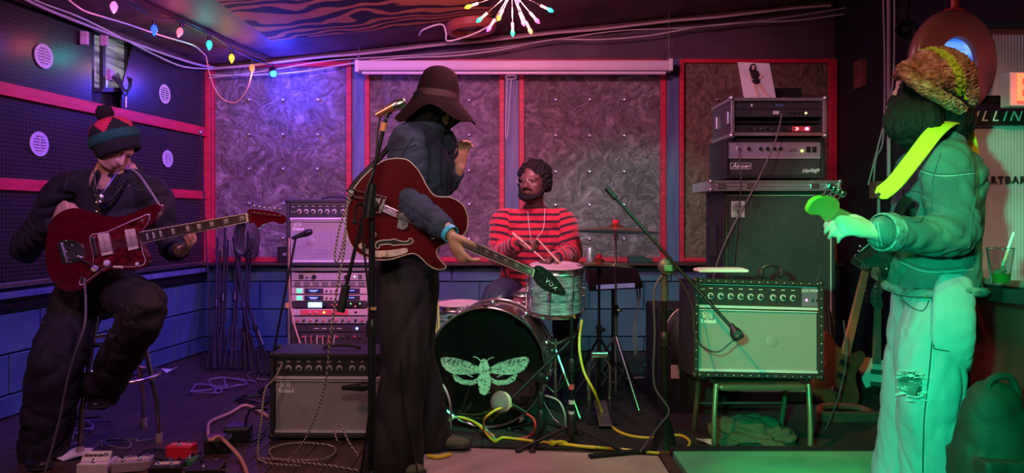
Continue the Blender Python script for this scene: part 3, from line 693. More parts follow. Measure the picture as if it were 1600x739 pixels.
mb.build('logo', BLKP, bc); text('Ampeg', .016, BLKP, bc, face_front(lg+V((0, -.0035, -.04))))
mb = MB()
for z_ in (1.0, .6): mb.box((x0-.004, SY+.2, z_), (.01, .12, .2))
mb.build('side_handle', BLKP, bc, bev=.003, kind='stuff')
# aluminium case lid on the cabinet
ld = thing('case_lid', 'shallow aluminium flight case lid lying on top of the bass cabinet', 'flight case', (cx, SY, zc))
lx0, lx1 = sxp(1108), sxp(1308); lh = .062; lcx = (lx0+lx1)/2
MB().box((lcx, SY+.19, zc+lh/2+.002), (lx1-lx0, .46, lh)).build('tray', mat('case_laminate', (.36, .36, .37), .35, .5), ld, bev=.003)
mb = MB(); 
for z_ in (zc+.008, zc+lh-.004): mb.box((lcx, SY-.042, z_), (lx1-lx0+.006, .006, .014))
for s in (-1, 1): mb.box((lcx+s*((lx1-lx0)/2-.004), SY-.042, zc+lh/2), (.014, .006, lh))
mb.box((lcx, SY-.042, zc+lh/2), (lx1-lx0, .004, .006)); mb.build('edge_profile', ALU, ld, bev=.001)
for fx in (-.42, -.2, .3, .42):
    MB().box((lcx+fx*(lx1-lx0), SY-.048, zc+lh*.5), (.05, .008, .03)).build('latch', STEEL, ld, bev=.002)
for s in (-1, 1):
    for z_ in (.008, lh-.004): MB().ell((lcx+s*(lx1-lx0)/2, SY-.038, zc+z_), .014).build('ball_corner', ALU, ld, smooth=True)
# amplifier head
hz0 = zc+lh+.018; hx0, hx1 = sxp(1132), sxp(1288); hcx = (hx0+hx1)/2; hw = hx1-hx0; hh = szp(216)-hz0
hd = thing('bass_amplifier_head', 'black bass amplifier head with silver faceplate between flight case and lid', 'amplifier', (hcx, SY, hz0-.016))
mb = MB().box((hcx, SY+.17, hz0+.01), (hw, .36, .02)).box((hcx, SY+.17, hz0+hh-.01), (hw, .36, .02)).box((hcx, SY+.34, hz0+hh/2), (hw-.01, .02, hh-.02))
for s in (-1, 1): mb.box((hcx+s*(hw/2-.01), SY+.17, hz0+hh/2), (.02, .36, hh-.04))
mb.build('cabinet', BLK, hd, bev=.004)
fz = hz0+hh*.72
FP = mat('faceplate_silver', (.5, .44, .58), .4, .5, var=.05)
MB().box((hcx, SY+.02, fz), (hw-.044, .03, hh*.4)).build('faceplate', FP, hd, bev=.001)
MB().box((hcx, SY+.03, hz0+hh*.29), (hw-.044, .03, hh*.42)).build('grille', GRB, hd)
MB().box((hcx, SY+.01, fz-hh*.21), (hw-.044, .01, .005)).build('trim_strip', SILV, hd)
for i, f_ in enumerate((-.36, -.26, -.14, -.07, 0, .06)): 
    o = MB().lathe([(0, .013), (.008, .012), (.018, .009), (.019, .001)], (hcx+f_*hw, SY+.005, fz+.005), (0, -1, 0), 16).build('knob', KNOBB if i else STEEL, hd, smooth=True); MB().lathe([(0, .015), (.001, .015)], (hcx+f_*hw, SY+.005, fz+.005), (0, -1, 0), 16).build('knob_ring', LET, o)
for f_ in (.34, .40): MB().box((hcx+f_*hw, SY+.002, fz), (.026, .01, .034)).build('rocker_switch', BLKP, hd, bev=.002)
MB().ell((hcx+.28*hw, SY+.003, fz-.008), .007).build('pilot_lamp', led((.7, 1, .1), 5), hd)
MB().box((hcx+.19*hw, SY+.004, fz), (.04, .001, .004)).box((hcx+.19*hw, SY+.004, fz-.01), (.06, .001, .003)).build('panel_print', BLKP, hd)
lp = V((hcx-.33*hw, SY+.013, hz0+hh*.31))
MB().box(lp, (.13, .004, .038)).build('name_plate', LET, hd); MB().box(lp-V((0, .001, 0)), (.122, .004, .031)).build('name_plate_inner', BLKP, hd)
text('Ampeg', .037, LET, hd, face_front(lp-V((0, .004, 0))), shear=.35, bold=.0012, sx=1.05)
text('Heritage', .036, LET, hd, face_front(V((hcx+.37*hw, SY+.0125, hz0+hh*.2)))@Matrix.Rotation(R0(5), 4, 'Z'), shear=.5, bold=.0008, sx=.85)
for sx in (-1, 1):
    for sy in (.05, .3): MB().cyl((hcx+sx*(hw/2-.05), SY+sy, hz0-.016), (hcx+sx*(hw/2-.05), SY+sy, hz0+.001), .014).build('foot', RUB, hd)
# flight-case rack on the head
cz0 = hz0+hh+.012; cz1 = szp(155); cx0, cx1 = sxp(1140), sxp(1285); ccx = (cx0+cx1)/2; cw = cx1-cx0; chh = cz1-cz0; cy = SY-.03
fcse = thing('rack_flight_case', 'open aluminium edged flight case of rack effects on the bass head', 'flight case', (ccx, cy, cz0-.01))
ca = R0(0)
mb = MB()
mb.box((ccx, cy+.2, cz0+.008), (cw, .42, .016)).box((ccx, cy+.2, cz1-.008), (cw, .42, .016)).box((ccx, cy+.4, (cz0+cz1)/2), (cw-.01, .016, chh-.03))
for s in (-1, 1): mb.box((ccx+s*(cw/2-.008), cy+.2, (cz0+cz1)/2), (.016, .42, chh-.032))
mb.build('case', mat('case_dark', (.05, .045, .055), .4), fcse, bev=.002)
mb = MB()
for z_ in (cz0+.008, cz1-.008): mb.box((ccx, cy-.014, z_), (cw+.006, .008, .02)); 
for s in (-1, 1): mb.box((ccx+s*(cw/2-.006), cy-.014, (cz0+cz1)/2), (.02, .008, chh))
for s in (-1, 1):
    for z_ in (cz0+.004, cz1-.004): mb.box((ccx+s*(cw/2+.001), cy+.2, z_), (.008, .44, .02))
mb.build('edge_profile', ALU, fcse, bev=.001)
for s in (-1, 1):
    for z_ in (cz0, cz1): MB().ell((ccx+s*cw/2, cy-.014, z_), .018).build('ball_corner', ALU, fcse, smooth=True)
    for k_ in (0, 1):
        o = MB().box((ccx+s*(cw/2+.006), cy+.06+k_*.25, (cz0+cz1)/2), (.012, .06, .08)).build('latch', STEEL, fcse, bev=.003)
hu = (chh-.036)/4
for i in range(4):
    if i == 1: zz_ = cz0+.018+hu*(i+.5); MB().box((ccx, cy+.15, zz_), (cw-.04, .2, hu*.3)).build('shelf', BLKP, fcse); continue
    zz_ = cz0+.018+hu*(i+.5); u = MB().box((ccx, cy+.13, zz_), (cw-.034, .26, hu-.003)).build('rack_unit', [PANEL, UD, UD, UD][i], fcse, bev=.001)
    if i == 0:
        for k_ in range(9): MB().lathe([(0, .007), (.012, .006), (.013, .001)], (ccx+cw*(-.3+.06*k_), cy, zz_), (0, -1, 0), 12).build('knob', STEEL if k_ % 3 else KNOBB, u)
        for f_, c_ in ((.2, (1, .1, .1)), (.31, (1, .1, .35))): MB().ell((ccx+cw*f_, cy-.004, zz_), (.012, .006, .01)).build('lamp', led(c_, 9), u)
        MB().box((ccx+cw*.25, cy-.001, zz_), (cw*.2, .003, hu*.6)).build('display', UR, u)
    if i == 2:
        MB().box((ccx-cw*.02, cy-.002, zz_+.003), (.035, .006, .02)).build('tag', LET, u); MB().ell((ccx+cw*.3, cy-.002, zz_), .007).build('lamp', led((.9, .9, .3), 2), u)
        for k_ in range(4): MB().lathe([(0, .007), (.012, .006), (.013, .001)], (ccx+cw*(.12+.05*k_), cy, zz_), (0, -1, 0), 12).build('knob', KNOBB, u)
    if i == 3: MB().box((ccx-cw*.28, cy-.001, zz_), (.012, .003, .016)).build('print', LET, u); MB().box((ccx+cw*.02, cy-.001, zz_), (.05, .003, .006)).build('print', mat('print_blue', (.1, .2, .6), .4), u)
# print of a woman in black leaning on the case
pt = thing('photo_print', 'white print of a woman in black leaning on top of the flight case', 'picture', P(1186, 155, SY+.06))
pm = [P(1163, 154, SY+.04), P(1213, 155, SY+.04), P(1202, 99, SY+.1), P(1153, 97, SY+.1)]
bk = V((0, .006, .0)); 
MB().add(pm+[q+bk for q in pm], [(0, 1, 2, 3), (7, 6, 5, 4), (0, 4, 5, 1), (1, 5, 6, 2), (2, 6, 7, 3), (3, 7, 4, 0)]).build('sheet', mat('print_paper', (.72, .62, .66), .5), pt)
def pp(px, py, w=0): 
    t = (py-97)/(155-97); return P(px, py, SY+.1-.06*t-.003-w*.002)
def flat(pts, n, mt, w=1): MB().prism(pts, lambda u, v, z: pp(u, v, z), 0, w).build(n, mt, pt)
PSK = mat('print_skin', (.75, .42, .36), .5); PBK = mat('print_black', (.02, .015, .02), .5)
flat([(1173, 101), (1179, 99), (1182, 106), (1179, 116), (1173, 117), (1170, 108)], 'print_hair', PBK)
flat([(1175, 102), (1179, 102), (1179, 108), (1175, 109)], 'print_face', PSK, 1.6)
flat([(1172, 111), (1184, 110), (1187, 116), (1185, 124), (1176, 124), (1173, 118)], 'print_shirt', PBK, 1.3)
flat([(1184, 111), (1193, 119), (1186, 124), (1185, 121), (1189, 118)], 'print_arm', PSK, 1.2)
flat([(1173, 115), (1171, 124), (1174, 128), (1175, 127), (1173, 122), (1175, 117)], 'print_arm', PSK, 1.2)
flat([(1175, 125), (1187, 124), (1188, 130), (1181, 132), (1176, 129)], 'print_briefs', PBK, 1.4)
flat([(1176, 130), (1181, 131), (1184, 140), (1187, 153), (1184, 153), (1180, 142)], 'print_leg', PSK)
flat([(1182, 131), (1188, 129), (1194, 139), (1204, 152), (1201, 153), (1190, 142)], 'print_leg', PSK)
# small dark things beside the print
t = thing('tape_box', 'small black box lying on the flight case behind the print', 'box', (sxp(1243), SY+.16, cz1))
MB().box((sxp(1240), SY+.18, cz1+.045), (.2, .12, .09)).build('box_body', BLKP, t, bev=.01); MB().tube([(sxp(1228), SY+.11, cz1+.012), (sxp(1236), SY+.1, cz1+.03), (sxp(1246), SY+.11, cz1+.012)], .006, 8, 4).build('handle', STEEL, t)
# ---- things on the riveted amp
tp = P(1126, 424, CHY+.06)
t = thing('paper_tray', 'flat white tray lying on top of the riveted amplifier', 'tray', tp)
MB().box(tp+V((0, 0, .006)), (.24, .12, .014)).build('tray_base', WHT, t, bev=.004)
MB().box(tp+V((0, 0, .016)), (.21, .09, .003)).build('paper_sheet', WHT, t)
hp = P(1204, 432, CHY+.12); t = thing('headphones', 'black headphones lying on the riveted amplifier', 'headphones', hp)
MB().tube([hp+V((.055*math.cos(a), .03*math.sin(a)*0, .045*math.sin(a)+.012)) for a in [math.pi*i/12 for i in range(13)]], .009, 8).build('headband', BLKP, t, smooth=True)
for s in (-1, 1): MB().ell(hp+V((s*.05, 0, .02)), (.014, .03, .032)).build('ear_cup', RUB, t, smooth=True)
# black cabinet with a pale handle plate behind the tall stand
t = thing('speaker_cabinet', 'black floor speaker with pale handle plate behind the boom stand', 'speaker cabinet', P(1073, 640, 4.35))
sxx = [P(1028, 0, 4.3).x, P(1120, 0, 4.3).x]
MB().box(((sxx[0]+sxx[1])/2, 4.5, .31), (sxx[1]-sxx[0], .4, .62)).build('cabinet', BLK, t, bev=.01)
MB().box(P(1055, 581, 4.298), (.05, .006, .08)).build('handle_plate', mat('plate_peach', (.75, .5, .36), .5), t, bev=.004)
t = thing('cymbal_bag', 'round black cymbal bag leaning behind the boom stand', 'bag', P(1078, 500, 4.15)+V((0, .3, -.4)))
MB().lathe([(0, .13), (.01, .155), (.05, .155), (.06, .13)], P(1083, 520, 4.19), (-.15, -1, .2), 32).build('bag_body', BLKP, t, smooth=True)
MB().tube([P(1083, 520, 4.12)+V((math.cos(a)*.155, 0, math.sin(a)*.155)) for a in [math.pi*2*i/32 for i in range(33)]], .004, 6).build('zip', STEEL, t)
# ================================================================ DRUM KIT
m = NT('oyster_wrap', .18); v1 = m.map((1.2, 1.2, 14)); nn = m.noise(9, 5, v1, dist=1.4); n2 = m.noise(3, 3, m.map((2, 2, 6)))
m.col(m.mix(n2, m.ramp(nn, (.3, (.01, .03, .06)), (.43, (.02, .28, .36)), (.54, (.45, .68, .72)), (.66, (.03, .12, .32))), m.ramp(nn, (.35, (.05, .08, .12)), (.5, (.5, .22, .3)), (.62, (.75, .7, .7))))).set('Coat Weight', .6); OYS = m.m
m = NT('oyster_wrap_red', .18); nn = m.noise(9, 5, m.map((1.2, 1.2, 14)), dist=1.4)
m.col(m.ramp(nn, (.3, (.1, .01, .03)), (.45, (.4, .06, .12)), (.56, (.6, .3, .35)), (.68, (.25, .03, .08)))).set('Coat Weight', .6); OYR = m.m
HEADM = mat('drum_head', (.62, .5, .55), .45, var=.06); BRONZE = mat('bronze', (.62, .42, .18), .25, .95, var=.15, scale=30)
def drum(name, label, c, axis, r, d, shell, nl=8, head=HEADM, hoopm=CHR, grp=None, base=None):
    a = V(axis).normalized(); c = V(c)
    t = thing(name, label, 'drum', base or (c-a*d/2)); _, sd, up = frame_axes(a)
    MB().lathe([(-d/2, r-.002), (-d/2, r), (d/2, r), (d/2, r-.002)], c, a, 44, True).build('shell', shell, t, smooth=True)
    for s in (-1, 1):
        MB().lathe([(s*(d/2+.001), r*.995), (s*(d/2+.006), r*.985), (s*(d/2+.007), .001)], c, a, 44).build('drum_skin', head, t, smooth=True)
        MB().lathe([(s*(d/2-.012), r+.002), (s*(d/2-.012), r+.01), (s*(d/2-.006), r+.006), (s*(d/2+.016), r+.006), (s*(d/2+.018), r+.001), (s*(d/2+.018), r-.003), (s*(d/2-.01), r+.001)], c, a, 44, False).build('hoop', hoopm, t, smooth=True)
    for k in range(nl):
        t_ = 2*math.pi*(k+.5)/nl; rd = sd*math.cos(t_)+up*math.sin(t_); p = c+rd*(r+.008)
        o = MB().bar(p-a*.025, p+a*.025, .016, .02, rd).build('lug', CHR, t, bev=.004)
        MB().cyl(p-a*(d/2+.012)+rd*.006, p+a*(d/2+.02)+rd*.006, .003, n=8).build('tension_rod', CHR, o)
    return t
# bass drum
bc0 = P(760, 577, 4.0); ax = V((-.14, -1, .0)).normalized(); D = .4; R = .325
bdr = thing('bass_drum', 'large bass drum with black front head and green moth emblem', 'drum', (bc0.x, 4.2, 0))
cc = bc0-ax*(D/2); cc.z = R+.015
_, sd, up = frame_axes(ax)
BHEAD = mat('gloss_black_head', (.006, .006, .006), .12, var=0, coat=.5)
MB().lathe([(-D/2, R-.012), (D/2, R-.012)], cc, ax, 64).build('shell', mat('maroon_gloss', (.12, .03, .05), .15, var=.3, coat=.5), bdr, smooth=True)
MB().lathe([(D/2+.004, R-.008), (D/2+.008, R-.02), (D/2+.009, .001)], cc, ax, 64, False).build('drum_skin', BHEAD, bdr, smooth=True)
for s in (-1, 1):
    z = s*(D/2); MB().lathe([(z-.02, R-.008), (z-.02, R+.004), (z+.018, R+.004), (z+.022, R), (z+.022, R-.006), (z+.018, R-.01), (z-.018, R-.01)], cc, ax, 72, False).build('hoop', CHR if s < 0 else mat('hoop_dark_chrome', (.25, .25, .27), .12, .9), bdr, smooth=True)
MB().lathe([(D/2+.023, R+.002), (D/2+.027, R-.001), (D/2+.023, R-.006)], cc, ax, 72, False).build('hoop_edge', CHR, bdr, smooth=True)
for k in range(10):
    t_ = 2*math.pi*(k+.5)/10; rd = sd*math.cos(t_)+up*math.sin(t_)
    for s in (-1, 1):
        p = cc+rd*(R+.0)+ax*s*(D/2+.012)
        o = MB().bar(p-ax*s*.03+rd*.004, p+ax*.012*s+rd*.004, .03, .014, rd).build('claw', CHR, bdr, bev=.004)
        MB().cyl(p+rd*.012+ax*s*.028, p+rd*.012-ax*s*.09, .0045, n=10).build('tension_rod', CHR, o)
        MB().bar(p+rd*.012+ax*s*.03-frame_axes(rd, ax)[1]*.017, p+rd*.012+ax*s*.03+frame_axes(rd, ax)[1]*.017, .006, .006, rd).build('wing_key', CHR, o)
    p = cc+rd*(R+.0); MB().ell(p, (.017, .017, .017)).build('lug', CHR, bdr, smooth=True)
for s in (-1, 1):
    q = cc+V((s*.24, .0, -.16)); MB().tube([q, q+V((s*.1, -.1, -.15+.0))*1.0, V((q.x+s*.13, q.y-.13, .012))], .007, 8).build('spur', CHR, bdr, smooth=True)
# moth emblem printed on the front head (flat print on the head)
def zc5(x, y): return (660+x/2.955, 430+y/2.955)
hc = cc+ax*(D/2+.0095)
def onhead(px, py, w):
    # intersect the pixel ray with the head plane once, at the place the emblem is printed
    o_ = V((0, 0, CH)); d_ = P(px, py, 1.)-o_; t_ = (hc+ax*(.0005+w*.0006)-o_).dot(ax)/d_.dot(ax); return o_+d_*t_
m = NT('moth_print', .6); sp_ = m.noise(70, 6, dist=2.5); n3 = m.noise(12, 4)
m.col(m.mix(m.ramp(m.math('ADD', m.math('MULTIPLY', sp_, .75), m.math('MULTIPLY', n3, .25)), (.46, (0, 0, 0)), (.5, (1, 1, 1))), (.01, .02, .015), (.55, .75, .62))); MOTH = m.m
m = NT('moth_print_light', .6); sp_ = m.noise(60, 5, dist=1.5); m.col(m.mix(m.ramp(sp_, (.4, (0, 0, 0)), (.46, (1, 1, 1))), (.02, .05, .03), (.6, .82, .66))); MOTHL = m.m
em = []
fw = [(84, 395), (88, 381), (108, 376), (160, 384), (215, 400), (262, 424), (268, 452), (215, 459), (150, 459), (112, 442), (92, 418)]
hwg = [(138, 460), (150, 488), (182, 504), (228, 509), (256, 497), (262, 472), (232, 486), (190, 482), (165, 466), (150, 459)]
mir = lambda pts: [(2*288.5-x_+ (0), y_) for x_, y_ in pts]
def decal(pts, n, mt, w=0): MB().prism([zc5(*p) for p in pts], onhead, w, w+1).build(n, mt, bdr)
decal(fw, 'emblem_wing', MOTH); decal(mir(fw)[::-1], 'emblem_wing', MOTH); decal(hwg, 'emblem_wing', MOTH); decal(mir(hwg)[::-1], 'emblem_wing', MOTH)
decal([(268, 402), (273, 390), (285, 385), (298, 392), (302, 404), (311, 424), (308, 452), (314, 470), (316, 500), (308, 532), (288, 557), (266, 545), (258, 515), (256, 482), (262, 452), (258, 424)], 'emblem_body', MOTHL, .6)
mb = MB()
for pts in (((270, 398), (258, 385), (246, 378), (233, 378)), ((298, 398), (306, 388), (318, 381), (331, 380))): mb.tube([onhead(*zc5(*p), 1) for p in pts], .0022, 5, 3)
for pts in (((232, 470), (215, 462), (200, 455)), ((345, 470), (362, 462), (378, 456)), ((262, 470), (250, 480), (230, 488)), ((316, 470), (330, 490), (345, 497))): mb.tube([onhead(*zc5(*p), 1) for p in pts], .0025, 5, 2)
for k in range(5): mb.tube([onhead(*zc5(262, 480+k*15), 1.4), onhead(*zc5(287, 488+k*15), 1.4), onhead(*zc5(312, 480+k*15), 1.4)], .0014, 4, 2)
mb.build('emblem_linework', MOTHL, bdr, kind='stuff')
# rack tom on the right
tc = P(868, 452, 4.3)
drum('rack_tom', 'blue and white pearl tom drum above the bass drum on the right', tc, (.02, -.12, 1), .158, .25, OYS, 8)
drum('floor_tom', 'multicoloured pearl floor tom left of the bass drum', V((P(716, 0, 4.55).x, 4.6, .42)), (-.02, -.05, 1), .148, .36, OYS, 8, base=(P(716, 0, 4.55).x, 4.6, 0))
ft = [o for o in COL.objects if o.name.startswith('floor_tom')][-1]
for k in range(3):
    a_ = 2.1*k+.5; q = V((P(716, 0, 4.55).x+math.cos(a_)*.165, 4.6+math.sin(a_)*.165, 0)); MB().cyl(q+V((0, 0, .0)), q+V((0, 0, .5)), .006).build('leg', CHR, ft, smooth=True)
drum('snare_drum', 'red sparkle snare drum in front of the drummer', V((P(818, 0, 4.62).x, 4.66, P(0, 472, 4.62).z)), (0, -.1, 1), .1, .13, OYR, 6)
# cymbals and stands
def cymbal(label, c, tilt, r, par_name='cymbal'):
    R_ = Euler(tilt).to_matrix(); ax_ = R_ @ V((0, 0, 1)); t = thing(par_name, label, 'cymbal', c)
    pr = [(.0, r), (.012, r*.8), (.024, r*.45), (.03, r*.2), (.04, r*.16), (.05, r*.08), (.052, .006), (.050, .006), (.046, r*.08), (.037, r*.15), (.028, r*.19), (.0225, r*.45), (.0105, r*.8), (-.001, r*.999)]
    MB().lathe([(h_-.03, q) for h_, q in pr], c, ax_, 56, False).build('bronze_plate', BRONZE, t, smooth=True)
    MB().cyl(c+ax_*.023, c+ax_*.045, .02).build('felt', mat('red_felt', (.55, .02, .04), .9, bump=.3), t, smooth=True)
    MB().lathe([(.045, .009), (.055, .009), (.056, .004), (.062, .004)], c, ax_, 12).build('wing_nut', CHR, t)
    return t
def tripod(t, x, y, h, r, mt=CHR, n=3, a0=.5, up=.28):
    for k in range(n):
        a_ = a0+2*math.pi*k/n; e_ = V((x+math.cos(a_)*r, y+math.sin(a_)*r, .012))
        o = MB().tube([V((x, y, h)), e_], .008, 8).build('leg', mt, t, smooth=True)
        MB().ell(e_, .015).build('rubber_foot', RUB, o, smooth=True)
        MB().tube([V((x, y, up*.4)), V((x, y, h)).lerp(e_, .45)], .005, 6).build('brace', mt, t)
c1 = P(962, 355, 4.55)
cymbal('large ride cymbal with red felt beside the drummer', c1, (R0(-3), R0(2), 0), .275)
c2 = P(936, 409, 4.5)
cymbal('lower bronze cymbal beside the blue tom drum', c2, (R0(-4), R0(2), 0), .215)
def stand(label, x, y, top, r=.3, mt=CHR, a0=.5, grp=None, extra=True):
    t = thing('cymbal_stand', label, 'cymbal stand', (x, y, 0), grp)
    MB().cyl((x, y, .06), (x, y, top*.55), .0125).build('pole', mt, t, smooth=True); MB().cyl((x, y, top*.5), (x, y, top), .008).build('upper_pole', mt, t, smooth=True)
    MB().cyl((x, y, top*.5), (x, y, top*.56), .018).build('collar', BLKM, t, smooth=True); MB().ell((x+.02, y-.01, top*.53), (.02, .012, .012)).build('wing_nut', mt, t, smooth=True)
    MB().cyl((x, y, top-.08), (x, y, top-.045), .015).build('tilter', mt, t)
    tripod(t, x, y, .42, r, mt, 3, a0); return t
stand('chrome stand holding the ride cymbal', c1.x, c1.y, c1.z+.0, .28, CHR, .9)
stand('dark stand holding the lower cymbal', c2.x, c2.y, c2.z+.0, .26, BLKM, .3)
stand('short chrome stand between the toms and the pad', P(908, 0, 4.45).x-.05, 4.72, .62, .22, CHR, 1.3)
# tom holder
t = thing('tom_stand', 'chrome stand with angled arms carrying the blue tom', 'drum stand', (P(868, 0, 4.3).x+.0, 4.33, 0)); tx = P(868, 0, 4.3).x
MB().cyl((tx, 4.33, .08), (tx, 4.33, .44), .013).build('pole', CHR, t, smooth=True)
for s in (-1, 1): MB().tube([(tx, 4.33, .4), (tx+s*.07, 4.3, .44), (tx+s*.13, 4.24, .5)], .011, 8, 3).build('arm', CHR, t, smooth=True); MB().ell((tx+s*.13, 4.24, .5), .018).build('arm_tip', RUB, t, smooth=True)
tripod(t, tx, 4.33, .38, .24, CHR, 3, 1.1)
# hi-hat pedal frame
t = thing('hi_hat_pedal', 'chrome pedal frame on the rug beside the drum stands', 'pedal', (P(935, 0, 4.3).x, 4.3, 0)); hx = P(935, 0, 4.3).x
for s in (-1, 1): MB().tube([(hx+s*.06, 4.25, .02), (hx+s*.06, 4.25, .3), (hx+s*.02, 4.25, .36)], .011, 8).build('side_post', CHR, t, smooth=True)
MB().box((hx, 4.25, .36), (.1, .04, .03)).build('crosshead', CHR, t, bev=.006); MB().box((hx, 4.1, .06), (.07, .28, .012), Euler((R0(14), 0, 0)).to_matrix()).build('footboard', STEEL, t, bev=.003); MB().box((hx, 4.2, .01), (.18, .3, .012)).build('base_plate', BLKM, t)
# sampling pad
t = thing('sampling_pad', 'flat black electronic drum pad under the cymbals with purple edge', 'drum pad', P(957, 440, 4.75))
pc = P(958, 436, 4.75); MB().box(pc, (.34, .24, .045), Euler((R0(20), R0(-3), 0)).to_matrix()).build('pad_body', BLKP, t, bev=.008)
MB().box(pc+V((0, -.118, -.035)), (.24, .01, .026), Euler((R0(20), R0(-3), 0)).to_matrix()).build('front_label', mat('label_lilac', (.45, .35, .85), .4, emit=.25, var=0), t)
text('Roland', .024, LET, t, face_front(pc+V((.04, -.126, -.035)), 0, 0), bold=.0006)
MB().cyl(pc-V((0, 0, .03)), V((pc.x, pc.y, .05)), .012).build('stand_pole', BLKM, t, smooth=True)
for k in range(3): MB().tube([V((pc.x, pc.y, .25)), V((pc.x+.22*math.cos(2.1*k), pc.y+.22*math.sin(2.1*k), .01))], .009, 8).build('leg', BLKM, t)
# drum throne
t = thing('drum_throne', 'round black drum stool under the drummer', 'stool', (.16, 5.0, 0)); MB().lathe([(0, .15), (.02, .17), (.07, .17), (.09, .14)], (.16, 5.0, .5), (0, 0, 1), 32).build('seat', RUB, t, smooth=True); MB().cyl((.16, 5, .05), (.16, 5, .5), .015).build('pole', CHR, t, smooth=True); tripod(t, .16, 5.0, .3, .22)
# drum sticks leaning in a floor-tom holder
for i_, (a_, b_) in enumerate((((676, 465), (683, 530)), ((684, 463), (686, 525)))):
    o = MB().tube([P(a_[0], a_[1], 4.38), P(b_[0], b_[1], 4.36)], [.005, .007], 8).build('drumstick', mat('stick_wood', (.75, .5, .15), .5), None, smooth=True); tag(o, 'yellow drumstick leaning on the floor tom, %s of two' % ('left' if i_ == 0 else 'right'), 'drumstick', 'spare drumsticks by the floor tom')
# beer can and dark box on the ledge
p = V((P(920, 0, BY).x, BY-.09, .768)); t = thing('drink_can', 'silver drink can standing on the wooden ledge behind the drummer', 'can', p)
MB().lathe([(0, .024), (.006, .031), (.115, .032), (.128, .027), (.13, .026), (.127, .024), (.127, .001)], p, (0, 0, 1), 24).build('can_body', mat('can_print', (.55, .6, .6), .3, .6, var=.5, scale=30), t, smooth=True)
p = V((P(997, 0, BY).x, BY-.09, .768)); t = thing('ledge_box', 'dark green case lying on the wooden ledge behind the cymbals', 'box', p)
MB().box(p+V((0, 0, .02)), (.2, .09, .04)).build('lower_shell', mat('dark_green', (.02, .06, .05), .4), t, bev=.006); MB().box(p+V((-.03, 0, .05)), (.14, .09, .02)).build('lid', mat('dark_green', (0, 0, 0)), t, bev=.004)
# ================================================================ GUITARS
FRB = mat('fretboard', (.045, .02, .015), .4, var=.3); PEARL = mat('pearl_inlay', (.75, .72, .66), .3, var=.1); BIND = mat('cream_binding', (.8, .72, .55), .4, var=.05)
CHERRY = mat('cherry_gloss', (.10, .002, .010), .14, var=.25, scale=5, stretch=(1, 1, 5), coat=.7); WINE = mat('wine_gloss', (.12, .010, .012), .14, var=.2, scale=4, coat=.7)
TORT = mat('tortoise_guard', (.12, .008, .012), .15, var=.9, scale=38, coat=.6)
STR = mat('string_steel', (.6, .58, .55), .3, .9)
def smooth_outline(pts, n=4): 
    q = catmull(list(pts)+[pts[0]], n); return q[:-1]
def neck(t, fn, a0, a1, b0, b1, nfr, inlay, th=.018, total=None, scale_fr=None):
    """a0,a1: top/bottom corner at the body; b0,b1: at the nut, in outline units."""
    L = lambda p, q, s: (p[0]+(q[0]-p[0])*s, p[1]+(q[1]-p[1])*s)
    MB().prism([a0, b0, b1, a1], fn, -.004, -.012).build('fretboard', FRB, t)
    MB().prism([L(a0, a1, .04), L(b0, b1, .04), L(b0, b1, .96), L(a0, a1, .96)], fn, -.0, -.0).v if 0 else None
    MB().prism([L(a0, a1, .06), L(b0, b1, .06), L(b0, b1, .94), L(a0, a1, .94)], fn, .014, -.005).build('neck_back', WINE if th > .1 else DKW, t, bev=.004)
    for (p, q, n_) in ((a0, b0, -1), (a1, b1, 1)):
        o = L(p, (a0 if n_ > 0 else a1), .07); o2 = L(q, (b0 if n_ > 0 else b1), .07)
        MB().prism([p, q, o2, o], fn, -.003, -.0128).build('binding', BIND, t)
    # fret positions from the nut
    tot = total or 1.0
    pos = [1-2**(-k/12) for k in range(nfr+1)]; m_ = pos[nfr]
    S_ = [1-p/m_ for p in pos]           # 1 at nut, 0 at last fret
    for k in range(1, nfr+1):
        s0, s1 = S_[k], S_[k]+.006
        MB().prism([L(a0, b0, s0), L(a0, b0, s1), L(a1, b1, s1), L(a1, b1, s0)], fn, -.0115, -.0145).build('fret', STEEL, t)
    for k in inlay:
        if k > nfr: continue
        s = (S_[k]+S_[k-1])/2; ds = (S_[k-1]-S_[k])*.3
        A_, B_ = L(a0, b0, s-ds), L(a0, b0, s+ds); C_, D_ = L(a1, b1, s-ds), L(a1, b1, s+ds)
        MB().prism([L(A_, C_, .24), L(B_, D_, .24), L(B_, D_, .76), L(A_, C_, .76)], fn, -.012, -.0132).build('inlay', PEARL, t)
    MB().prism([b0, L(b0, a0, -.014), L(b1, a1, -.014), b1], fn, -.004, -.016).build('nut', BIND, t)
INL = (1, 3, 5, 7, 9, 12, 15, 17, 19)
def strings(t, fn, a0, a1, b0, b1, w=-.019, w2=-.0165, n=6):
    mb = MB(); L = lambda p, q, s: (p[0]+(q[0]-p[0])*s, p[1]+(q[1]-p[1])*s)
    for i in range(n):
        s = .12+.76*i/(n-1); p, q = L(a0, a1, s), L(b0, b1, s); mb.tube([fn(p[0], p[1], w), fn(q[0], q[1], w2)], .0006+.0002*i, 4)
    mb.build('string', STR, t, kind='stuff')
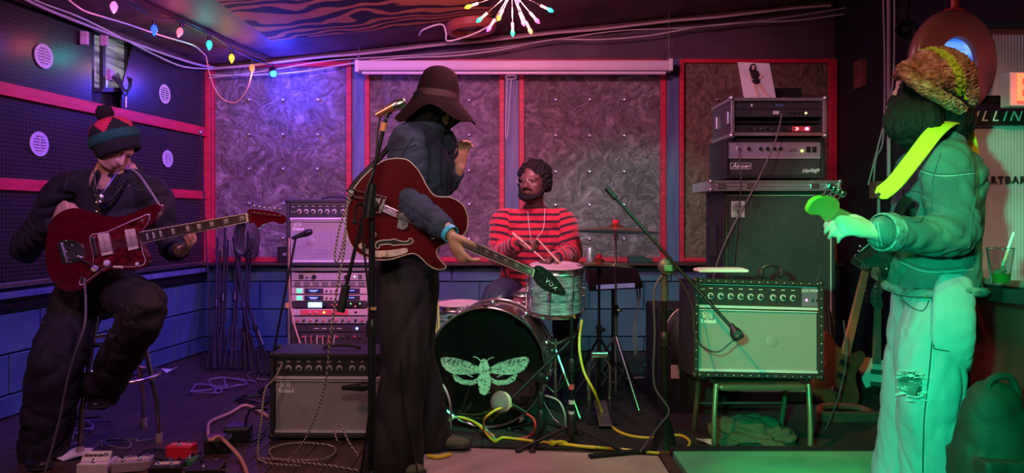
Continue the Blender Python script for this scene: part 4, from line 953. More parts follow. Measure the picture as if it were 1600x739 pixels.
# ---- red solid-body offset guitar of the seated player
GY = 3.42
g1 = thing('electric_guitar', 'cherry red offset electric guitar with cream pickups held by the seated player', 'guitar', P(110, 455, GY))
f1 = lambda u, v, w: P(u, v, GY-.0003*(u-150))+V((0, w, 0))
body = [(76, 351), (73, 366), (71, 384), (71, 403), (74, 423), (82, 440), (96, 452), (112, 456), (127, 452), (137, 444), (148, 434), (161, 426), (176, 421), (194, 421), (213, 421), (225, 418), (231, 410), (231, 402), (226, 393), (222, 382), (221, 368), (226, 358), (234, 352), (241, 343), (248, 332), (251, 324), (246, 319), (233, 322), (212, 331), (192, 337.5), (175, 339), (160, 337), (147, 333), (131, 328), (115, 325), (101, 328), (89, 335), (81, 343)]
MB().prism(smooth_outline(body, 3), f1, 0, .04).build('body', CHERRY, g1, smooth=True, bev=.008, segs=3)
gd = [(140.5, 369), (145, 365.8), (156, 363.6), (168, 361.5), (178, 357), (205, 345), (231, 333.8), (235, 334.5), (234, 342), (230, 350), (225, 358), (221, 364), (221, 380), (224, 395), (228.4, 406.5), (226, 413), (217, 416.6), (195, 417.3), (173, 417.6), (160, 421.5), (142, 435), (128, 445.6), (124.5, 445.5), (124, 440), (127, 433), (134, 424), (145, 410), (146.4, 403), (143.5, 389), (140.7, 376)]
MB().prism(gd, f1, 0, -.0022).build('pickguard_edge', mat('guard_white', (.8, .68, .7), .4), g1)
gc = (180, 388); MB().prism([(gc[0]+(x_-gc[0])*.975, gc[1]+(y_-gc[1])*.965) for x_, y_ in gd], f1, -.001, -.0032).build('pickguard', TORT, g1)
for q in ([(154, 365.5), (171, 363.8), (178.5, 396.5), (161, 400)], [(196, 359.2), (211.5, 357), (218.7, 388), (202.5, 392)]):
    o = MB().prism(q, f1, -.003, -.012).build('pickup', CREAM, g1, bev=.002)
    mb = MB(); 
    for i in range(6):
        s = .18+.64*i/5; cx_ = (q[0][0]+q[1][0])/2*(1-s)+(q[2][0]+q[3][0])/2*s; cy_ = (q[0][1]+q[1][1])/2*(1-s)+(q[2][1]+q[3][1])/2*s
        mb.cyl(f1(cx_, cy_, -.0118), f1(cx_, cy_, -.0135), .0025, n=8)
    mb.build('pole_piece', STEEL, o, kind='stuff')
tp_ = MB().prism(smooth_outline([(91, 380), (95, 376), (108, 375), (120, 377), (130, 386), (131, 397), (126, 407), (112, 411), (100, 412), (97, 408)], 3), f1, 0, -.003).build('tremolo_plate', CHR, g1, bev=.001)
mb = MB().prism([(91, 381), (97, 379), (106, 410), (100, 412)], f1, -.003, -.012); mb.build('tailpiece', CHR, g1, bev=.002)
mb = MB(); [mb.ell(f1(x_, y_, -.003), .0035, None, 8, 6) for x_, y_ in ((104, 376), (104, 393), (111, 409), (106, 403), (117, 399), (113, 383))]; mb.build('screw', STEEL, g1, kind='stuff')
MB().prism([(142.5, 371), (149, 370), (155.5, 398.5), (149.5, 400)], f1, -.003, -.014).build('bridge', CHR, g1, bev=.003)
MB().tube([f1(121, 400, -.006), f1(140, 408, -.03), f1(162, 415, -.035), f1(186, 416.5, -.033)], .003, 8, 4).build('tremolo_arm', CHR, g1, smooth=True); MB().cyl(f1(184, 416.3, -.033), f1(198, 417, -.032), .006).build('arm_tip', CREAM, g1)
for x_, y_, r_ in ((149.2, 420, .0165), (168.2, 411.3, .0165)): MB().lathe([(0, r_), (.008, r_*.95), (.014, r_*.6), (.015, .001)], f1(x_, y_, -.003), (0, -1, 0), 20).build('knob', mat('knob_white', (.78, .7, .66), .35), g1, smooth=True)
MB().lathe([(0, .009), (.003, .008), (.01, .003)], f1(222.5, 344.6, -.003), (0, -1, 0), 14).build('switch', STEEL, g1); MB().lathe([(0, .01), (.004, .009), (.006, .003)], f1(215, 412.5, -.003), (0, -1, 0), 14).build('switch', LET, g1); MB().lathe([(0, .01), (.004, .009), (.006, .003)], f1(132, 437, -.003), (0, -1, 0), 14).build('jack', CHR, g1)
neck(g1, f1, (219, 362), (224, 380.5), (385.5, 333.5), (387.5, 347), 21, INL)
MB().prism(smooth_outline([(386, 332), (389, 328), (393, 326.5), (412, 328), (433, 332), (444, 337), (447.5, 343), (444, 349), (437, 350), (429, 346.5), (418, 348), (409, 352.5), (403, 357.5), (400, 352), (396, 347.5), (388, 348)], 3), f1, -.002, .014).build('headstock', CHERRY, g1, smooth=True, bev=.002)
for i in range(6):
    x_ = 395.5+8*i; y_ = 330.5+i*1.0
    o = MB().cyl(f1(x_, y_+2, -.002), f1(x_, y_+2, -.018), .0035, n=10).build('tuner', CHR, g1, smooth=True); MB().tube([f1(x_, y_-2, .006), f1(x_+.5, y_-7, .006)], [.002, .002], 6).ell(f1(x_+.5, y_-8.5, .006), (.006, .003, .005), None, 10, 6).build('tuner_button', CHR, o, smooth=True)
strings(g1, f1, (100, 384), (106, 408), (386, 335), (387.5, 345.5))
# ---- wine-red hollow body of the hatted player
HY = 3.16
g2 = thing('electric_guitar', 'wine red hollow-body guitar with f-hole held by the man in the wide hat', 'guitar', P(611, 405, HY))
f2 = lambda u, v, w: P(u, v, HY+.0006*(u-640))+V((0, w, 0))
zd = lambda x, y: (530+x/3.695, 230+y/3.695)
bd = [(617, 247.5), (603, 250), (587, 259), (571, 273), (557, 289), (546.5, 308), (541, 331), (540, 352), (545, 374), (555, 391), (571, 401), (590, 406), (611, 405), (630, 399.5), (646, 396), (657, 402), (668, 413), (681, 420.5), (692, 420.5), (697, 417), (690, 409), (683.5, 400), (682.5, 391), (689, 384), (700, 379), (716, 374), (728, 362), (731, 349), (730, 334), (721, 318), (704, 308.5), (688, 307.5), (677, 304), (666, 289), (655, 268), (640, 252), (628, 248)]
so = smooth_outline(bd, 3)
MB().prism(so, f2, 0, .045).build('body', WINE, g2, smooth=True, bev=.006, segs=2)
bt = MB().tube([f2(u_, v_, -.001) for u_, v_ in so]+[f2(so[0][0], so[0][1], -.001)], .0022, 6).build('binding', BIND, g2, smooth=True)
fh = [zd(*p) for p in ((207, 562), (222, 545), (250, 537), (290, 536), (318, 530), (345, 540), (385, 545), (400, 538), (404, 528), (418, 528), (426, 542), (415, 556), (385, 563), (350, 562), (318, 568), (290, 560), (250, 562), (235, 568), (228, 582), (214, 582))]
fs_ = smooth_outline(fh, 3)
MB().prism(fs_, f2, -.0005, -.0025).build('f_hole', BLKP, g2)
MB().tube([f2(u_, v_, -.0015) for u_, v_ in fs_+[fs_[0]]], .0024, 6).build('f_hole_edge', BIND, g2)
pg = [zd(*p) for p in ((110, 558), (130, 575), (180, 590), (240, 597), (310, 592), (370, 583), (392, 583), (398, 597), (385, 612), (330, 628), (260, 637), (200, 632), (150, 610), (115, 585))]
MB().prism(smooth_outline(pg, 2), f2, -.0005, -.004).build('control_plate', mat('plate_cream', (.75, .62, .55), .25, var=.3, scale=40), g2, bev=.001)
for x_, y_ in ((197, 507), (262, 617), (133, 572)): MB().lathe([(0, .015), (.01, .014), (.016, .01), (.017, .001)], f2(*zd(x_, y_), -.001), (0, -1, 0), 18).build('knob', CREAM, g2, smooth=True)
mb = MB()
tl_ = [zd(180, 268), zd(278, 290), zd(240, 382), zd(182, 362)]
mb.tube([f2(*tl_[0], -.02), f2(*tl_[1], -.02), f2(*tl_[2], -.02), f2(*tl_[3], -.02)], .0035, 6); mb.tube([f2(*zd(60, 262), -.015), f2(*zd(100, 290), -.02), f2(*zd(185, 300), -.02), f2(*zd(215, 320), -.02), f2(*zd(200, 360), -.02)], .0035, 6)
mb.tube([f2(*zd(65, 240), -.015), f2(*zd(110, 252), -.02), f2(*zd(182, 270), -.02)], .0035, 6); mb.tube([f2(*zd(245, 295), -.02), f2(*zd(215, 375), -.02)], .003, 6); mb.build('tailpiece', CHR, g2, smooth=True)
MB().prism([zd(55, 250), zd(78, 238), zd(92, 262), zd(75, 290), zd(55, 282)], f2, .0, -.014).build('strap_hinge', CHR, g2, bev=.003)
MB().prism([zd(258, 300), zd(275, 298), zd(250, 380), zd(232, 378)], f2, -.005, -.022).build('bridge', CHR, g2, bev=.003)
for q in ([zd(348, 385), zd(402, 375), zd(400, 460), zd(372, 480), zd(335, 465)],): MB().prism(q, f2, -.001, -.012).build('pickup', STEEL, g2, bev=.002); MB().prism([zd(366, 392), zd(392, 388), zd(386, 448), zd(364, 452)], f2, -.011, -.016).build('pickup_cover', CHR, g2, bev=.002)
MB().prism([zd(185, 285), zd(235, 295), zd(225, 345), zd(190, 335)], f2, -.001, -.008).build('pickup', STEEL, g2, bev=.002)
MB().lathe([(0, .011), (.006, .009), (.01, .003)], f2(*zd(540, 520), -.001), (0, -1, 0), 14).build('knob', CHR, g2, smooth=True)
neck(g2, f2, (700, 359), (699, 378), (833.5, 420), (831, 432), 22, INL)
MB().prism(smooth_outline([(833, 420), (838, 415), (846, 416), (857, 423), (868, 433), (878, 446), (884, 456), (882, 461), (874, 461.5), (862, 458), (850, 453), (840, 445), (832, 433)], 3), f2, -.003, .012).build('headstock', BLKM, g2, smooth=True, bev=.002)
text('VOX', .026, LET, g2, Matrix.Translation(f2(861, 444.5, -.008)) @ Matrix.Rotation(R0(41), 4, 'Y') @ Matrix.Rotation(math.pi/2, 4, 'X'), name='logo_lettering', sp=1.3)
for k in range(6):
    x_, y_ = (840+6.6*k, 421+6.3*k); MB().cyl(f2(x_+1, y_, -.002), f2(x_+1, y_, -.014), .0036, n=10).build('tuner', CHR, g2, smooth=True)
for k in range(3): x_, y_ = (843+9*k, 440+5.5*k); MB().cyl(f2(x_, y_, -.002), f2(x_, y_, -.012), .003, n=10).build('tuner', CHR, g2, smooth=True)
strings(g2, f2, zd(205, 300), zd(195, 350), (833, 422), (831.5, 430.5))
# ---- generic solid body with its own local frame: x along the neck, y across, z towards the front
def solid_guitar(name, label, M4, bcol, hcol, ncol, guard=True, L=.86, only=None):
    t = thing(name, label, 'guitar', M4.translation); fn = lambda u, v, w: M4 @ V((u, v, -w))
    bo = [(-.02, .0), (-.02, .08), (.02, .15), (.09, .165), (.15, .135), (.19, .115), (.26, .13), (.33, .165), (.375, .16), (.36, .115), (.325, .07), (.32, .03), (.32, -.03), (.33, -.07), (.36, -.1), (.35, -.135), (.29, -.13), (.22, -.105), (.17, -.115), (.10, -.16), (.03, -.155), (-.01, -.09)]
    MB().prism(smooth_outline(bo, 3), fn, 0, .04).build('body', bcol, t, smooth=True, bev=.008, segs=3)
    if guard: MB().prism(smooth_outline([(.13, .06), (.2, .09), (.3, .11), (.33, .06), (.32, -.04), (.34, -.09), (.28, -.1), (.2, -.08), (.1, -.1), (.11, -.04), (.16, -.02)], 2), fn, 0, -.002).build('pickguard', mat('guard_pale', (.5, .48, .45), .4), t)
    MB().box((0, 0, 0), (.03, .07, .01)); 
    mb = MB(); mb.T = M4; mb.box((.07, 0, .006), (.03, .075, .012)); mb.build('bridge', CHR, t, bev=.002)
    for x_ in (.16, .24): mb = MB(); mb.T = M4; mb.box((x_, 0, .007), (.03, .07, .012)); mb.build('pickup', BLKP, t, bev=.003)
    MB().prism([(.30, .027), (L, .021), (L, -.021), (.30, -.027)], fn, -.004, .014).build('neck', ncol, t, bev=.004)
    MB().prism([(.29, .027), (L, .021), (L, -.021), (.29, -.027)], fn, -.004, -.008).build('fretboard', ncol, t)
    MB().prism(smooth_outline([(L, .022), (L+.03, .04), (L+.08, .045), (L+.15, .03), (L+.185, .005), (L+.17, -.03), (L+.13, -.035), (L+.09, -.025), (L+.05, -.03), (L+.02, -.035), (L, -.022)], 3), fn, 0, .014).build('headstock', hcol, t, smooth=True, bev=.002)
    for k in range(4):
        o = MB().cyl(fn(L+.04+.035*k, .02, 0), fn(L+.04+.035*k, .018, -.014), .006, n=10).build('tuner', CHR, t, smooth=True); MB().tube([fn(L+.04+.035*k, .03, .008), fn(L+.04+.035*k, .062, .008)], .003, 6).ell(fn(L+.04+.035*k, .068, .008), (.011, .006, .011), None, 10, 6).build('tuner_button', CHR, o, smooth=True)
    return t
def basis(o, xdir, z):
    x_ = V(xdir).normalized(); z = V(z); z = (z-x_*z.dot(x_)).normalized(); y_ = z.cross(x_)
    return Matrix.Translation(o) @ Matrix((x_, y_, z)).transposed().to_4x4()
# bass of the man in denim: the neck comes towards the camera side
a_, b_ = P(1425, 392, 2.98), P(1300, 331, 2.42)
d_ = (b_-a_).normalized()
solid_guitar('bass_guitar', 'black bass guitar with yellow headstock held by the man in denim', basis(b_-d_*.74, d_, (-.75, -.35, .35)), mat('black_gloss', (.01, .01, .01), .15, coat=.5), mat('headstock_yellow', (.95, .42, .03), .4, coat=.2), mat('neck_maple', (.35, .24, .08), .35), L=.74)
# red-brown bass standing on its stand in the corner
a_, b_ = P(1303, 628, 4.3), P(1352, 424, 4.55)
d_ = (b_-a_).normalized()
solid_guitar('bass_guitar', 'reddish brown bass guitar leaning in a stand in the dark corner', basis(a_, d_, (.25, -1, .1)), mat('brown_gloss', (.22, .06, .03), .2, var=.3, coat=.4), mat('headstock_brown', (.12, .04, .02), .35), mat('fretboard_orange', (.45, .14, .08), .35), guard=False, L=.84)
t = thing('guitar_stand', 'red padded guitar stand under the bass in the dark corner', 'guitar stand', (P(1312, 0, 4.25).x, 4.3, 0)); gx = P(1312, 0, 4.25).x
MB().tube([(gx-.14, 4.15, .02), (gx-.1, 4.25, .06), (gx+.12, 4.25, .05), (gx+.16, 4.13, .02)], .02, 8, 4).build('cradle', mat('red_brown_foam', (.3, .05, .03), .7), t, smooth=True); MB().cyl((gx, 4.3, .05), (gx+.08, 4.62, .8), .012).build('post', BLKM, t); MB().tube([(gx, 4.3, .06), (gx+.05, 4.66, .012)], .01, 8).build('rear_leg', BLKM, t)
MB().box((gx, 4.12, .035), (.36, .03, .06)).build('front_rail', mat('red_brown_foam', (.3, .05, .03)), t, bev=.01)
# second instrument, dark, behind
a_, b_ = P(1368, 640, 4.75), P(1372, 440, 4.95); d_ = (b_-a_).normalized()
solid_guitar('electric_guitar', 'dark guitar standing behind the brown bass in the corner', basis(a_, d_, (-.35, -1, .1)), mat('black_gloss', (0, 0, 0)), BLKP, mat('board_redwood', (.2, .04, .02), .4), L=.66)
# ================================================================ MICROPHONE STANDS
GRIP = mat('cable_tape_red', (.8, .08, .1), .5)
def mic(t, p, d, s=1., head=STEEL, bodym=BLKP, long=.16):
    d = V(d).normalized(); p = V(p)
    MB().lathe([(-.055*s, .006*s), (-.05*s, .017*s), (-.03*s, .0245*s), (-.01*s, .0255*s), (.01*s, .021*s)], p, d, 20).build('mic_grille', head, t, smooth=True)
    MB().lathe([(.008*s, .022*s), (.02*s, .02*s), (long*s*.9, .0125*s), (long*s, .011*s)], p, d, 18).build('mic_body', bodym, t, smooth=True)
def mstand(label, base, top, boom, rbase='tripod', r=.3, polem=BLKM, clutch=None, pr=.0095, grp=None, loc=None, a0=.4, catn='microphone stand'):
    base = V(base); t = thing('microphone_stand', label, catn, (base.x, base.y, 0), grp)
    MB().cyl((base.x, base.y, .03), (base.x, base.y, top*.6), pr*1.25).build('lower_pole', polem, t, smooth=True); MB().cyl((base.x, base.y, top*.55), (base.x, base.y, top), pr).build('upper_pole', polem, t, smooth=True)
    MB().lathe([(0, pr*1.7), (.03, pr*1.9), (.06, pr*1.7), (.07, pr*1.1)], (base.x, base.y, top*.57), (0, 0, 1), 14).build('clutch', BLKP, t, smooth=True)
    if rbase == 'tripod':
        MB().lathe([(.05, .02), (.07, .028), (.14, .024), (.16, .014)], (base.x, base.y, 0), (0, 0, 1), 16).build('leg_hub', BLKP, t, smooth=True)
        for k in range(3):
            a_ = a0+2*math.pi*k/3; e_ = (base.x+math.cos(a_)*r, base.y+math.sin(a_)*r, .014)
            o = MB().tube([(base.x, base.y, .1), e_], .0085, 8).build('leg', polem, t, smooth=True); MB().ell(e_, (.018, .018, .013)).build('rubber_foot', RUB, o, smooth=True)
    else: MB().lathe(rbase, (base.x, base.y, 0), (0, 0, 1), 32).build('base', BLKM, t, smooth=True)
    if boom:
        a_, b_ = V(boom[0]), V(boom[1]); pv = V((base.x, base.y, top))
        MB().cyl(a_, b_, .0075).build('boom', polem, t, smooth=True); MB().lathe([(-.02, .018), (-.016, .026), (.016, .026), (.02, .018)], pv, (0, -1, 0), 20).build('boom_clamp', BLKM, t, smooth=True)
    return t
# vocal microphone in front of the hatted player
VY = 2.9
bx_ = P(581, 0, VY).x; a_, b_ = P(603, 186, VY-.03), P(532, 486, VY-.03); pz = P(0, 322, VY).z
t = mstand('black boom microphone stand with vocal microphone in front of the hatted player', (bx_, VY, 0), pz, (a_, b_), r=.3, pr=.0125, a0=1.2)
MB().cyl(P(541, 446, VY-.03), P(532, 487, VY-.03), .017).build('counterweight', RUB, t, smooth=True); MB().cyl(P(598, 205, VY-.03), P(601, 192, VY-.03), .012).build('tape_band', mat('orange_tape', (.8, .35, .15), .5), t)
MB().cyl(P(574, 340, VY-.02), P(581, 288, VY-.02), .024, .02).build('clamp_sleeve', BLKP, t, smooth=True); MB().tube([P(575, 330, VY-.03), P(561, 318, VY-.06), P(556, 328, VY-.06), P(555, 345, VY-.06)], .0045, 6, 3).build('clamp_lever', BLKM, t); MB().ell(P(555, 347, VY-.06), .011).build('lever_knob', RUB, t)
MB().cyl(P(581, 480, VY-.005), P(581, 484, VY-.005), .018).build('tape_band', mat('orange_tape', (0, 0, 0)), t)
MB().tube([P(603, 184, VY-.03), P(606, 178, VY-.03), P(612, 174, VY-.03)], .009, 8, 3).build('mic_clip', BLKP, t, smooth=True)
mt = thing('microphone', 'copper-coloured vocal microphone on the boom in front of the hatted player', 'microphone', P(620, 166, VY))
mic(mt, P(617, 166, VY-.03), P(590, 178, VY-.03)-P(617, 165, VY-.03), .85, STEEL, mat('copper_mic', (.75, .3, .15), .3, .8), .095)
# big boom stand with heavy base aimed at the riveted amp
BYs = 3.62; bx_ = P(1038, 0, BYs).x
t = mstand('tall boom microphone stand with bell base in front of the bass drum side', (bx_, BYs, 0), P(0, 416, BYs).z, (P(948, 294, BYs+.02), P(1146, 515, BYs-.27)), rbase=[(.0, .07), (.01, .075), (.03, .06), (.1, .045), (.16, .03), (.17, .014)], pr=.013)
MB().cyl((bx_, BYs, P(0, 470, BYs).z), (bx_, BYs, P(0, 430, BYs).z), .019).build('grip_sleeve', mat('grip_green_grey', (.12, .15, .12), .4, .4), t, smooth=True)
MB().lathe([(-.03, .03), (-.02, .042), (.02, .042), (.03, .03)], (bx_+.01, BYs-.01, P(0, 416, BYs).z), (0, -1, 0), 20).build('clamp_disc', mat('grip_green_grey', (0, 0, 0)), t, smooth=True); MB().box((bx_+.01, BYs-.045, P(0, 418, BYs).z), (.04, .012, .03)).build('wing_knob', mat('wing_green', (.1, .6, .25), .4), t, bev=.004)
MB().cyl(P(948, 294, BYs+.02), P(962, 310, BYs+.0), .014).build('counterweight', RUB, t, smooth=True)
MB().bar((P(920, 0, 3.52).x, 3.5, .012), (P(1036, 0, 3.6).x, 3.6, .02), .035, .02).build('floor_bar', BLKM, t, bev=.004)
mp = P(1150, 521, BYs-.29)
mt = thing('microphone', 'small black microphone on the boom facing the riveted amplifier', 'microphone', mp)
MB().lathe([(-.03, .014), (-.025, .026), (.0, .028), (.012, .024), (.03, .014), (.05, .01)], mp, P(1146, 515, BYs-.27)-mp+V((0, -.01, .0)), 20).build('mic_head', BLKP, mt, smooth=True)
MB().lathe([(.0, .017), (.004, .017)], mp+V((0, -.027, 0)), (0, -1, 0), 20).build('mic_ring', STEEL, mt)
# short taped stand before the bass drum
SX = P(893, 0, 3.72).x; SYY = 3.72
t = mstand('short microphone stand wrapped in red tape in front of the bass drum', (SX, SYY, 0), P(0, 495, SYY).z, None, r=.3, a0=3.6)
for y_, h_, c_ in ((604, 8, GRIP), (670, 8, GRIP), (650, 16, LET), (628, 6, LET)): z_ = P(0, y_, SYY).z; MB().cyl((SX, SYY, z_-h_/2*.0032), (SX, SYY, z_+h_/2*.0032), .0145).build('tape_band', c_, t)
SX2 = P(845, 0, 3.8).x
t = mstand('low boom microphone stand holding the bass drum microphone', (SX2, 3.8, 0), P(0, 590, 3.8).z, (P(800, 622, 3.72), P(898, 526, 3.88)), r=.22, a0=.3)
MB().cyl((SX2, 3.8, P(0, 656, 3.8).z-.008), (SX2, 3.8, P(0, 656, 3.8).z+.008), .0145).build('tape_band', mat('yellow_tape', (.7, .75, .2), .5), t)
km = P(783, 628, 3.7); kd = V((.9, -.28, -.12)).normalized()
mt = thing('microphone', 'round silver bass drum microphone with green reflections', 'microphone', km)
MB().lathe([(-.03, .035), (-.02, .05), (.0, .055), (.02, .05), (.03, .03)], km, (-.5, -.85, .1), 28).build('mic_grille', mat('mic_mesh', (.4, .42, .38), .35, .8, bump=.8, bscale=400), mt, smooth=True)
MB().lathe([(-.034, .012), (-.03, .048), (-.02, .05)], km+V((.02, .01, 0)), (.5, .85, -.1), 28).build('mic_back', CREAM, mt, smooth=True)
MB().cyl(km+V((.03, 0, -.0)), P(822, 645, 3.7), .013, .01).build('mic_tail', BLKP, mt, smooth=True)
# microphone on the upper amplifier
t = mstand('thin leaning microphone stand in front of the upper amplifier', (P(436, 0, 4.72).x, 4.72, 0), P(0, 545, 4.72).z, (P(428, 548, 4.7), P(462, 372, 4.72)), r=.2)
mp = P(472, 365, 4.72); mt = thing('microphone', 'black microphone pointing at the upper amplifier', 'microphone', mp); mic(mt, mp+V((.02, 0, 0)), P(461, 369, 4.72)-mp, .9, BLKM, BLKP, .1)
MB().box(P(449, 477, 4.69), (.02, .02, .03)).build('tape_band', mat('orange_tape', (0, 0, 0)), t)
mp = P(562, 604, 3.66); mt = thing('microphone', 'black microphone hanging in front of the floor amplifier', 'microphone', mp); mic(mt, mp, (-1, .1, -.1), 1., BLKM, BLKP, .09); 
MB().tube([mp+V((.05, .01, 0)), mp+V((.1, -.02, .1)), mp+V((.12, 0, .3))], .006, 8, 4).build('gooseneck', RUB, mt, smooth=True)
# drum overhead stand tip over the toms
# folded stands leaning in the left corner
lean = [((345, 552, 5.6), (352, 356, 6.0)), ((362, 560, 5.5), (372, 350, 5.95)), ((378, 556, 5.5), (388, 362, 6.0)), ((396, 565, 5.4), (365, 372, 5.9)), ((420, 560, 5.3), (378, 440, 5.8)), ((336, 560, 5.5), (340, 372, 6.0))]
for i, (a_, b_) in enumerate(lean):
    a_ = P(*a_); a_.z = .02; b_ = P(*b_)
    t = thing('folded_stand', ['folded black microphone stand leaning in the corner, second from left', 'folded black microphone stand leaning in the corner, third from left', 'folded black microphone stand leaning in the corner, fourth from left', 'folded black microphone stand crossing the bundle in the corner', 'short folded stand leaning rightmost in the corner', 'folded black microphone stand leaning in the corner, leftmost'][i], 'microphone stand', a_, 'folded stands in the corner')
    MB().cyl(a_, b_, .011).build('pole', RUB, t, smooth=True); d_ = (b_-a_)
    for k in range(3): MB().cyl(a_+d_*.28+V((.02*(k-1), -.015, 0)), a_+V((.05*(k-1), -.03, .01)), .009).build('leg', RUB, t, smooth=True)
    MB().cyl(a_+d_*.45, a_+d_*.5, .02).build('clutch', BLKP, t); MB().cyl(a_+d_*.3+V((.03, -.02, 0)), b_+V((.03, -.02, -.1)), .008).build('boom', STEEL if i == 4 else RUB, t, smooth=True)
# grey pole in front of the corner
a_ = P(333, 572, 5.45); a_.z = 0; b_ = P(313, 207, 5.9)
t = thing('pole', 'thin grey pole leaning at the end of the left wall', 'pole', a_); MB().cyl(a_, b_, .006).build('tube', BLKM, t, smooth=True); MB().ell(b_, .016).build('end_cap', ALU, t)
# ================================================================ STOOL
sc = V((P(178, 0, 3.8).x, 3.8, 0)); t = thing('bar_stool', 'chrome bar stool under the seated guitarist', 'stool', sc)
MB().lathe([(0, .15), (.015, .18), (.06, .185), (.08, .16), (.085, .01)], sc+V((0, 0, .66)), (0, 0, 1), 40).build('seat', mat('stool_seat', (.03, .015, .015), .4), t, smooth=True)
SCH = mat('stool_chrome', (.72, .62, .6), .2, 1)
for zz_, rr in ((.33, .215), (.52, .165)):
    MB().tube([sc+V((math.cos(a)*rr, math.sin(a)*rr, zz_)) for a in [2*math.pi*i/40 for i in range(41)]], .0115, 10).build('foot_ring', SCH, t, smooth=True)
for k in range(4):
    a_ = R0(-97+90*k); c_, s_ = math.cos(a_), math.sin(a_)
    o = MB().tube([sc+V((c_*.13, s_*.13, .66)), sc+V((c_*.2, s_*.2, .36)), sc+V((c_*.235, s_*.235, .22)), sc+V((c_*.25, s_*.25, .02))], .0125, 10).build('leg', SCH, t, smooth=True); MB().cyl(sc+V((c_*.25, s_*.25, .0)), sc+V((c_*.25, s_*.25, .045)), .018).build('rubber_foot', mat('foot_grey', (.35, .28, .28), .6), o)
# ================================================================ PEOPLE
def hand(mb, W, d, n, thumb=1, curl=(.5, .6, .5), s=1., spread=.012, thumb_curl=.3):
    """W wrist, d pointing direction, n palm normal (fingers curl towards it), thumb=+1/-1 chooses the thumb side."""
    W = V(W); d = V(d).normalized(); n = V(n); n = (n-d*n.dot(d)).normalized(); sd = d.cross(n)*thumb
    kn = W+d*.09*s
    mb.limb([W-d*.02*s, W+d*.03*s, W+d*.065*s, kn], [(.026*s, .02*s), (.034*s, .018*s), (.041*s, .017*s), (.038*s, .012*s)], ref=n)
    for i, (off, ln) in enumerate(((.031, .072), (.0105, .08), (-.0105, .074), (-.031, .058))):
        p = kn+sd*off*s-d*(.006 if i == 3 else 0)*s; a = 0; pts = [p-d*.02*s]; q = d+sd*(off*spread/.012*1.6)
        q.normalize(); pts.append(p)
        c_ = curl if isinstance(curl[0], (int, float)) else curl[i]
        for seg, f in enumerate((.45, .3, .25)):
            a += c_[seg]; dir_ = q*math.cos(a)+n*math.sin(a); p = p+dir_*ln*f*s; pts.append(p)
        mb.limb(pts, [.0095*s, .0098*s, .0088*s, .0082*s, .0068*s], n=10, sm=4)
    b = W+d*.025*s+sd*.026*s
    t1 = (d*.6+sd*.75+n*.25).normalized(); t2 = (d*(.85)+sd*.25+n*(.3+thumb_curl)).normalized(); t3 = (d*.9-sd*.1+n*(.3+thumb_curl*1.5)).normalized()
    p1 = b+t1*.036*s; p2 = p1+t2*.032*s; p3 = p2+t3*.024*s
    mb.limb([b-t1*.015*s, p1, p2, p3], [.014*s, .0125*s, .0105*s, .008*s], n=10, sm=4)
def axes(f, up):
    f = V(f).normalized(); u = V(up); u = (u-f*u.dot(f)).normalized(); l = u.cross(f)   # l: the figure's left
    return f, u, l
def head(mb, c, f, up, s=1., neck_to=None):
    f, u, l = axes(f, up); c = V(c); R_ = Matrix((l, f, u)).transposed()
    A = lambda x, y, z: c+(l*x+f*y+u*z)*s
    mb.ell(A(0, -.012, .03), V((.077, .094, .088))*s, R_, 24, 16)
    mb.ell(A(0, .026, -.03), V((.064, .064, .078))*s, R_, 20, 14)
    mb.ell(A(0, .048, -.083), V((.034, .034, .028))*s, R_)               # chin
    mb.limb([A(-.05, -.01, -.045), A(-.04, .035, -.082), A(0, .058, -.093)], [.02*s, .019*s, .018*s]); mb.limb([A(.05, -.01, -.045), A(.04, .035, -.082), A(0, .058, -.093)], [.02*s, .019*s, .018*s])
    mb.limb([A(-.045, .068, .02), A(0, .085, .018), A(.045, .068, .02)], [(.012*s, .009*s), .011*s, (.012*s, .009*s)])   # brow
    mb.limb([A(0, .086, .008), A(0, .103, -.018), A(0, .112, -.034)], [.008*s, .0095*s, .013*s])            # nose
    for q in (-1, 1):
        mb.ell(A(q*.012, .096, -.036), .0095*s, None, 10, 8); mb.ell(A(q*.04, .06, -.022), V((.022, .018, .02))*s, R_)
        mb.ell(A(q*.03, .079, .003), V((.013, .008, .009))*s, R_, 12, 8)                                      # eyelid
        mb.limb([A(q*.076, -.008, .018), A(q*.086, -.016, .006), A(q*.08, -.008, -.03)], [(.012*s, .008*s), (.013*s, .007*s), .008*s])  # ear
    mb.limb([A(-.022, .082, -.057), A(0, .092, -.055), A(.022, .082, -.057)], [.0055*s, .007*s, .0055*s]); mb.limb([A(-.02, .08, -.067), A(0, .09, -.068), A(.02, .08, -.067)], [.0055*s, .0075*s, .0055*s])
    if neck_to is not None: mb.limb([A(0, -.02, -.03), A(0, -.02, -.08)*.5+V(neck_to)*.5, V(neck_to)], [.055*s, .054*s, .062*s])
    return A, R_
def eyes(par, A, s=1.):
    for q in (-1, 1):
        o = MB().ell(A(q*.03, .0835, .002), .0062*s, None, 10, 8).build('eye', mat('eye_dark', (.02, .015, .012), .2), par, smooth=True)
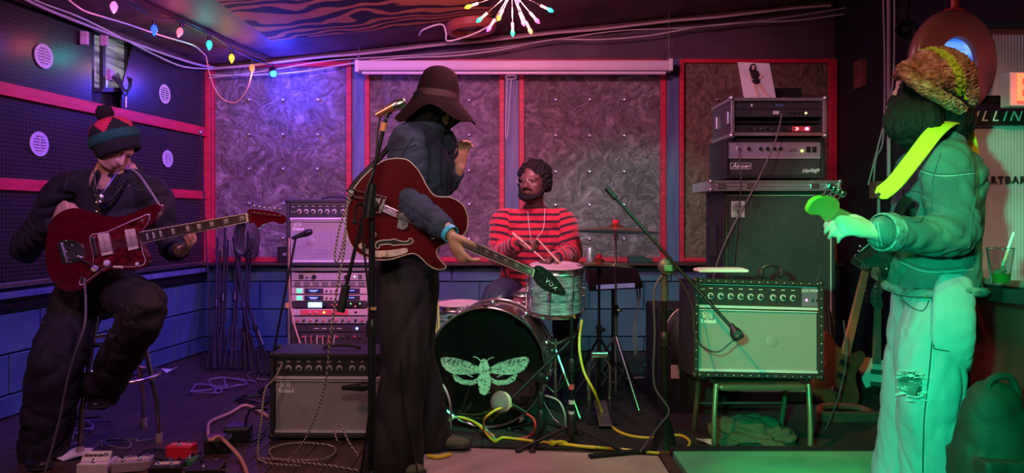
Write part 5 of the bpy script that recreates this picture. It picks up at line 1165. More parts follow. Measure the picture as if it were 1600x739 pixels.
def shoe(par, heel, toe, name='shoe', m_=None, w=.045, h=.05):
    heel, toe = V(heel), V(toe); d = toe-heel
    mb = MB(); ml = [heel+V((0, 0, h)), heel+d*.35+V((0, 0, h*.9)), heel+d*.7+V((0, 0, h*.62)), toe+V((0, 0, h*.5))]
    mb.limb(ml, [(w*.85, h*.95), (w*.85, h*.85), (w*1.05, h*.6), (w*.8, h*.48)], ref=(0, 0, 1))
    o = mb.blob(name, m_ or RUB, par, vox=.008, smooth=3)
    mb = MB(); mb.limb([heel+V((0, 0, .012)), heel+d*.5+V((0, 0, .012)), toe+V((0, 0, .012))], [(w*.95, .012), (w*1.1, .012), (w*.95, .012)], ref=(0, 0, 1)); mb.build('sole', RUB, o, smooth=True)
    return o
m = NT('denim_dark_blue', .8); m.col(m.ramp(m.noise(5, 5), (.3, (.02, .035, .065)), (.7, (.045, .075, .125)))).bump(m.noise(160, 3), .4, .003); DNB = m.m
m = NT('denim_jacket', .85); m.col(m.ramp(m.noise(7, 6), (.32, (.03, .085, .085)), (.62, (.06, .15, .14)), (.82, (.2, .3, .28)))).bump(m.noise(140, 3), .4, .003); DNJ = m.m
m = NT('denim_pale', .85); m.col(m.ramp(m.noise(3.5, 6, m.map((1, 1, .4))), (.3, (.24, .30, .34)), (.75, (.42, .48, .50)))).bump(m.noise(140, 3), .4, .003); DNP = m.m
m = NT('black_jeans', .8); m.col(m.ramp(m.noise(6, 5), (.3, (.007, .0065, .007)), (.7, (.02, .018, .019)))).bump(m.noise(120, 3), .4, .003); BJN = m.m
m = NT('black_shirt', .8); m.col(m.ramp(m.noise(6, 5), (.3, (.008, .008, .011)), (.7, (.022, .02, .028)))).bump(m.noise(120, 3), .4, .003); BSH = m.m
m = NT('felt_hat_brown', .9); m.col(m.ramp(m.noise(6, 5), (.3, (.012, .006, .006)), (.7, (.025, .012, .011)))).bump(m.noise(200, 3), .3, .003).set('Specular IOR Level', .08); FHT = m.m
# ---------------------------------------------------------------- seated player, left
gp = thing('person', 'seated guitarist in black with red and green bobble hat on the bar stool', 'person', (P(150, 0, 3.7).x, 3.7, 0))
mb = MB(); hp = P(150, 440, 3.78); nk = P(184, 274, 3.72); hcn = P(181, 228, 3.64)
HA, HR = head(mb, hcn, (.72, -.5, -.62), (.3, .1, 1), 1., nk+V((0, 0, -.03)))
shR, shL = P(104, 292, 3.78), P(238, 300, 3.74)
mb.limb([hp, hp.lerp(nk, .5), nk+V((0, 0, -.05))], [(.15, .1), (.14, .1), (.15, .08)], ref=(0, -1, 0))
elR, wrR = P(38, 392, 3.86), P(86, 352, 3.5)
elL, wrL = P(268, 388, 3.78), P(283, 392, 3.56)
mb.limb([nk+V((0, 0, -.07)), shR, elR, wrR], [.06, .06, .045, .028]); mb.limb([nk+V((0, 0, -.07)), shL, elL, wrL], [.06, .06, .045, .028])
hand(mb, wrR, (.55, -.25, .75), (.3, .95, -.35), -1, (1.0, 1.0, .6), 1.12)
hand(mb, wrL, (.5, -.4, .25), (-.3, -.5, .8), 1, (.4, .5, .4), 1.05)
kR, aR = P(92, 560, 3.5), P(66, 698, 3.52); kL, aL = P(226, 484, 3.34), P(160, 612, 3.62)
hR, hL = P(128, 452, 3.78), P(182, 450, 3.78)
mb.limb([hR, kR, aR], [.08, .055, .04]); mb.limb([hL, kL, aL], [.08, .055, .04]); mb.ell(hp-V((0, 0, .03)), (.15, .12, .1))
bd1 = mb.blob('body', SKIN_L, gp, vox=.0068, smooth=3); eyes(gp, HA)
wk = wrinkle(.016, 8, (1, 1, .9), 3)
mb = MB(); mb.limb([hp+V((0, 0, -.02)), hp.lerp(nk, .5), nk+V((0, .01, -.075))], [(.185, .14), (.185, .135), (.17, .1)], ref=(0, -1, 0))
mb.limb([nk+V((-.03, .03, -.02)), nk+V((.03, .03, -.03))], [.07, .07]); mb.limb([nk+V((0, .02, -.05)), shR+V((.0, 0, -.01)), shR.lerp(elR, .6), elR, wrR-(wrR-elR).normalized()*.02], [.085, .083, .078, .07, .05]); mb.limb([nk+V((0, .02, -.07)), shL+V((0, 0, -.01)), shL.lerp(elL, .6), elL, wrL-(wrL-elL).normalized()*.05], [.085, .083, .072, .062, .05])
sh1 = mb.blob('shirt', BSH, gp, vox=.011, smooth=4, disp=wk)
mb = MB(); mb.ell(hp-V((0, 0, .02)), (.185, .16, .12)); mb.limb([hR, hR.lerp(kR, .5), kR, kR.lerp(aR, .5), aR+V((0, 0, -.02))], [.125, .125, .125, .118, .105]); mb.limb([hL, hL.lerp(kL, .5), kL, kL.lerp(aL, .5), aL+V((0, 0, .0))], [.12, .112, .1, .098, .085])
tr1 = mb.blob('trousers', BJN, gp, vox=.011, smooth=4, disp=wrinkle(.017, 7, (1, 1, 1.1), 9))
mb = MB()
for k in range(26):        # frayed rips across the thighs
    L_ = (hR.lerp(kR, .3+.05*(k % 9)) if k % 2 else kL.lerp(aL, -.12+.05*(k % 9))); rr = .122 if k % 2 else .1
    L_ = L_+V((0, 0, .035*(k % 3-1)))
    a_ = -1.57+random.uniform(-.9, .9); pts = [L_+V((math.cos(a_+s_*.12)*rr*1.08, math.sin(a_+s_*.12)*rr*1.08, .012*math.sin(s_*2+k))) for s_ in range(-2, 3)]
    mb.tube(pts, .0011, 4)
mb.build('ripped_thread', mat('grey_thread', (.10, .09, .1), .8), tr1, kind='stuff')
shoe(gp, P(48, 722, 3.6), P(66, 735, 3.36), 'boot', mat('black_boot', (.015, .013, .013), .4), .052, .055)
shoe(gp, P(168, 634, 3.68), P(150, 640, 3.5), 'boot', mat('black_boot', (0, 0, 0)), .05, .05)
# bobble hat: red points over black, green rolled brim, black lower band
uu = (HA(0, 0, 1)-HA(0, 0, 0)); hf = HA(0, 1, 0)-HA(0, 0, 0)
hax = V((-.36, -.06, 1)).normalized(); hb = HA(0, .02, .004)
KR = mat('knit_red', (.75, .03, .09), .9, bump=.8, bscale=110, stretch=(1, 1, .6)); KB = mat('knit_black', (.015, .014, .016), .9, bump=.8, bscale=110); KG = mat('knit_green', (.01, .11, .075), .9, bump=.8, bscale=110)
e1, e2 = frame_axes(hax)[1:]
def hatcol(p):
    q = p-hb; h_ = q.dot(hax); an = math.atan2(q.dot(e2), q.dot(e1)); w_ = (an/(2*math.pi)*5) % 1
    return 1 if h_ > .065+.075*abs(w_-.5)*2 else 0
prof = [(.03, .102), (.05, .109), (.08, .108), (.11, .096), (.135, .07), (.15, .03), (.153, .002)]
pr2 = catmull(prof, 5); o = MB(); o.lathe(pr2, hb, hax, 72)
ht = o.build('bobble_hat', [KB, KR], gp, smooth=True)
ht.data.polygons.foreach_set('material_index', [hatcol(p.center+BASE[ht.name]) for p in ht.data.polygons])
MB().lathe(catmull([(.0, .095), (.01, .115), (.03, .119), (.05, .115), (.055, .106), (.03, .1), (.0, .095)], 4), hb+hax*.015, hax, 56, False).build('rolled_brim', KG, gp, smooth=True)
MB().lathe(catmull([(-.035, .088), (-.03, .1), (.0, .108), (.025, .108), (.02, .098), (-.035, .088)], 4), hb, hax, 48, False).build('hat_band', KB, gp, smooth=True)
mb = MB(); pc_ = hb+hax*.178; mb.ell(pc_, .042)
mb.blob('bobble', mat('bobble_wool', (.01, .01, .01), .95), gp, vox=.006, smooth=1, disp=lambda p: .008*noise.noise(p*90))
mb = MB(); mb.ell(HA(0, -.03, -.02), V((.085, .07, .07)), HR); mb.blob('hair', HAIR, gp, vox=.009, smooth=2, disp=lambda p: .008*noise.noise(p*60))
# necklaces
mb = MB(); ch = [nk+V((x_, -.085+.25*abs(x_)-y_*.12, z_)) for x_, y_, z_ in ((-.085, -.3, .03), (-.075, .1, -.04), (-.045, .35, -.11), (0.0, .45, -.145), (.045, .35, -.11), (.075, .1, -.04), (.085, -.3, .03))]
cp_ = catmull(ch, 6)
for i_, p in enumerate(cp_): mb.ell(V(p), .0095, None, 8, 6)
mb.build('bead_necklace', mat('black_bead', (.02, .02, .025), .1, coat=.8), gp, smooth=True, kind='stuff')
mb = MB(); c2_ = [V(p)+V((0, -.015, 0)) for p in catmull([nk+V((-.06, -.09, .02)), nk+V((-.03, -.13, -.06)), nk+V((.005, -.15, -.1)), nk+V((.035, -.13, -.05)), nk+V((.06, -.09, .02))], 6)]
mb.tube(c2_, .0028, 6); mb.build('silver_chain', CHR, gp); pq = nk+V((.005, -.17, -.12))
MB().ell(pq, (.02, .01, .026)).ell(pq-V((0, .006, .02)), (.013, .008, .014)).build('skull_pendant', STEEL, gp, smooth=True)
mb = MB()
for k in range(4): mb.ell(nk+V((-.02, -.155, -.14-.045*k)), .006, None, 8, 6)
mb.build('shirt_button', STEEL, gp, kind='stuff')
# tambourine-less guitar strap
mb = MB(); mb.tube([P(251, 324, 3.42), P(236, 300, 3.5), P(216, 272, 3.6), P(200, 262, 3.7)], .006, 6, 4); mb.build('guitar_strap', mat('strap_grey', (.3, .27, .3), .6), gp, smooth=True)
# ---------------------------------------------------------------- man in the wide hat, centre
cg = thing('person', 'standing man in wide brown hat and dark blue shirt playing the hollow guitar', 'person', (P(640, 0, 3.4).x, 3.4, 0))
mb = MB(); hp = P(636, 412, 3.46); nk = P(664, 204, 3.42); hcn = P(683, 163, 3.44)
CA, CR = head(mb, hcn, (.75, .6, -.15), (.12, 0, 1), .98, nk+V((0, 0, -.02)))
sR, sL = P(640, 222, 3.3), P(690, 224, 3.56)
eR, wR = P(636, 312, 3.22), P(702, 364, 3.06); eL, wL = P(694, 290, 3.7), P(718, 262, 3.62)
mb.limb([hp, hp.lerp(nk, .5), nk+V((0, 0, -.05))], [(.11, .14), (.1, .13), (.05, .08)], ref=(0, 1, 0))
mb.limb([nk+V((-.02, -.02, -.09)), sR, eR, wR], [.055, .055, .042, .028]); mb.limb([nk+V((0, .03, -.07)), sL, eL, wL], [.055, .055, .042, .028])
hand(mb, wR, (.35, -.1, -.7), (.75, .5, .3), 1, ((.35, .5, .4), (.5, .6, .4), (.55, .6, .5), (.7, .7, .5)), 1.12)
hand(mb, wL, (.15, -.1, 1), (.6, -.8, 0), -1, (.5, .6, .5), 1.)
k1, a1 = P(634, 560, 3.3), P(612, 728, 3.3); k2, a2 = P(650, 545, 3.6), P(672, 682, 3.66); h1, h2 = P(626, 420, 3.38), P(650, 420, 3.52)
mb.limb([h1, k1, a1], [.08, .055, .04]); mb.limb([h2, k2, a2], [.08, .055, .04]); mb.ell(hp-V((0, 0, .02)), (.12, .14, .1))
mb.blob('body', SKIN_T, cg, vox=.0068, smooth=3); eyes(cg, CA)
mb = MB(); mb.limb([hp+V((.01, 0, .0)), hp.lerp(nk, .45)+V((.0, 0, 0)), hp.lerp(nk, .75), nk+V((0, .0, -.045))], [(.135, .165), (.15, .17), (.155, .18), (.09, .12)], ref=(0, 1, 0))
mb.limb([nk+V((-.01, -.02, -.09)), sR, sR.lerp(eR, .6), eR, wR-(wR-eR).normalized()*.045], [.085, .095, .088, .078, .055]); mb.limb([nk+V((0, .03, -.08)), sL, sL.lerp(eL, .6), eL, wL-(wL-eL).normalized()*.05], [.08, .08, .07, .065, .05])
shb = mb.blob('denim_shirt', DNB, cg, vox=.011, smooth=4, disp=wrinkle(.009, 11, (1, 1, 1.2), 17))
MB().tube([nk+V((math.cos(a)*.075, math.sin(a)*.08, .0-.015*math.sin(a))) for a in [2*math.pi*i/20 for i in range(21)]], .02, 8).build('collar', DNB, shb, smooth=True)
mb = MB(); mb.ell(hp, (.15, .17, .12)); mb.limb([h1, h1.lerp(k1, .5), k1, k1.lerp(a1, .5), a1+V((0, 0, .0)), a1-V((.0, 0, .06))], [.125, .125, .112, .12, .138, .145]); mb.limb([h2, h2.lerp(k2, .5), k2, k2.lerp(a2, .5), a2, a2-V((0, 0, .03))], [.118, .108, .098, .105, .118, .122])
mb.blob('trousers', BJN, cg, vox=.011, smooth=4, disp=wrinkle(.02, 5, (1.2, 1.2, .45), 29))
GSH = mat('green_suede', (.09, .11, .05), .8); shoe(cg, P(668, 699, 3.68), P(722, 700, 3.62), 'shoe', GSH, .052, .05); shoe(cg, P(604, 735, 3.3), P(650, 742, 3.22), 'shoe', GSH, .05, .048)
# hair under the hat
mb = MB(); mb.ell(CA(0, -.03, -.005), V((.088, .1, .09)), CR); mb.limb([CA(0, -.05, -.02), nk+V((-.01, 0, .01)), nk+V((-.01, 0, -.03))], [.085, .082, .07]); mb.limb([CA(0, .04, -.05), CA(0, .03, -.1), nk+V((.03, .02, .0))], [.06, .055, .05]); mb.blob('hair', HAIR, cg, vox=.009, smooth=2, disp=lambda p: .009*noise.noise(p*55))
# hat
hc_ = P(684, 149, 3.43); tl = V((.12, .02, 1)).normalized()
mb = MB(); rs = []
N_ = 64; ex, ey = frame_axes(tl)[1:]
def hring(h_, r_, wav=0, sag=0, ox=0):
    out = []
    for k in range(N_):
        a_ = 2*math.pi*k/N_; dv = ex*math.cos(a_)+ey*math.sin(a_)
        xx_ = dv.x; dr = wav*(math.sin(a_*3+1.2)*.6+math.sin(a_*5+.4)*.4)
        out.append(hc_+tl*h_+dv*(r_*(1+.0*xx_))+V((0, 0, dr-sag*max(0, -xx_*.9-.0*dv.y)-sag*.25)))
    return out
for h_, r_, w_, s_ in ((.137, .002, 0, 0), (.134, .03, 0, 0), (.124, .056, 0, 0), (.106, .076, 0, 0), (.075, .088, 0, 0), (.03, .098, 0, 0), (-.015, .103, 0, 0), (-.03, .112, 0, 0), (-.042, .132, .006, .01), (-.062, .155, .014, .02), (-.082, .176, .024, .03), (-.097, .19, .034, .036), (-.1, .188, .034, .036), (-.088, .174, .024, .03), (-.069, .153, .014, .02), (-.05, .13, .006, .01), (-.038, .106, 0, 0), (.03, .09, 0, 0), (.11, .06, 0, 0), (.12, .002, 0, 0)): rs.append(hring(h_, r_, w_, s_))
mb.rings(rs); mb.build('wide_hat', FHT, cg, smooth=True)
MB().rings([hring(-.02, .1045), hring(-.0, .1035), hring(.012, .1025)], True, False).build('hat_ribbon', mat('ribbon_dark', (.05, .02, .02), .6), cg, smooth=True)
_, wd, wu = frame_axes((wR-eR)); wa = (wR-eR).normalized()
MB().lathe([(0, .034), (.022, .034), (.022, .038), (0, .038)], wR-wa*.008, wa, 24, False).build('wristband', mat('cyan_wristband', (.05, .6, .85), .4, var=.1), cg, smooth=True)
MB().lathe([(-.01, .032), (.012, .032), (.012, .037), (-.01, .037)], wR-wa*.03, wa, 20, False).build('dark_bracelet', BLKP, cg)
MB().tube([P(545, 300, 3.2), P(560, 280, 3.24), P(592, 248, 3.28), P(622, 214, 3.3), P(645, 202, 3.42), P(668, 206, 3.56), P(690, 235, 3.62)], .012, 6, 5).build('guitar_strap', BLKP, cg, smooth=True)
# ---------------------------------------------------------------- drummer
DY = 4.82
dg = thing('person', 'drummer in red and black striped jumper sitting behind the bass drum', 'person', (P(828, 0, DY).x, DY, 0))
mb = MB(); hp = P(824, 452, DY+.08); nk = P(836, 330, DY); hcn = P(833, 287, DY-.05)
DA, DR_ = head(mb, hcn, (-.42, -.9, .12), (0, .05, 1), 1.1, nk+V((0, 0, -.02)))
s1, s2 = P(790, 345, DY), P(878, 345, DY); e1_, w1 = P(778, 398, DY-.05), P(812, 380, DY-.33); e2_, w2 = P(893, 395, DY-.05), P(868, 404, DY-.33)
mb.limb([hp, hp.lerp(nk, .5), nk+V((0, 0, -.05))], [(.14, .1), (.14, .1), (.08, .06)], ref=(0, -1, 0))
mb.limb([nk+V((0, 0, -.07)), s1, e1_, w1], [.06, .062, .048, .03]); mb.limb([nk+V((0, 0, -.07)), s2, e2_, w2], [.06, .062, .048, .03])
hand(mb, w1, (.7, -.5, .1), (.2, -.2, -1), -1, (.9, 1.0, .7), 1.1); hand(mb, w2, (-.5, -.6, -.05), (.1, -.2, -1), 1, (.9, 1.0, .7), 1.1)
kk = [P(778, 462, 4.58), P(880, 462, 4.62)]; aa = [V((kk[0].x-.1, 4.62, .08)), V((kk[1].x+.03, 4.62, .08))]; hh_ = [P(806, 462, DY+.05), P(846, 462, DY+.05)]
for a_, b_, c_ in zip(hh_, kk, aa): mb.limb([a_, b_, c_], [.08, .058, .04])
mb.ell(hp, (.15, .12, .1)); mb.blob('body', SKIN_D, dg, vox=.0072, smooth=3); eyes(dg, DA, 1.1)
m = NT('striped_wool', .9); at = m.n('Attribute', attribute_name='along'); fr_ = m.math('FRACT', m.math('ADD', m.math('DIVIDE', at.outputs['Fac'], .047), m.math('MULTIPLY', m.noise(20, 3), .22)))
m.col(m.ramp(fr_, (.0, (.52, .02, .045)), (.52, (.52, .02, .045)), (.64, (.02, .01, .015)), (.92, (.02, .01, .015)), (1., (.52, .02, .045)))).bump(m.noise(90, 3), .6, .006).set('Sheen Weight', .3); STRP = m.m
def seg_t(p, a, b): ab = b-a; t0_ = (p-a).dot(ab)/ab.length_squared; t_ = max(0, min(1, t0_)); return (p-(a+ab*t_)).length, t0_*ab.length
def jumper(p):
    best = (abs(V((p.x, 0, 0)).x-nk.x)*0+max(0, ((p-hp.lerp(nk, .6)).xy.length-.19))+.0, 10+p.z)
    for a, b, c in ((s1, e1_, w1), (s2, e2_, w2)):
        d1, t1_ = seg_t(p, a, b); d2, t2_ = seg_t(p, b, c); L1 = (b-a).length
        d_, t_ = (d1, t1_) if d1 < d2 else (d2, L1+t2_)
        side = (p.x-nk.x)*(a.x-nk.x) > 0 and abs(p.x-nk.x) > abs(a.x-nk.x)*.88
        if side or (d2 < .08 and d2 <= d1): best = (0, 10+a.z-t_ if t_ < L1 else 10+a.z-t_)
    return best[1]
mb = MB(); mb.limb([hp+V((0, 0, -.03)), hp.lerp(nk, .35), hp.lerp(nk, .7), nk+V((0, 0, -.035))], [(.19, .15), (.2, .15), (.2, .14), (.11, .085)], ref=(0, -1, 0))
for a, b, c in ((s1, e1_, w1), (s2, e2_, w2)): mb.limb([nk+V((0, .0, -.09)), a, a.lerp(b, .6), b, c-(c-b).normalized()*.04], [.08, .088, .082, .074, .055])
mb.blob('striped_jumper', STRP, dg, vox=.011, smooth=4, disp=wrinkle(.014, 8, (1, 1, .7), 41), attr=jumper)
mb = MB(); mb.ell(hp-V((0, 0, .02)), (.17, .15, .1))
for a_, b_, c_ in zip(hh_, kk, aa): mb.limb([a_, b_, b_.lerp(c_, .5), c_], [.105, .095, .075, .065])
mb.blob('trousers', mat('navy_trousers', (.015, .02, .05), .8), dg, vox=.012, smooth=4, disp=wrinkle(.012, 8, (1, 1, 1), 7))
for s_, a_ in enumerate(aa): shoe(dg, a_+V((0, .03, -.08)), a_+V((0, -.2, -.08)), 'shoe')
mb = MB(); mb.ell(DA(0, -.03, .052), V((.103, .105, .1))*1.08, DR_, 24, 16); mb.ell(DA(-.07, -.03, .0), V((.04, .05, .055)), DR_); mb.ell(DA(.07, -.03, .0), V((.04, .05, .055)), DR_)
mb.blob('hair', HAIR, dg, vox=.008, smooth=2, disp=lambda p: .014*noise.noise(p*45)+.006*noise.noise(p*110))
mb = MB()
for q in (-1, 1): mb.limb([DA(q*.072, .0, -.03), DA(q*.058, .045, -.078), DA(0, .082, -.1)], [.012, .018, .024])
mb.limb([DA(-.03, .088, -.05), DA(0, .102, -.046), DA(.03, .088, -.05)], [.006, .008, .006])
mb.blob('beard', HAIR, dg, vox=.007, smooth=2, disp=lambda p: .005*noise.noise(p*80))
mb = MB()
for q in (-1, 1): mb.tube([DA(q*.034+.023*math.cos(a), .107, .004+.018*math.sin(a)) for a in [2*math.pi*i/20 for i in range(21)]], .0018, 6); mb.tube([DA(q*.057, .105, .006), DA(q*.085, .02, .01)], .0016, 5)
mb.tube([DA(-.011, .108, .006), DA(.011, .108, .006)], .0018, 5); mb.build('glasses', STEEL, dg)
MB().tube([nk+V((-.05, -.09, .0)), nk+V((-.04, -.165, -.12)), nk+V((-.02, -.18, -.2)), nk+V((.015, -.18, -.16)), nk+V((.05, -.16, -.1)), nk+V((.06, -.09, .02))], .002, 5, 6).build('earphone_cord', WCAB, dg)
WOOD = mat('stick_pale', (.62, .45, .3), .5)
for i_, (a_, b_) in enumerate(((w1+V((.03, -.07, -.0)), P(852, 408, 4.38)), (w2+V((-.02, -.1, .02)), P(838, 372, 4.4)))):
    d_ = (b_-a_).normalized(); o = MB().tube([a_-d_*.1, a_, b_-d_*.03, b_-d_*.015, b_], [.0075, .0075, .005, .004, .0055], 8).build('drumstick', WOOD, None, smooth=True)
    tag(o, ['pale drumstick in the drummer left-of-picture hand', 'pale drumstick in the drummer right-of-picture hand'][i_], 'drumstick', 'drumsticks in the drummer hands')
# ---------------------------------------------------------------- man in denim, right
rg = thing('person', 'standing man in green-lit denim with knit cap and long dark beard', 'person', (P(1450, 0, 2.76).x, 2.76, 0))
mb = MB(); hp = P(1458, 432, 2.8); nk = P(1470, 218, 2.78); hcn = P(1440, 148, 2.76)
MA, MR = head(mb, hcn, (-.95, .15, -.1), (0, 0, 1), 1.05, nk+V((-.01, 0, 0)))
s1, s2 = P(1478, 262, 2.62), P(1462, 262, 2.98); e1_, w1 = P(1487, 368, 2.56), P(1368, 362, 2.42); e2_, w2 = P(1440, 370, 3.1), P(1395, 385, 2.92)
mb.limb([hp, hp.lerp(nk, .5), nk+V((0, 0, -.05))], [(.1, .14), (.1, .14), (.09, .15)], ref=(0, 1, 0)) if 0 else mb.limb([hp, hp.lerp(nk, .5), nk+V((0, 0, -.05))], [(.14, .1), (.14, .1), (.07, .06)], ref=(1, 0, 0))
mb.limb([nk+V((0, -.03, -.07)), s1, e1_, w1], [.055, .058, .046, .03]); mb.limb([nk+V((0, .03, -.07)), s2, e2_, w2], [.055, .058, .046, .03])
hand(mb, w1, (-.95, -.1, .22), (-.1, .6, -.6), -1, ((.5, .6, .5), (.55, .7, .5), (.6, .7, .5), (.65, .8, .5)), 1.1, thumb_curl=.5)
hand(mb, w2, (-.7, -.3, -.4), (.2, -.9, 0), 1, (.5, .6, .5), 1.05)
h1, h2 = P(1464, 462, 2.76), P(1446, 462, 2.9); k1, k2 = P(1452, 610, 2.66), P(1424, 600, 2.96); a1, a2 = P(1462, 775, 2.76), P(1404, 760, 3.05)
mb.limb([h1, k1, a1], [.085, .06, .042]); mb.limb([h2, k2, a2], [.085, .06, .042]); mb.ell(hp, (.11, .15, .1))
mb.blob('body', mat('skin_fair', (.72, .46, .36), .5, var=.1), rg, vox=.0068, smooth=3); eyes(rg, MA, 1.05)
mb = MB(); mb.ell(hp-V((-.0, 0, .06)), (.125, .145, .1)); mb.limb([hp+V((0, 0, .08)), hp-V((0, 0, .04))], [(.135, .115), (.145, .125)], ref=(1, 0, 0))
mb.limb([h1+V((.01, 0, 0)), h1.lerp(k1, .5), k1, k1.lerp(a1, .5), a1], [.10, .13, .115, .118, .125]); mb.limb([h2, h2.lerp(k2, .5), k2, k2.lerp(a2, .5), a2], [.125, .115, .108, .108, .11])
tr = mb.blob('denim_trousers', DNP, rg, vox=.011, smooth=4, disp=wrinkle(.011, 8, (1.1, 1.1, .6), 51))
# torn knee: a pale frayed patch over dark threads
def on_y(px, py, Y): return P(px, py, Y)
mb = MB(); kc = P(1421, 604, 2.535)
mb.prism(smooth_outline([(1402, 588), (1412, 582), (1434, 583), (1441, 596), (1440, 612), (1428, 618), (1410, 614), (1403, 603)], 3), lambda u, v, w_: P(u, v, 2.56+.0016*abs(u-1428)+w_), 0, .02)
mb.build('torn_patch', mat('skin_fair', (0, 0, 0)), tr) if 0 else mb.build('torn_patch', mat('patch_dark_denim', (.12, .15, .14), .8, var=.4, scale=30), tr, smooth=True)
mb = MB()
for k in range(46):
    x_, y_ = random.uniform(1398, 1442), random.choice([random.uniform(577, 590), random.uniform(610, 628), random.uniform(585, 620)])
    Yk = 2.548+.0016*abs(x_-1428); mb.tube([P(x_, y_, Yk), P(x_+random.uniform(2, 9), y_+random.uniform(-2, 2), Yk-.004), P(x_+random.uniform(8, 15), y_+random.uniform(-3, 5), Yk)], .0013, 4)
mb.build('frayed_thread', mat('thread_white', (.75, .75, .72), .8), tr, kind='stuff')
def bandpatch(pts, Y, m_, n_, par, d=.01, slope=0.): return MB().prism(smooth_outline(pts, 3), lambda u, v, w_: P(u, v, Y+slope*(u-1480)+w_), 0, d).build(n_, m_, par, smooth=True, bev=.003)
# back pocket and side loop
mb = MB(); mb.limb([P(1492, 452, 2.63), P(1490, 500, 2.6), P(1490, 540, 2.6)], [(.075, .035), (.082, .035), (.08, .03)], ref=(0, 1, 0)); mb.blob('cargo_pocket', DNP, tr, vox=.01, smooth=4, disp=wrinkle(.005, 9, (1, 1, 1), 61))
mb = MB(); mb.limb([hp+V((.0, 0, -.09)), hp+V((.0, 0, .1)), hp.lerp(nk, .5), hp.lerp(nk, .8), nk+V((0, 0, -.03))], [(.19, .155), (.18, .148), (.172, .15), (.17, .15), (.1, .085)], ref=(1, 0, 0))
for a, b, c in ((s1, e1_, w1), (s2, e2_, w2)): mb.limb([nk+V((0, (a.y-nk.y)*.3, -.08)), a, a.lerp(b, .6), b, c-(c-b).normalized()*.035], [.08, .09, .082, .078, .058])
jk = mb.blob('denim_jacket', DNJ, rg, vox=.01, smooth=4, disp=wrinkle(.009, 11, (1, 1, 1.2), 71), cut=lambda p: p.z < hp.z-.05)
jb = MB().tube([hp+V((math.cos(a)*.156, math.sin(a)*.19, -.045+.006*math.sin(a*3))) for a in [2*math.pi*i/36 for i in range(37)]], .017, 8)
jb.T = Matrix.Identity(4); jb.build('waist_hem', mat('denim_worn', (.13, .22, .21), .85, var=.7, scale=30, bump=.6, bscale=60), jk, smooth=True)
wa = (w1-e1_).normalized(); MB().lathe([(-.045, .061), (-.04, .066), (0, .064), (.004, .058)], w1-wa*.03, wa, 28, False).build('cuff', mat('denim_worn', (0, 0, 0)), jk, smooth=True)
# chest pocket flap and seams
bandpatch([(1412, 300), (1436, 306), (1436, 322), (1424, 330), (1411, 320)], 2.655, DNJ, 'pocket_flap', jk, .01, -.0012)
# knitted cap with a lime stripe
m = NT('knit_mix', .9); vv = m.n('TexVoronoi'); m.nt.links.new(m.map((1, 1, 1.4)), vv.inputs['Vector']); vv.inputs['Scale'].default_value = 75
m.col(m.ramp(m.noise(38, 3), (.3, (.16, .10, .035)), (.5, (.40, .17, .09)), (.7, (.6, .42, .28)))).bump(vv.outputs[0], 1., .012); KNM = m.m
m = NT('knit_lime', .9); vv = m.n('TexVoronoi'); m.nt.links.new(m.tc.outputs['Object'], vv.inputs['Vector']); vv.inputs['Scale'].default_value = 75
m.col(m.ramp(m.noise(30, 3), (.3, (.3, .5, .02)), (.7, (.55, .8, .05)))).bump(vv.outputs[0], 1., .012); KNL = m.m
cc_ = P(1466, 122, 2.76); ca_ = V((.42, 0, 1)).normalized()
mb = MB(); mb.ell(P(1470, 118, 2.76), (.128, .125, .095), Euler((0, R0(33), 0)).to_matrix(), 28, 18); mb.ell(P(1428, 112, 2.76), (.06, .08, .04), Euler((0, R0(25), 0)).to_matrix()); mb.ell(P(1500, 150, 2.76), (.055, .09, .07))
mb.ell(P(1446, 130, 2.73), (.075, .105, .05), Euler((0, R0(25), 0)).to_matrix()); mb.limb([P(1402, 118, 2.76), P(1416, 106, 2.76)], [.018, .03]); mb.limb([P(1408, 108, 2.7), P(1430, 128, 2.64), P(1470, 152, 2.62), P(1502, 170, 2.66)], [.022, .024, .024, .022])
def lime(c): return 1 if abs(c.x-P(1466, 75, 2.68).x-.5*(P(0, 75, 2.68).z-c.z)) < .017 and c.y < 2.8 else 0
cap = mb.blob('knitted_cap', [KNM, KNL], rg, vox=.006, smooth=3, disp=lambda p: .004*noise.noise(p*120)+.003*math.sin((p.z*.9+p.x*.5)*430), matfn=lime)
# beard and long hair
mb = MB(); mb.ell(P(1428, 168, 2.76), (.095, .09, .075)); mb.limb([P(1420, 165, 2.74), P(1415, 195, 2.72), P(1425, 228, 2.72)], [.06, .072, .03]); mb.limb([P(1472, 160, 2.76), P(1480, 185, 2.76), P(1478, 205, 2.76)], [.085, .085, .06]); mb.limb([P(1440, 178, 2.7), P(1445, 200, 2.68), P(1440, 226, 2.69)], [.07, .06, .025])
mb.ell(P(1414, 146, 2.74), (.03, .05, .045)); mb.limb([P(1490, 165, 2.78), P(1494, 190, 2.78), P(1490, 214, 2.78)], [.06, .065, .05]); mb.limb([P(1397, 160, 2.74), P(1402, 185, 2.72), P(1408, 215, 2.72)], [.02, .03, .014])
mb.blob('beard_hair', HAIR, rg, vox=.008, smooth=2, disp=lambda p: .014*noise.noise(V((p.x*45, p.y*45, p.z*7)))+.005*noise.noise(V((p.x*130, p.y*130, p.z*22))))
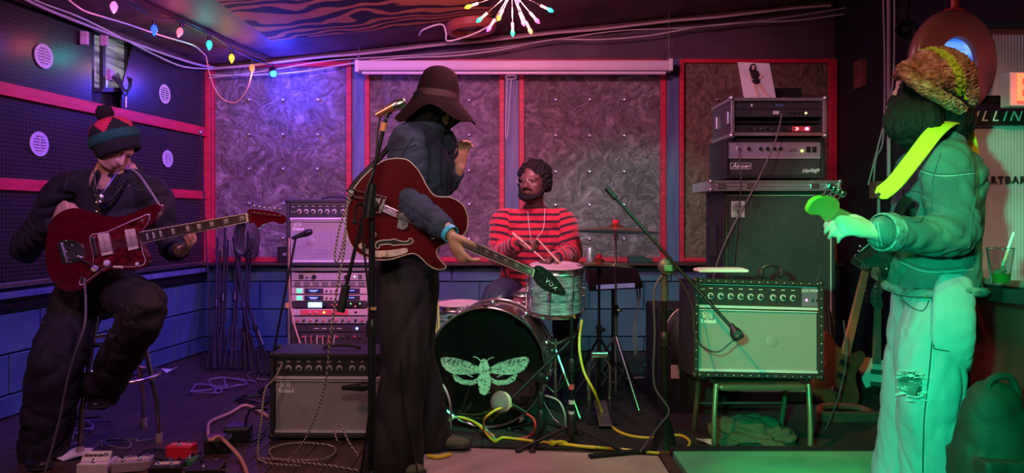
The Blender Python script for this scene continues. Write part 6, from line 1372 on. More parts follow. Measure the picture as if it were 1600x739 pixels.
# lime strap
STD = mat('stitch_dark', (.03, .08, .09), .8); STL = mat('stitch_pale', (.45, .52, .5), .8); STG = mat('stitch_gold', (.5, .4, .12), .6)
for q in ([(1432, 262), (1470, 272), (1522, 268)], [(1470, 240), (1458, 280), (1456, 330)], [(1412, 296), (1440, 304), (1440, 345), (1412, 338), (1412, 296)], [(1362, 372), (1400, 384), (1450, 398), (1494, 388)], [(1525, 300), (1516, 360), (1512, 420)], [(1400, 268), (1394, 330), (1398, 420)], [(1407, 404), (1450, 420), (1520, 416)]): seam(jk, q, STD, .0028, .0015)
for q in ([(1432, 265), (1470, 275), (1522, 271)], [(1366, 350), (1372, 385)], [(1371, 348), (1378, 384)], [(1407, 409), (1450, 425), (1520, 421)]): seam(jk, q, STL, .0014, .0015)
for q in ([(1454, 432), (1458, 500), (1452, 580), (1444, 660), (1442, 738)], [(1462, 462), (1490, 458), (1518, 462)], [(1459, 545), (1490, 549), (1516, 540)], [(1400, 436), (1412, 470), (1440, 486), (1452, 470)], [(1462, 462), (1459, 545)], [(1520, 560), (1512, 640), (1514, 738)]): seam(tr, q, STD, .0024, .001)
for q in ([(1458, 432), (1462, 500), (1456, 580), (1448, 660), (1446, 738)], [(1459, 541), (1490, 545), (1516, 536)]): seam(tr, q, STL, .0012, .001)
for q in ([(1451, 446), (1454, 449)], [(1449, 466), (1452, 468)]): seam(tr, q, STG, .006, .002, 'jeans_button')
for q in ([(648, 212), (630, 240), (622, 270)], [(612, 300), (640, 322), (672, 346)], [(700, 228), (698, 260), (699, 300)], [(690, 232), (688, 262), (690, 296)], [(606, 236), (632, 232), (650, 226)]): seam(shb, q, mat('stitch_navy', (.008, .014, .03), .8), .0022, .001)
for q in ([(160, 276), (158, 310), (162, 330)], [(196, 286), (206, 306), (208, 330)], [(108, 270), (100, 300), (104, 330)], [(120, 286), (140, 292), (156, 290)], [(210, 296), (226, 298), (240, 296)], [(130, 268), (112, 280)]): seam(sh1, q, mat('stitch_black', (.05, .045, .06), .7), .0022, .001)
for q in ([(1, 1)],): pass
LIM = mat('strap_lime', (.72, .74, .03), .45, var=.06)
sp = [P(1520, 262, 2.92), P(1508, 205, 2.86), P(1488, 190, 2.72), P(1462, 205, 2.6), P(1430, 245, 2.56), P(1398, 285, 2.56), P(1372, 306, 2.58)]
rs = []; q_ = [V(p) for p in catmull(sp, 6)]
for i, p in enumerate(q_):
    d_ = (q_[min(i+1, len(q_)-1)]-q_[max(i-1, 0)]).normalized(); nn = (p-V((nk.x+.02, nk.y, p.z-.1))).normalized(); sd_ = d_.cross(nn).normalized(); nn = sd_.cross(d_).normalized()
    w_ = .031 if i < len(q_)-3 else .031*(1-.22*(i-len(q_)+3)); rs.append([p+sd_*w_+nn*.002, p-sd_*w_+nn*.002, p-sd_*w_-nn*.002, p+sd_*w_-nn*.002])
MB().rings(rs).build('guitar_strap', LIM, rg, smooth=True)
MB().lathe([(0, .008), (.006, .006)], P(1372, 304, 2.565), (0, -1, 0), 12).build('strap_button', STEEL, rg)
# black backpack standing by the counter
bk = P(1556, 620, 2.42); t = thing('backpack', 'dark green-black backpack standing on the floor below the counter', 'backpack', (bk.x, 2.42, 0))
BKM = mat('backpack_fabric', (.018, .022, .012), .7, bump=.2, bscale=150)
mb = MB(); mb.limb([(bk.x, 2.42, .14), (bk.x, 2.42, .35), (bk.x-.01, 2.42, .52)], [(.13, .11), (.14, .11), (.1, .075)], ref=(0, 1, 0)); mb.box((bk.x, 2.42, .2), (.24, .18, .36)); mb.blob('bag_body', BKM, t, vox=.012, smooth=5, disp=wrinkle(.008, 8, (1, 1, 1), 5))
mb = MB(); mb.box((bk.x-.03, 2.31, .25), (.18, .07, .28)); mb.blob('front_pocket', BKM, t, vox=.01, smooth=6, disp=wrinkle(.005, 8, (1, 1, 1), 5))
MB().tube([(bk.x-.05, 2.4, .56), (bk.x-.03, 2.4, .62), (bk.x+.03, 2.4, .63), (bk.x+.06, 2.4, .57)], .013, 8, 4).build('top_handle', BKM, t, smooth=True)
for k in range(2): MB().tube([(bk.x+.08+.03*k, 2.34, .55), (bk.x+.11+.02*k, 2.3, .4), (bk.x+.11, 2.31, .2)], .012, 6, 4).build('shoulder_strap', BKM, t, smooth=True)
mb = MB(); [mb.box((bk.x+.1, 2.285, .42-.06*k), (.02, .008, .022)) for k in range(3)]; mb.build('buckle', STEEL, t, kind='stuff')
# plastic cup
cpz = .9302; cpt = V((P(1563, 0, 2.44).x, 2.44, cpz)); t = thing('plastic_cup', 'clear plastic cup with green drink and straw on the bar counter', 'cup', cpt)
CLR = mat('clear_plastic', (.85, .85, .85), .08, trans=1., var=.0, spec=.3)
MB().lathe([(.001, .001), (.002, .027), (.115, .04), (.118, .042), (.12, .04), (.115, .0385), (.004, .0255), (.0035, .001)], cpt, (0, 0, 1), 32, False).build('cup_wall', CLR, t, smooth=True)
MB().lathe([(.005, .001), (.005, .025), (.035, .0285), (.036, .001)], cpt, (0, 0, 1), 28, False).build('drink', mat('green_drink', (.05, .45, .06), .1, trans=.4), t, smooth=True)
mb = MB(); [mb.box(cpt+V((dx, dy, .04+.006*k)), (.018, .018, .016), Euler((.4*k, .7*k, .3)).to_matrix()) for k, (dx, dy) in enumerate(((-.008, 0), (.011, .005), (0, -.01)))]; mb.build('ice_cube', mat('ice', (.6, .85, .65), .1, trans=.6), t, bev=.003, kind='stuff')
MB().tube([cpt+V((-.008, 0, .02)), cpt+V((.058, .02, .17))], .0042, 8).build('straw', LET, t, smooth=True)
p = V((P(1522, 0, 2.6).x+.02, 2.7, cpz)); tag(MB().box(p+V((0, 0, .003)), (.07, .05, .005)).build('napkin', WHT, None), 'small white napkin lying on the bar counter beside the man in denim', 'napkin')
# ================================================================ LAMPS
def bulb_mat(c, s): return mat('bulb_%d_%d_%d' % tuple(int(x*9) for x in c), c, .3, emit=s, var=0)
def strbulb(px, py, Y, col, label, s=1.7, tilt=(0, 0), e=1.8):
    p = P(px, py, Y); t = thing('string_bulb', label, 'light bulb', p, 'coloured bulbs on the ceiling string')
    ax = V((tilt[0], tilt[1], -1)).normalized()
    MB().lathe([(-.045, .008), (-.043, .0135), (-.012, .0135), (-.01, .009)], p, ax, 14).build('socket', BLKP, t, smooth=True)
    MB().lathe(catmull([(-.012, .009), (.0, .016), (.015, .0205), (.035, .015), (.052, .005), (.056, .0005)], 3), p, ax, 18).build('bulb_glass', bulb_mat(col, s), t, smooth=True)
    if e: point('bulb_glow', p+V((0, -.0, -.08)), e, col, .03)
PINKC, BLUC, REDC, TEALC, AMBC, ORC = (1, .15, .5), (.02, .1, 1), (1, .07, .1), (.02, .9, .75), (1, .5, .02), (1, .17, .03)
strbulb(178, 6, 4.2, PINKC, 'pink bulb on the ceiling string, nearest the camera')
strbulb(241, 42, 4.6, BLUC, 'deep blue bulb hanging above the bobble hat', e=1.5)
strbulb(282, 46, 4.9, (1, .12, .16), 'red bulb next to the deep blue one', tilt=(-.3, 0))
strbulb(327, 66, 5.25, TEALC, 'turquoise bulb on the ceiling string')
strbulb(362, 87, 5.6, AMBC, 'amber yellow bulb on the ceiling string')
strbulb(394, 103, 5.9, ORC, 'orange red bulb at the end of the string near the corner')
# blue spot lamp on the back wall
p = P(427, 115, 6.12); t = thing('spot_lamp', 'small blue lamp hanging in front of the purple felt panel', 'lamp', p)
MB().lathe([(-.06, .02), (-.05, .03), (.0, .036), (.002, .03)], p, (.25, -.5, -.6), 18, False).build('lamp_shade', BLKP, t, smooth=True); MB().ell(p, .028).build('bulb_glass', bulb_mat((.03, .35, 1), 4), t, smooth=True)
MB().tube([p+V((-.01, .02, .06)), p+V((-.03, .08, .08)), p+V((-.05, .1, -.15))], .005, 6, 4).build('lamp_cord', CABLE, t)
point('blue_lamp_glow', p+V((.1, -.06, -.08)), 26, (.02, .04, 1), .04)
# starburst ceiling lamp
c0 = P(800, -14, 4.2); t = thing('starburst_lamp', 'starburst ceiling lamp with coloured bulbs over the stage', 'lamp', V((c0.x, c0.y, ceilz(c0.x))))
MB().ell(c0, .035).build('hub', CHR, t, smooth=True); MB().cyl(c0, (c0.x, c0.y, ceilz(c0.x)), .006).build('rod', CHR, t)
tips = [(733, 10, AMBC, -.05), (750, 30, (.02, .9, .35), .05), (780, 27, AMBC, -.1), (765, 43, (1, .1, .4), .06), (801, 50, (.02, .9, .3), -.04), (817, 34, (1, .15, .35), .08), (828, 47, (1, .3, .1), -.08), (838, 31, (1, .1, .3), .0), (858, 15, (.1, .9, .7), .03), (808, 2, (1, .05, .4), -.2), (870, -20, REDC, 0), (728, -30, BLUC, 0), (760, -60, REDC, .1), (840, -60, AMBC, -.1), (800, -70, TEALC, .1), (790, -5, PINKC, .2), (850, -40, PINKC, .15), (740, -45, TEALC, -.12)]
for i, (px, py, c_, dy) in enumerate(tips):
    e_ = P(px, py, 4.2+dy); d_ = (e_-c0).normalized(); Ls = (e_-c0).length
    o = MB().cyl(c0+d_*.03, e_-d_*.05, .0028, n=6).build('arm', CHR, t, smooth=True); MB().cyl(e_-d_*.055, e_-d_*.015, .008, n=10).build('socket', CREAM, o, smooth=True)
    MB().lathe(catmull([(-.016, .006), (.0, .011), (.012, .0115), (.026, .004), (.028, .0005)], 3), e_, d_, 14).build('bulb_glass', bulb_mat(c_, 2.4), o, smooth=True)
point('starburst_glow', c0+V((0, -.02, -.1)), 30, (1, .25, .3), .12)
# round ceiling fixture
p = V((P(735, 0, 5.75).x, 5.75, 0)); p.z = ceilz(p.x)
t = thing('ceiling_fixture', 'round red-brown ring fixture on the ceiling beside the starburst lamp', 'ceiling light', p)
ax_ = V((.1, 0, -1)).normalized(); FXM = mat('fixture_red', (.3, .07, .05), .4)
MB().lathe([(0, .17), (.02, .2), (.07, .2), (.09, .18), (.08, .15), (.03, .14)], p, ax_, 48, False).build('ring', FXM, t, smooth=True); MB().lathe([(.02, .14), (.05, .12), (.06, .001)], p, ax_, 40, False).build('lens', mat('fixture_lens', (.05, .06, .12), .2), t, smooth=True)
tag(MB().tube([P(655, 55, 5.5), P(662, 46, 5.4), P(690, 38, 5.35), P(697, 52, 5.35), P(700, 64, 5.4), P(735, 55, 5.35), P(762, 42, 5.3), P(780, 30, 5.2)], .006, 8, 6).build('white_cord', WCAB, None, smooth=True), 'looped white cord hanging round the ceiling fixture', 'cord')
# conduits and cables under the ceiling
def cable(label, pts, r, m_, name='cable', cat='cable', group=None, sm=6, z0=None, n=8, kind=None):
    pts = [V(p) for p in pts]
    o = MB().tube(pts, r, n, sm).build(name, m_, None, smooth=True); return tag(o, label, cat, group, kind)
PIPE = mat('pipe_cream', (.5, .4, .38), .4, var=.1)
def wallceil(px, dz=.07, dy=.1):
    # point just below the ceiling along the back wall
    x = bpx(px); return V((x, BY-dy, ceilz(x)-dz))
cable('pale metal conduit running along the top of the back wall', [wallceil(x_, .045+.012*((i*5) % 3)/3) for i, x_ in enumerate(range(330, 1340, 60))], .011, PIPE, 'conduit', 'pipe', sm=3)
cable('thin white cable sagging below the conduit on the back wall', [wallceil(x_, .1+.05*abs(math.sin(i*.9)), .1) for i, x_ in enumerate(range(335, 1330, 75))], .006, WCAB, sm=6)
cable('second thin white cable beside the sagging one on the back wall', [wallceil(x_, .08+.05*abs(math.cos(i*.7)), .13) for i, x_ in enumerate(range(335, 1330, 90))], .004, WCAB, sm=6)
# cables on the left ceiling edge
def lw_ceil(px, py): return LWp(px, py+9, .1)
cable('pale conduit along the top of the left wall', [lw_ceil(*q) for q in ((-60, -48), (30, -2), (105, 28), (220, 70), (290, 92), (322, 97))], .009, mat('pipe_lilac', (.5, .42, .5), .4), 'conduit', 'pipe', sm=4)
cable('second pale cable beside the conduit on the left wall', [lw_ceil(*q) for q in ((-60, -54), (30, -8), (110, 22), (220, 76), (270, 96), (322, 99))], .006, WCAB, sm=4)
cable('white light-string cord hanging below the ceiling on the left', [P(105, -2, 4.1), P(130, 16, 4.2), P(160, 26, 4.35), P(200, 38, 4.6), P(250, 55, 4.9), P(300, 70, 5.3), P(314, 80, 5.6), P(322, 88, 5.9)], .005, WCAB, 'light_string', 'cord')
cable('dark bulb string under the ceiling trim on the left', [P(150, -30, 3.9), P(178, -12, 4.2), P(240, 26, 4.6), P(284, 32, 4.9), P(327, 52, 5.25), P(362, 76, 5.6), P(394, 92, 5.9), P(425, 102, 6.1)], .0045, CABLE, 'bulb_string', 'cord')
cable('cord looping from the corner up to the orange bulb', [P(322, 88, 5.9), P(330, 125, 5.95), P(345, 152, 6.0), P(368, 160, 6.0), P(386, 140, 5.95), P(394, 112, 5.92)], .0045, PEACH, 'lamp_cord', 'cord')
# projection screen housing
sA, sB = P(559, 106, 6.15), P(1047, 104, 6.15); t = thing('projection_screen', 'white rolled-up projection screen case above the middle panels', 'projection screen', (sA+sB)/2)
mx = (sA+sB)/2; Ls = (sB-sA).length
MB().box(mx+V((0, 0, .008)), (Ls, .09, .085)).build('case', mat('screen_case', (.72, .64, .7), .35, var=.04), t, bev=.012)
MB().box(mx+V((0, -.047, -.012)), (Ls-.04, .006, .012)).box(mx+V((0, -.005, -.052)), (Ls-.08, .05, .022)).build('bottom_bar', mat('screen_case', (0, 0, 0)), t, bev=.003)
for s_, q in ((-1, sA), (1, sB)):
    MB().box(q+V((0, 0, .008)), (.03, .1, .1)).build('end_cap', LET, t, bev=.006)
    z_ = ceilz(q.x)-.0; mb = MB(); hz_ = q.z+.06
    mb.tube([V((q.x-s_*.01, q.y, hz_)), V((q.x-s_*.01-.012, q.y, hz_+.02)), V((q.x-s_*.01, q.y, hz_+.04)), V((q.x-s_*.01+.012, q.y, hz_+.02)), V((q.x-s_*.01, q.y, hz_))], .003, 6, 3); mb.build('hook', CHR, t)
    if z_-hz_-.04 > .02: MB().cyl((q.x-s_*.01, q.y, hz_+.035), (q.x-s_*.01, q.y, z_), .0022, n=6).build('chain', STEEL, t)
pl = P(798, 121, 6.12); mb = MB(); mb.tube([pl+V((-.045, 0, .0)), pl+V((-.03, 0, .015)), pl+V((.03, 0, .015)), pl+V((.045, 0, 0)), pl+V((.03, 0, -.012)), pl+V((-.03, 0, -.012)), pl+V((-.045, 0, 0))], .0035, 6, 3); mb.build('pull_handle', LET, t); MB().tube([pl+V((-.03, 0, -.01)), P(791, 160, 6.15), P(790, 210, 6.15), P(793, 212, 6.15), P(796, 160, 6.15), pl+V((.005, 0, -.012))], .003, 6, 2).build('pull_cord', LET, t)
# ---- right side: conduits with junction box, hanging disc, sign, camera
cable('pale vertical conduit on the black side wall', [V((2.79, 5.45, 2.98)), V((2.79, 5.45, 2.4)), V((2.79, 5.45, 1.45))], .014, PIPE, 'conduit', 'pipe', sm=2)
cable('thin white cable beside the vertical conduit', [V((2.77, 5.35, 2.98)), V((2.785, 5.36, 2.6)), V((2.78, 5.38, 2.1)), V((2.74, 5.5, 1.7)), V((2.72, 5.62, 1.4))], .006, WCAB, sm=6)
cable('second white cable looping to the junction box', [V((2.78, 5.52, 2.9)), V((2.785, 5.5, 2.3)), V((2.785, 5.52, 1.75)), V((2.77, 5.6, 1.6)), V((2.76, 5.62, 1.4))], .006, WCAB, sm=6)
p = V((2.77, 5.58, 1.36)); t = thing('junction_box', 'rusty brown junction box on the black side wall', 'junction box', p); MB().box(p, (.07, .12, .13)).build('box_body', mat('box_rust', (.35, .12, .07), .5, var=.3), t, bev=.006); MB().lathe([(0, .012), (.004, .01)], p+V((-.036, 0, 0)), (-1, 0, 0), 12).build('screw', STEEL, t); cable('lower conduit stub below the junction box', [p+V((.01, 0, -.06)), p+V((.01, 0, -1.3))], .012, PIPE, 'conduit', 'pipe', sm=2)
p = P(1488, 98, 3.0); t = thing('disc_lamp', 'large maroon disc lamp with round blue opening above the bar', 'lamp', P(1490, 8, 3.0)); dax = V((.3, -1, -.06)).normalized()
DM = mat('disc_maroon', (.19, .06, .07), .3, var=.08)
MB().lathe([(-.03, .195), (-.01, .211), (.015, .212), (.028, .204), (.031, .195), (.032, .1), (.02, .094), (.0, .094)], p, dax, 64, False).build('disc_ring', DM, t, smooth=True); MB().lathe([(-.03, .2), (-.032, .001)], p, dax, 48, False).build('disc_back', DM, t, smooth=True)
gm = NT('disc_glow', .3); gg = gm.noise(5, 3, gm.map((1, 1, 3))); gm.col(gm.ramp(gg, (.4, (.02, .1, .4)), (.7, (.1, .3, .7)))).set('Emission Color', gm.ramp(gg, (.4, (.03, .16, .75)), (.7, (.3, .6, 1)))).set('Emission Strength', 1.1)
MB().lathe([(.012, .094), (.014, .001)], p, dax, 40, False).build('lit_screen', gm.m, t)
MB().cyl(P(1492, 16, 3.0), V((P(1492, 0, 3.0).x, 3.0, ceilz(1.8))), .014).build('hanging_rod', RED, t, smooth=True); MB().ell(P(1491, 18, 3.0), (.045, .03, .016)).build('bracket', RED, t, smooth=True)
p = P(1415, 42, 4.3); t = thing('wall_speaker', 'small dark round lamp on the black wall left of the maroon disc', 'lamp', p); MB().lathe([(0, .04), (.08, .06), (.1, .05), (.09, .04), (.05, .02)], p, (-.5, -1, -.5), 24, False).build('lamp_can', BLKM, t, smooth=True); MB().lathe([(.088, .052), (.094, .048)], p, (-.5, -1, -.5), 24, False).build('rim', RED, t); MB().cyl(p, V((p.x+.1, 4.35, ceilz(p.x+.1))), .01).build('bracket', BLKM, t)
# EXIT-like box sign, only its first letter is inside the frame
p = P(1616, 141, 2.95); t = thing('box_sign', 'white box sign with glowing red letter above the bar', 'sign', p); sw, sh = .235, .135
MB().box(p, (sw, .06, sh)).build('sign_case', mat('sign_case', (.6, .56, .58), .4), t, bev=.004)
MB().box(p+V((.008, -.031, 0)), (sw-.04, .003, sh-.02)).build('sign_face', mat('sign_face', (.7, .15, .12), .4, emit=.35, ecol=(1, .1, .08)), t)
text('E', .15, mat('sign_letter', (.5, .05, .02), .4, emit=2., ecol=(1, .17, .06)), t, face_front(p+V((-.063, -.034, 0))), bold=.003)
MB().cyl(p+V((0, .03, .02)), p+V((0, .13, .02)), .02).build('bracket', BLKM, t)
point('sign_glow', p+V((-.05, -.15, 0)), .8, (1, .1, .08), .05)
# cables draped through the window gap on the left
w_ = lambda px, py, o=.07: LWp(px, py, o)
t = thing('cable_bundle', 'black cables and plug hanging in the window gap on the left wall', 'cable', w_(178, 120))
for k in range(4): MB().tube([w_(160+3*k, 120-2*k), w_(166+4*k, 132+4*k, .09), w_(176+3*k, 150-6*k, .1), w_(186-2*k, 130-3*k, .09), w_(192, 124, .07)], .005, 6, 5).build('cable_loop', CABLE, t, smooth=True)
MB().cyl(w_(178, 150, .09), w_(178, 168, .09), .008).build('plug', STEEL, t); MB().box(w_(162, 118, .05), (.03, .05, .07)).build('socket_box', mat('socket_pink', (.55, .35, .5), .5), t, bev=.003)
for i, (x_, y_) in enumerate(((121, 60), (152, 62))): tag(MB().box(LWp(x_, y_, .05), (.05, .03, .09), Euler((0, 0, .2)).to_matrix()).build('wall_tag', mat('tag_pink', (.6, .42, .48), .5), None, bev=.008), 'pale rounded tag pinned at the top of the left wall, %s' % ('left of the gap' if not i else 'at the gap edge'), 'tag')
p = V((bpx(449), BY-.10, .84)); tag(MB().box(p, (.1, .03, .13)).build('wall_plate', BLKP, None, bev=.003), 'small black box with white letters on the ledge behind the amplifier', 'box'); 
q_ = [o for o in COL.objects if o.name == 'wall_plate'][0]; text('KK', .032, LET, q_, face_front(p+V((.02, -.0165, .0))))
# ================================================================ FLOOR: RUGS, STEP, PEDALS, CABLES
def slab(pts, z0, z1, name, m_, label, cat, bev=.003): return tag(MB().prism(pts, lambda u, v, w: V((u, v, w)), z0, z1).build(name, m_, None, bev=bev), label, cat)
fx = lambda px, py: (P(px, py, 1)-V((0, 0, CH)))*(CH/((py-HZ)/F)) 
def FL(px, py, z=.0): Y = (CH-z)*F/(py-HZ); return V(((px-800)*Y/F, Y, z))
slab([FL(650, 698).xy, FL(1030, 706).xy, (2.9, 3.5), (2.9, 6.2), (-.95, 6.2), (-.75, 4.1)], .0005, .008, 'rug', RUG, 'large black rug under the drums and bass stack', 'rug')
TAN = mat('tan_board', (.40, .31, .25), .6, var=.12, scale=5, bump=.25, bscale=25)
slab([FL(628, 712).xy, FL(668, 699).xy, FL(1028, 714).xy, (FL(1032, 716).x, 2.6), (FL(1028, 712).x-.35, 2.6), (FL(620, 700).x+.1, 2.6)], .0005, .007, 'floor_mat', TAN, 'pale tan floor board in front of the drum rug', 'mat')
t = thing('stage_step', 'green step with black ribbed edge at the front of the stage', 'step', (FL(1200, 730).x, 3.3, 0))
sx0, sx1 = FL(1047, 716).x, FL(1364, 716).x
MB().box(((sx0+sx1)/2, 2.96, .028), (sx1-sx0, 1., .05)).build('step_top', mat('step_green', (.12, .50, .22), .4, var=.1), t, bev=.004)  # step top in an even green base colour
MB().box(((sx0+sx1)/2, 3.485, .03), (sx1-sx0+.01, .06, .058)).build('rubber_edge', RUB, t, bev=.004)
mb = MB()
for k in range(100): mb.box((sx0+(sx1-sx0)*(k+.5)/100, 3.485, .06), (.004, .056, .004))
mb.build('rib', RUB, t, kind='stuff')
MB().box((sx1+.06, 3.3, .02), (.12, .5, .04)).build('red_side', mat('step_red', (.28, .05, .03), .6), t, bev=.003)
tag(MB().box((sx0-.025, 3.2, .012), (.045, .8, .02)).build('brown_strip', DKW, None), 'brown wooden strip between the tan board and green step', 'board')
# crumpled cloth under the chair
cq = FL(1185, 695); t = thing('cloth_bundle', 'crumpled green-grey jacket lying under the folding chair', 'jacket', cq)
mb = MB(); mb.limb([FL(1130, 690)+V((0, .05, .05)), cq+V((-.03, .08, .06)), cq+V((.06, .08, .06)), FL(1232, 700)+V((0, .02, .04))], [(.07, .06), (.11, .07), (.1, .065), (.05, .04)]); mb.limb([FL(1130, 700)+V((0, .0, .03)), cq+V((0, -.02, .03)), FL(1220, 712)+V((0, .0, .02))], [(.05, .035), (.06, .035), (.03, .025)])
mb.blob('jacket_cloth', mat('cloth_olive', (.05, .075, .045), .85, bump=.2, bscale=140), t, vox=.008, smooth=3, disp=wrinkle(.03, 9, (1, 1, 1.5), 13))
tag(MB().prism([(-.07, -.01), (.0, -.04), (.05, -.02), (.02, .03), (-.03, .02)], lambda u, v, w: FL(1108, 694)+V((u, v, w+.3*abs(u))), .009, .012).build('paper_scrap', WHT, None), 'torn white paper scrap beside the front chair leg', 'paper')
tag(MB().prism([(-.11, -.01), (.0, -.035), (.09, -.02), (.05, .03), (-.05, .02)], lambda u, v, w: FL(1160, 712)+V((u, v-.02, w+.1*abs(u))), .009, .012).build('paper_scrap', WHT, None), 'pale paper sheet under the crumpled jacket', 'paper')
tag(MB().cyl(FL(1178, 672, .03), FL(1240, 677, .03), .01).build('metal_tube', STEEL, None, smooth=True), 'short bright metal tube lying behind the crumpled jacket', 'tube')
# --- pedals at the bottom left
def pedal(name, label, px, py, w, d, h, col, rz=0, mats=None, knobs=3, fs=1, strip=None, txt=None, cat='effects pedal'):
    p = FL(px, py); t = thing(name, label, cat, p, 'guitar pedals on the floor', (0, 0, rz)); BASE[t.name] = V((0, 0, 0))
    MB().box((0, 0, h/2+.002), (w, d, h)).build('housing', col, t, bev=.004)
    for k in range(knobs): MB().lathe([(0, .008), (.012, .007), (.013, .001)], ((k-(knobs-1)/2)*w/(knobs+.3), d*.3, h+.002), (0, 0, 1), 12).build('knob', STEEL if k % 2 else KNOBB, t, smooth=True)
    for k in range(fs): MB().lathe([(0, .009), (.008, .008), (.01, .006), (.016, .006), (.018, .001)], ((k-(fs-1)/2)*w/(fs+.3), -d*.3, h+.002), (0, 0, 1), 14).build('foot_switch', CHR, t, smooth=True)
    if strip: MB().box((0, 0, h+.003), (w*.8, d*.3, .003)).build('face_strip', strip, t)
    if txt: TL = Matrix.Translation((0, -.005, h+.022)) @ Matrix.Rotation(R0(52), 4, 'X'); mb = MB(); mb.T = TL; mb.box((0, 0, 0), (w*.95, d*.42, .004)); mb.build('name_plate', LET, t); text(txt, .022, BLKP, t, TL @ Matrix.Translation((0, .004, .0032)), sx=.85, bold=.0006)
    for s_ in (-1, 1): MB().cyl((s_*w/2, .0, h*.5), (s_*(w/2+.03), .0, h*.5), .007, n=10).build('jack_plug', CHR, t)
    return t
WHP = mat('pedal_white', (.7, .66, .64), .4); GRP = mat('pedal_grey', (.35, .32, .33), .4); REP = mat('pedal_red', (.8, .03, .05), .35); BKP = mat('pedal_black', (.02, .02, .02), .35); GNP = mat('pedal_green', (.05, .25, .08), .4)
pedal('effects_pedal', 'white pedal with black lettering at the bottom left of the floor', 152, 737, .13, .11, .05, WHP, .05, txt='bitterenderFX', knobs=4, fs=1)
pedal('effects_pedal', 'grey pedal with blue lamp right of the lettered white one', 208, 733, .16, .1, .045, GRP, .25, knobs=4, fs=2, strip=CREAM)
pedal('effects_pedal', 'bright red pedal lying behind the others', 284, 718, .12, .075, .07, REP, -.05, knobs=2, fs=1, strip=mat('pedal_red_light', (.85, .3, .35), .4))
pedal('effects_pedal', 'black and cream pedal in front of the red one', 262, 742, .13, .12, .05, BKP, .12, knobs=3, fs=2, strip=CREAM)
pedal('effects_pedal', 'flat black pedal at the right end of the pedals', 322, 745, .14, .13, .05, BKP, .1, knobs=2, fs=1)
pedal('effects_pedal', 'small green pedal between the black ones', 299, 731, .05, .08, .045, GNP, .1, knobs=1, fs=1)
MB().ell(FL(212, 735, .07), .008).build('lamp', led((.2, .1, 1), 10), None) if 0 else None
def brick(label, px, py, s_=1.): 
    p = FL(px, py); t = thing('power_adapter', label, 'power adapter', p, None, (0, 0, .15)); MB().box((0, 0, .04*s_), (.13*s_, .1*s_, .075*s_)).build('housing', BLKP, t, bev=.012); MB().box((-.01, 0, .08*s_), (.09*s_, .06*s_, .008)).build('top_plate', mat('adapter_violet', (.12, .06, .35), .25), t, bev=.003); return t
brick('black power adapter with violet top beside the floor amplifier', 372, 688, 1.0); brick('black pedal box with violet top at the peach cable', 342, 705, .95)
for i, (px, py, sc) in enumerate(((108, 716, .1), (125, 712, .06))): tag(MB().prism([(-sc, -.02), (0, -.05), (sc, -.01), (sc*.6, .05), (-sc*.8, .04)], lambda u, v, w, q=FL(px, py): q+V((u, v, w+.25*abs(math.sin(u*18))*.1)), .002, .007).build('paper_sheet', WHT, None), ['crumpled white sheet on the floor beside the left boot', 'small white sheet overlapping the crumpled one'][i], 'paper')
tag(MB().prism([(-.05, 0), (0, -.02), (.06, .02), (.02, .05), (-.03, .03)], lambda u, v, w: FL(262, 583)+V((u, v, w+abs(u)*.6)), .004, .008).build('paper_scrap', WHT, None), 'white paper scrap on the floor behind the bar stool', 'paper')
# --- cables on the floor
def fcab(label, pts, r, m_, **k): return cable(label, [FL(p[0], p[1], (p[2] if len(p) > 2 else 0)+r+.009) for p in pts], r, m_, **k)
YG = YEL
cable('yellow cable hanging from the blue tom down across the rug', [P(909, 500, 4.2), P(905, 540, 4.1), P(912, 580, 4.05), P(930, 615, 4.0), FL(946, 655, .02), FL(970, 676, .015), FL(1010, 684, .015), FL(1060, 680, .015), FL(1078, 692, .015), FL(1062, 706, .015), FL(1030, 708, .015), FL(980, 703, .015), FL(900, 696, .015), FL(868, 690, .015)], .0075, YG)
fcab('yellow cable curling on the rug before the bass drum', [(700, 655, .04), (718, 652, .05), (745, 662, .03), (770, 688, .0), (780, 686), (790, 684), (840, 690), (870, 693), (930, 700)], .0075, YG)
cable('yellow loop hanging from the bass drum microphone', [P(800, 634, 3.68), P(776, 640, 3.66), P(757, 655, 3.66), FL(758, 672, .015), FL(772, 680, .015)], .006, YG)
cable('red cable curving from the bass drum microphone', [P(822, 646, 3.7), P(834, 655, 3.68), P(836, 670, 3.67), FL(826, 682, .015), FL(802, 686, .015)], .006, mat('red_cable', (.7, .05, .06), .4))
fcab('short yellow cable under the hatted player shoe', [(668, 712), (685, 714), (704, 710)], .009, YG)
cable('white cable arching down beside the bass drum', [P(676, 592, 3.9), P(692, 602, 3.85), P(703, 630, 3.8), FL(704, 672, .015), FL(700, 686, .015)], .006, WCAB)
fcab('pale green cable crossing in front of the bass drum', [(690, 672), (705, 655, .05), (722, 652, .05), (750, 664, .02), (776, 688)], .006, mat('pale_green_cable', (.35, .6, .35), .4))
cable('white cable trailing between the short stands', [P(852, 618, 3.95), P(872, 626, 3.9), P(882, 645, 3.88), FL(884, 672, .02)], .005, WCAB)
fcab('peach cable winding from the floor amplifier to the pedals', [(418, 650), (385, 633), (360, 645), (330, 658), (325, 670), (328, 688, .06), (340, 682, .08), (352, 690, .05), (375, 715), (387, 742)], .0085, PEACH)
m = NT('braided_cable', .8); x = m.n('TexWave', wave_type='BANDS', bands_direction='DIAGONAL'); m.nt.links.new(m.tc.outputs['Object'], x.inputs[0]); x.inputs['Scale'].default_value = 34; m.col(m.ramp(x.outputs[1], (.45, (.55, .48, .4)), (.55, (.05, .04, .04)))); BRD = m.m
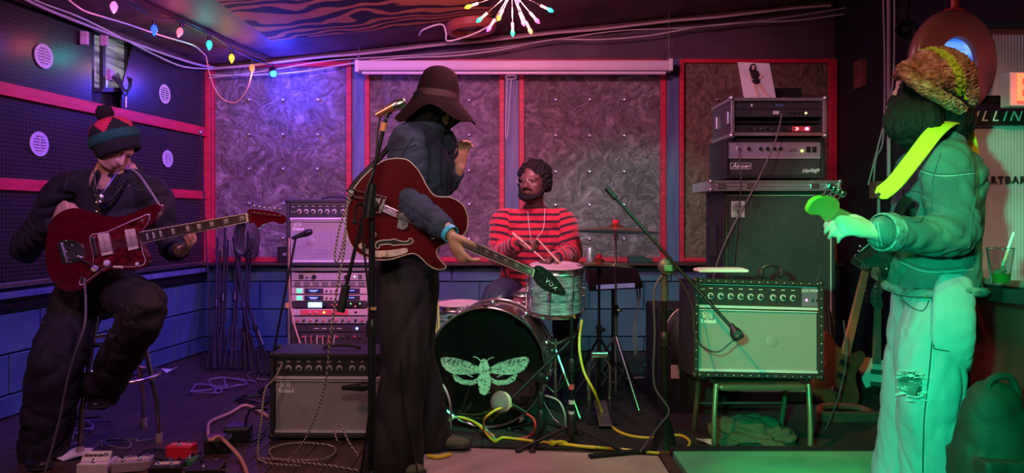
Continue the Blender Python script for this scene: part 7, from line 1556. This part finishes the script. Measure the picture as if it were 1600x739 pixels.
cable('braided cable hanging from the hollow guitar to the floor', [P(545, 300, 3.1), P(541, 340, 3.1), P(538, 390, 3.1), P(527, 450, 3.1), P(515, 540, 3.2), P(506, 610, 3.3), P(480, 680, 3.35), FL(448, 725, .015)], .0042, BRD)
cable('second braided strand beside the hanging guitar cable', [P(548, 312, 3.1), P(532, 350, 3.1), P(523, 400, 3.1), P(528, 408, 3.1), P(536, 380, 3.1), P(541, 350, 3.1)], .0038, BRD)
cable('braided cable dropping from the floor amplifier input to the floor', [P(441, 568, 3.76), P(430, 590, 3.72), P(414, 610, 3.68), P(408, 660, 3.6), FL(403, 705, .015), FL(412, 722, .015), FL(470, 728, .015)], .0048, BRD)
fcab('braided cable coiled on the floor before the amplifier', [(405, 716), (440, 718), (500, 718), (524, 706), (512, 695), (460, 692), (425, 700), (424, 712), (450, 720), (520, 728), (560, 735)], .0048, BRD)
cable('braided lead looping at the amplifier corner', [P(527, 690, 3.6), P(523, 672, 3.66), P(532, 664, 3.68), P(545, 690, 3.6), FL(560, 712, .015)], .0042, BRD)
cable('black lead from the red guitar jack to the floor', [P(132, 438, 3.4), P(134, 470, 3.36), P(132, 510, 3.3), P(118, 550, 3.28), P(104, 600, 3.3), P(92, 660, 3.3), FL(70, 738, .015)], .0055, mat('grey_cable', (.12, .11, .12), .4))
cable('thin pink cable hanging beside the rack', [P(452, 372, 4.8), P(452, 430, 4.85), P(456, 490, 4.9), P(470, 540, 4.85)], .005, PEACH)
fcab('grey cable loop on the floor under the stool', [(85, 682), (110, 676), (128, 680), (122, 692), (98, 697), (86, 697)], .007, WCAB)
rr_ = random.Random(4)
for i in range(9):
    cx_, cy_ = [(100, 655), (118, 662), (185, 690), (225, 712), (345, 600), (400, 590), (390, 620), (300, 610), (1010, 580)][i]
    a0_ = rr_.uniform(0, 6); pts = [(cx_+(22+14*math.sin(j_*.7+i))*math.cos(a0_+j_*.85)+j_*1.5, cy_+(7+4*math.sin(j_*.9+i))*math.sin(a0_+j_*.85), .004*(j_ % 3)) for j_ in range(13)]; pts.append((cx_+55, cy_-4, 0))
    fcab(['tangled lead under the stool, left', 'tangled violet lead under the stool', 'dark lead loop in front of the stool', 'dark lead loop left of the red pedal', 'tangled lead at the folded stands, left', 'tangled lead at the folded stands, right', 'dark lead behind the peach cable', 'dark lead behind the bar stool', 'tangled lead on the rug behind the tall stand'][i], pts, .006, [CABLE, mat('violet_cable', (.22, .14, .25), .4), mat('grey_cable', (0, 0, 0))][i % 3])
cable('black cable drooping from the adapter beside the amplifier', [P(418, 640, 3.8), P(392, 640, 3.7), FL(382, 672, .03), FL(395, 690, .02), FL(418, 668, .02)], .006, CABLE)
cable('green-lit cable pair hanging from the sampling pad, left', [P(982, 438, 4.8), P(994, 450, 4.85), P(996, 480, 4.9), P(990, 520, 4.9), P(993, 555, 4.8)], .006, WCAB)
cable('green-lit cable pair hanging from the sampling pad, right', [P(985, 436, 4.8), P(1000, 455, 4.85), P(994, 500, 4.9), P(996, 550, 4.8), FL(1010, 590, .02)], .005, WCAB)
cable('cable hanging beside the pole of the tall boom stand', [P(1035, 430, 3.6), P(1022, 455, 3.6), P(1023, 520, 3.6), P(1022, 600, 3.6), P(1045, 640, 3.55), P(1030, 665, 3.55), FL(1000, 706, .02)], .005, mat('grey_cable', (0, 0, 0)))
cable('cable running along the boom to the small microphone', [P(1050, 420, 3.6), P(1080, 470, 3.5), P(1088, 530, 3.42), P(1118, 550, 3.36), P(1142, 535, 3.34), P(1152, 523, 3.34)], .004, CABLE)
cable('long lead drooping from the flight case across the bass stack', [P(1222, 178, 4.42), P(1210, 225, 4.4), P(1180, 290, 4.38), P(1140, 365, 4.35), P(1118, 420, 4.3), P(1108, 480, 4.25)], .005, mat('grey_cable', (0, 0, 0)))
cable('second lead hanging from the bass head down the cabinet', [P(1155, 232, 4.44), P(1158, 290, 4.4), P(1152, 350, 4.4), P(1146, 415, 4.4)], .004, CABLE)
cable('thin lead over the body of the brown bass', [P(1318, 500, 4.2), P(1322, 560, 4.2), P(1310, 620, 4.15), FL(1290, 672, .02)], .0035, mat('grey_cable', (0, 0, 0)))
cable('black lead in front of the hatted player leg', [P(626, 560, 3.05), P(632, 640, 3.05), P(645, 700, 3.05), FL(655, 748, .02)], .005, CABLE)
cable('microphone cable along the boom of the vocal stand', [P(594, 182, VY), P(590, 205, VY-.01), P(586, 260, VY-.03), P(572, 300, VY-.05), P(566, 360, VY-.05), P(572, 420, VY-.04), P(578, 500, VY-.03), P(577, 640, VY-.03), FL(560, 760, .02)], .0045, CABLE)
t = thing('cable_coil', 'black cables coiled over the folded stands in the corner', 'cable', P(385, 360, 5.85))
for k in range(6): MB().tube([P(378+12*math.cos(a)+k*3, 372+(26+2*k)*math.sin(a), 5.75+.01*k) for a in [2*math.pi*i/20 for i in range(21)]], .006, 6).build('cable_loop', CABLE, t, smooth=True)
fcab('white lead lying behind the drum hardware', [(960, 592), (1000, 590), (1030, 588)], .006, WCAB)
tag(MB().tube([FL(858, 693, .02), FL(875, 690, .03), FL(885, 692, .02)], [.012, .02, .008], 8, 3).build('cable_knot', YG, None, smooth=True), 'knotted yellow cable end beside the short taped stand', 'cable')
# small posters of light: ceiling cleats
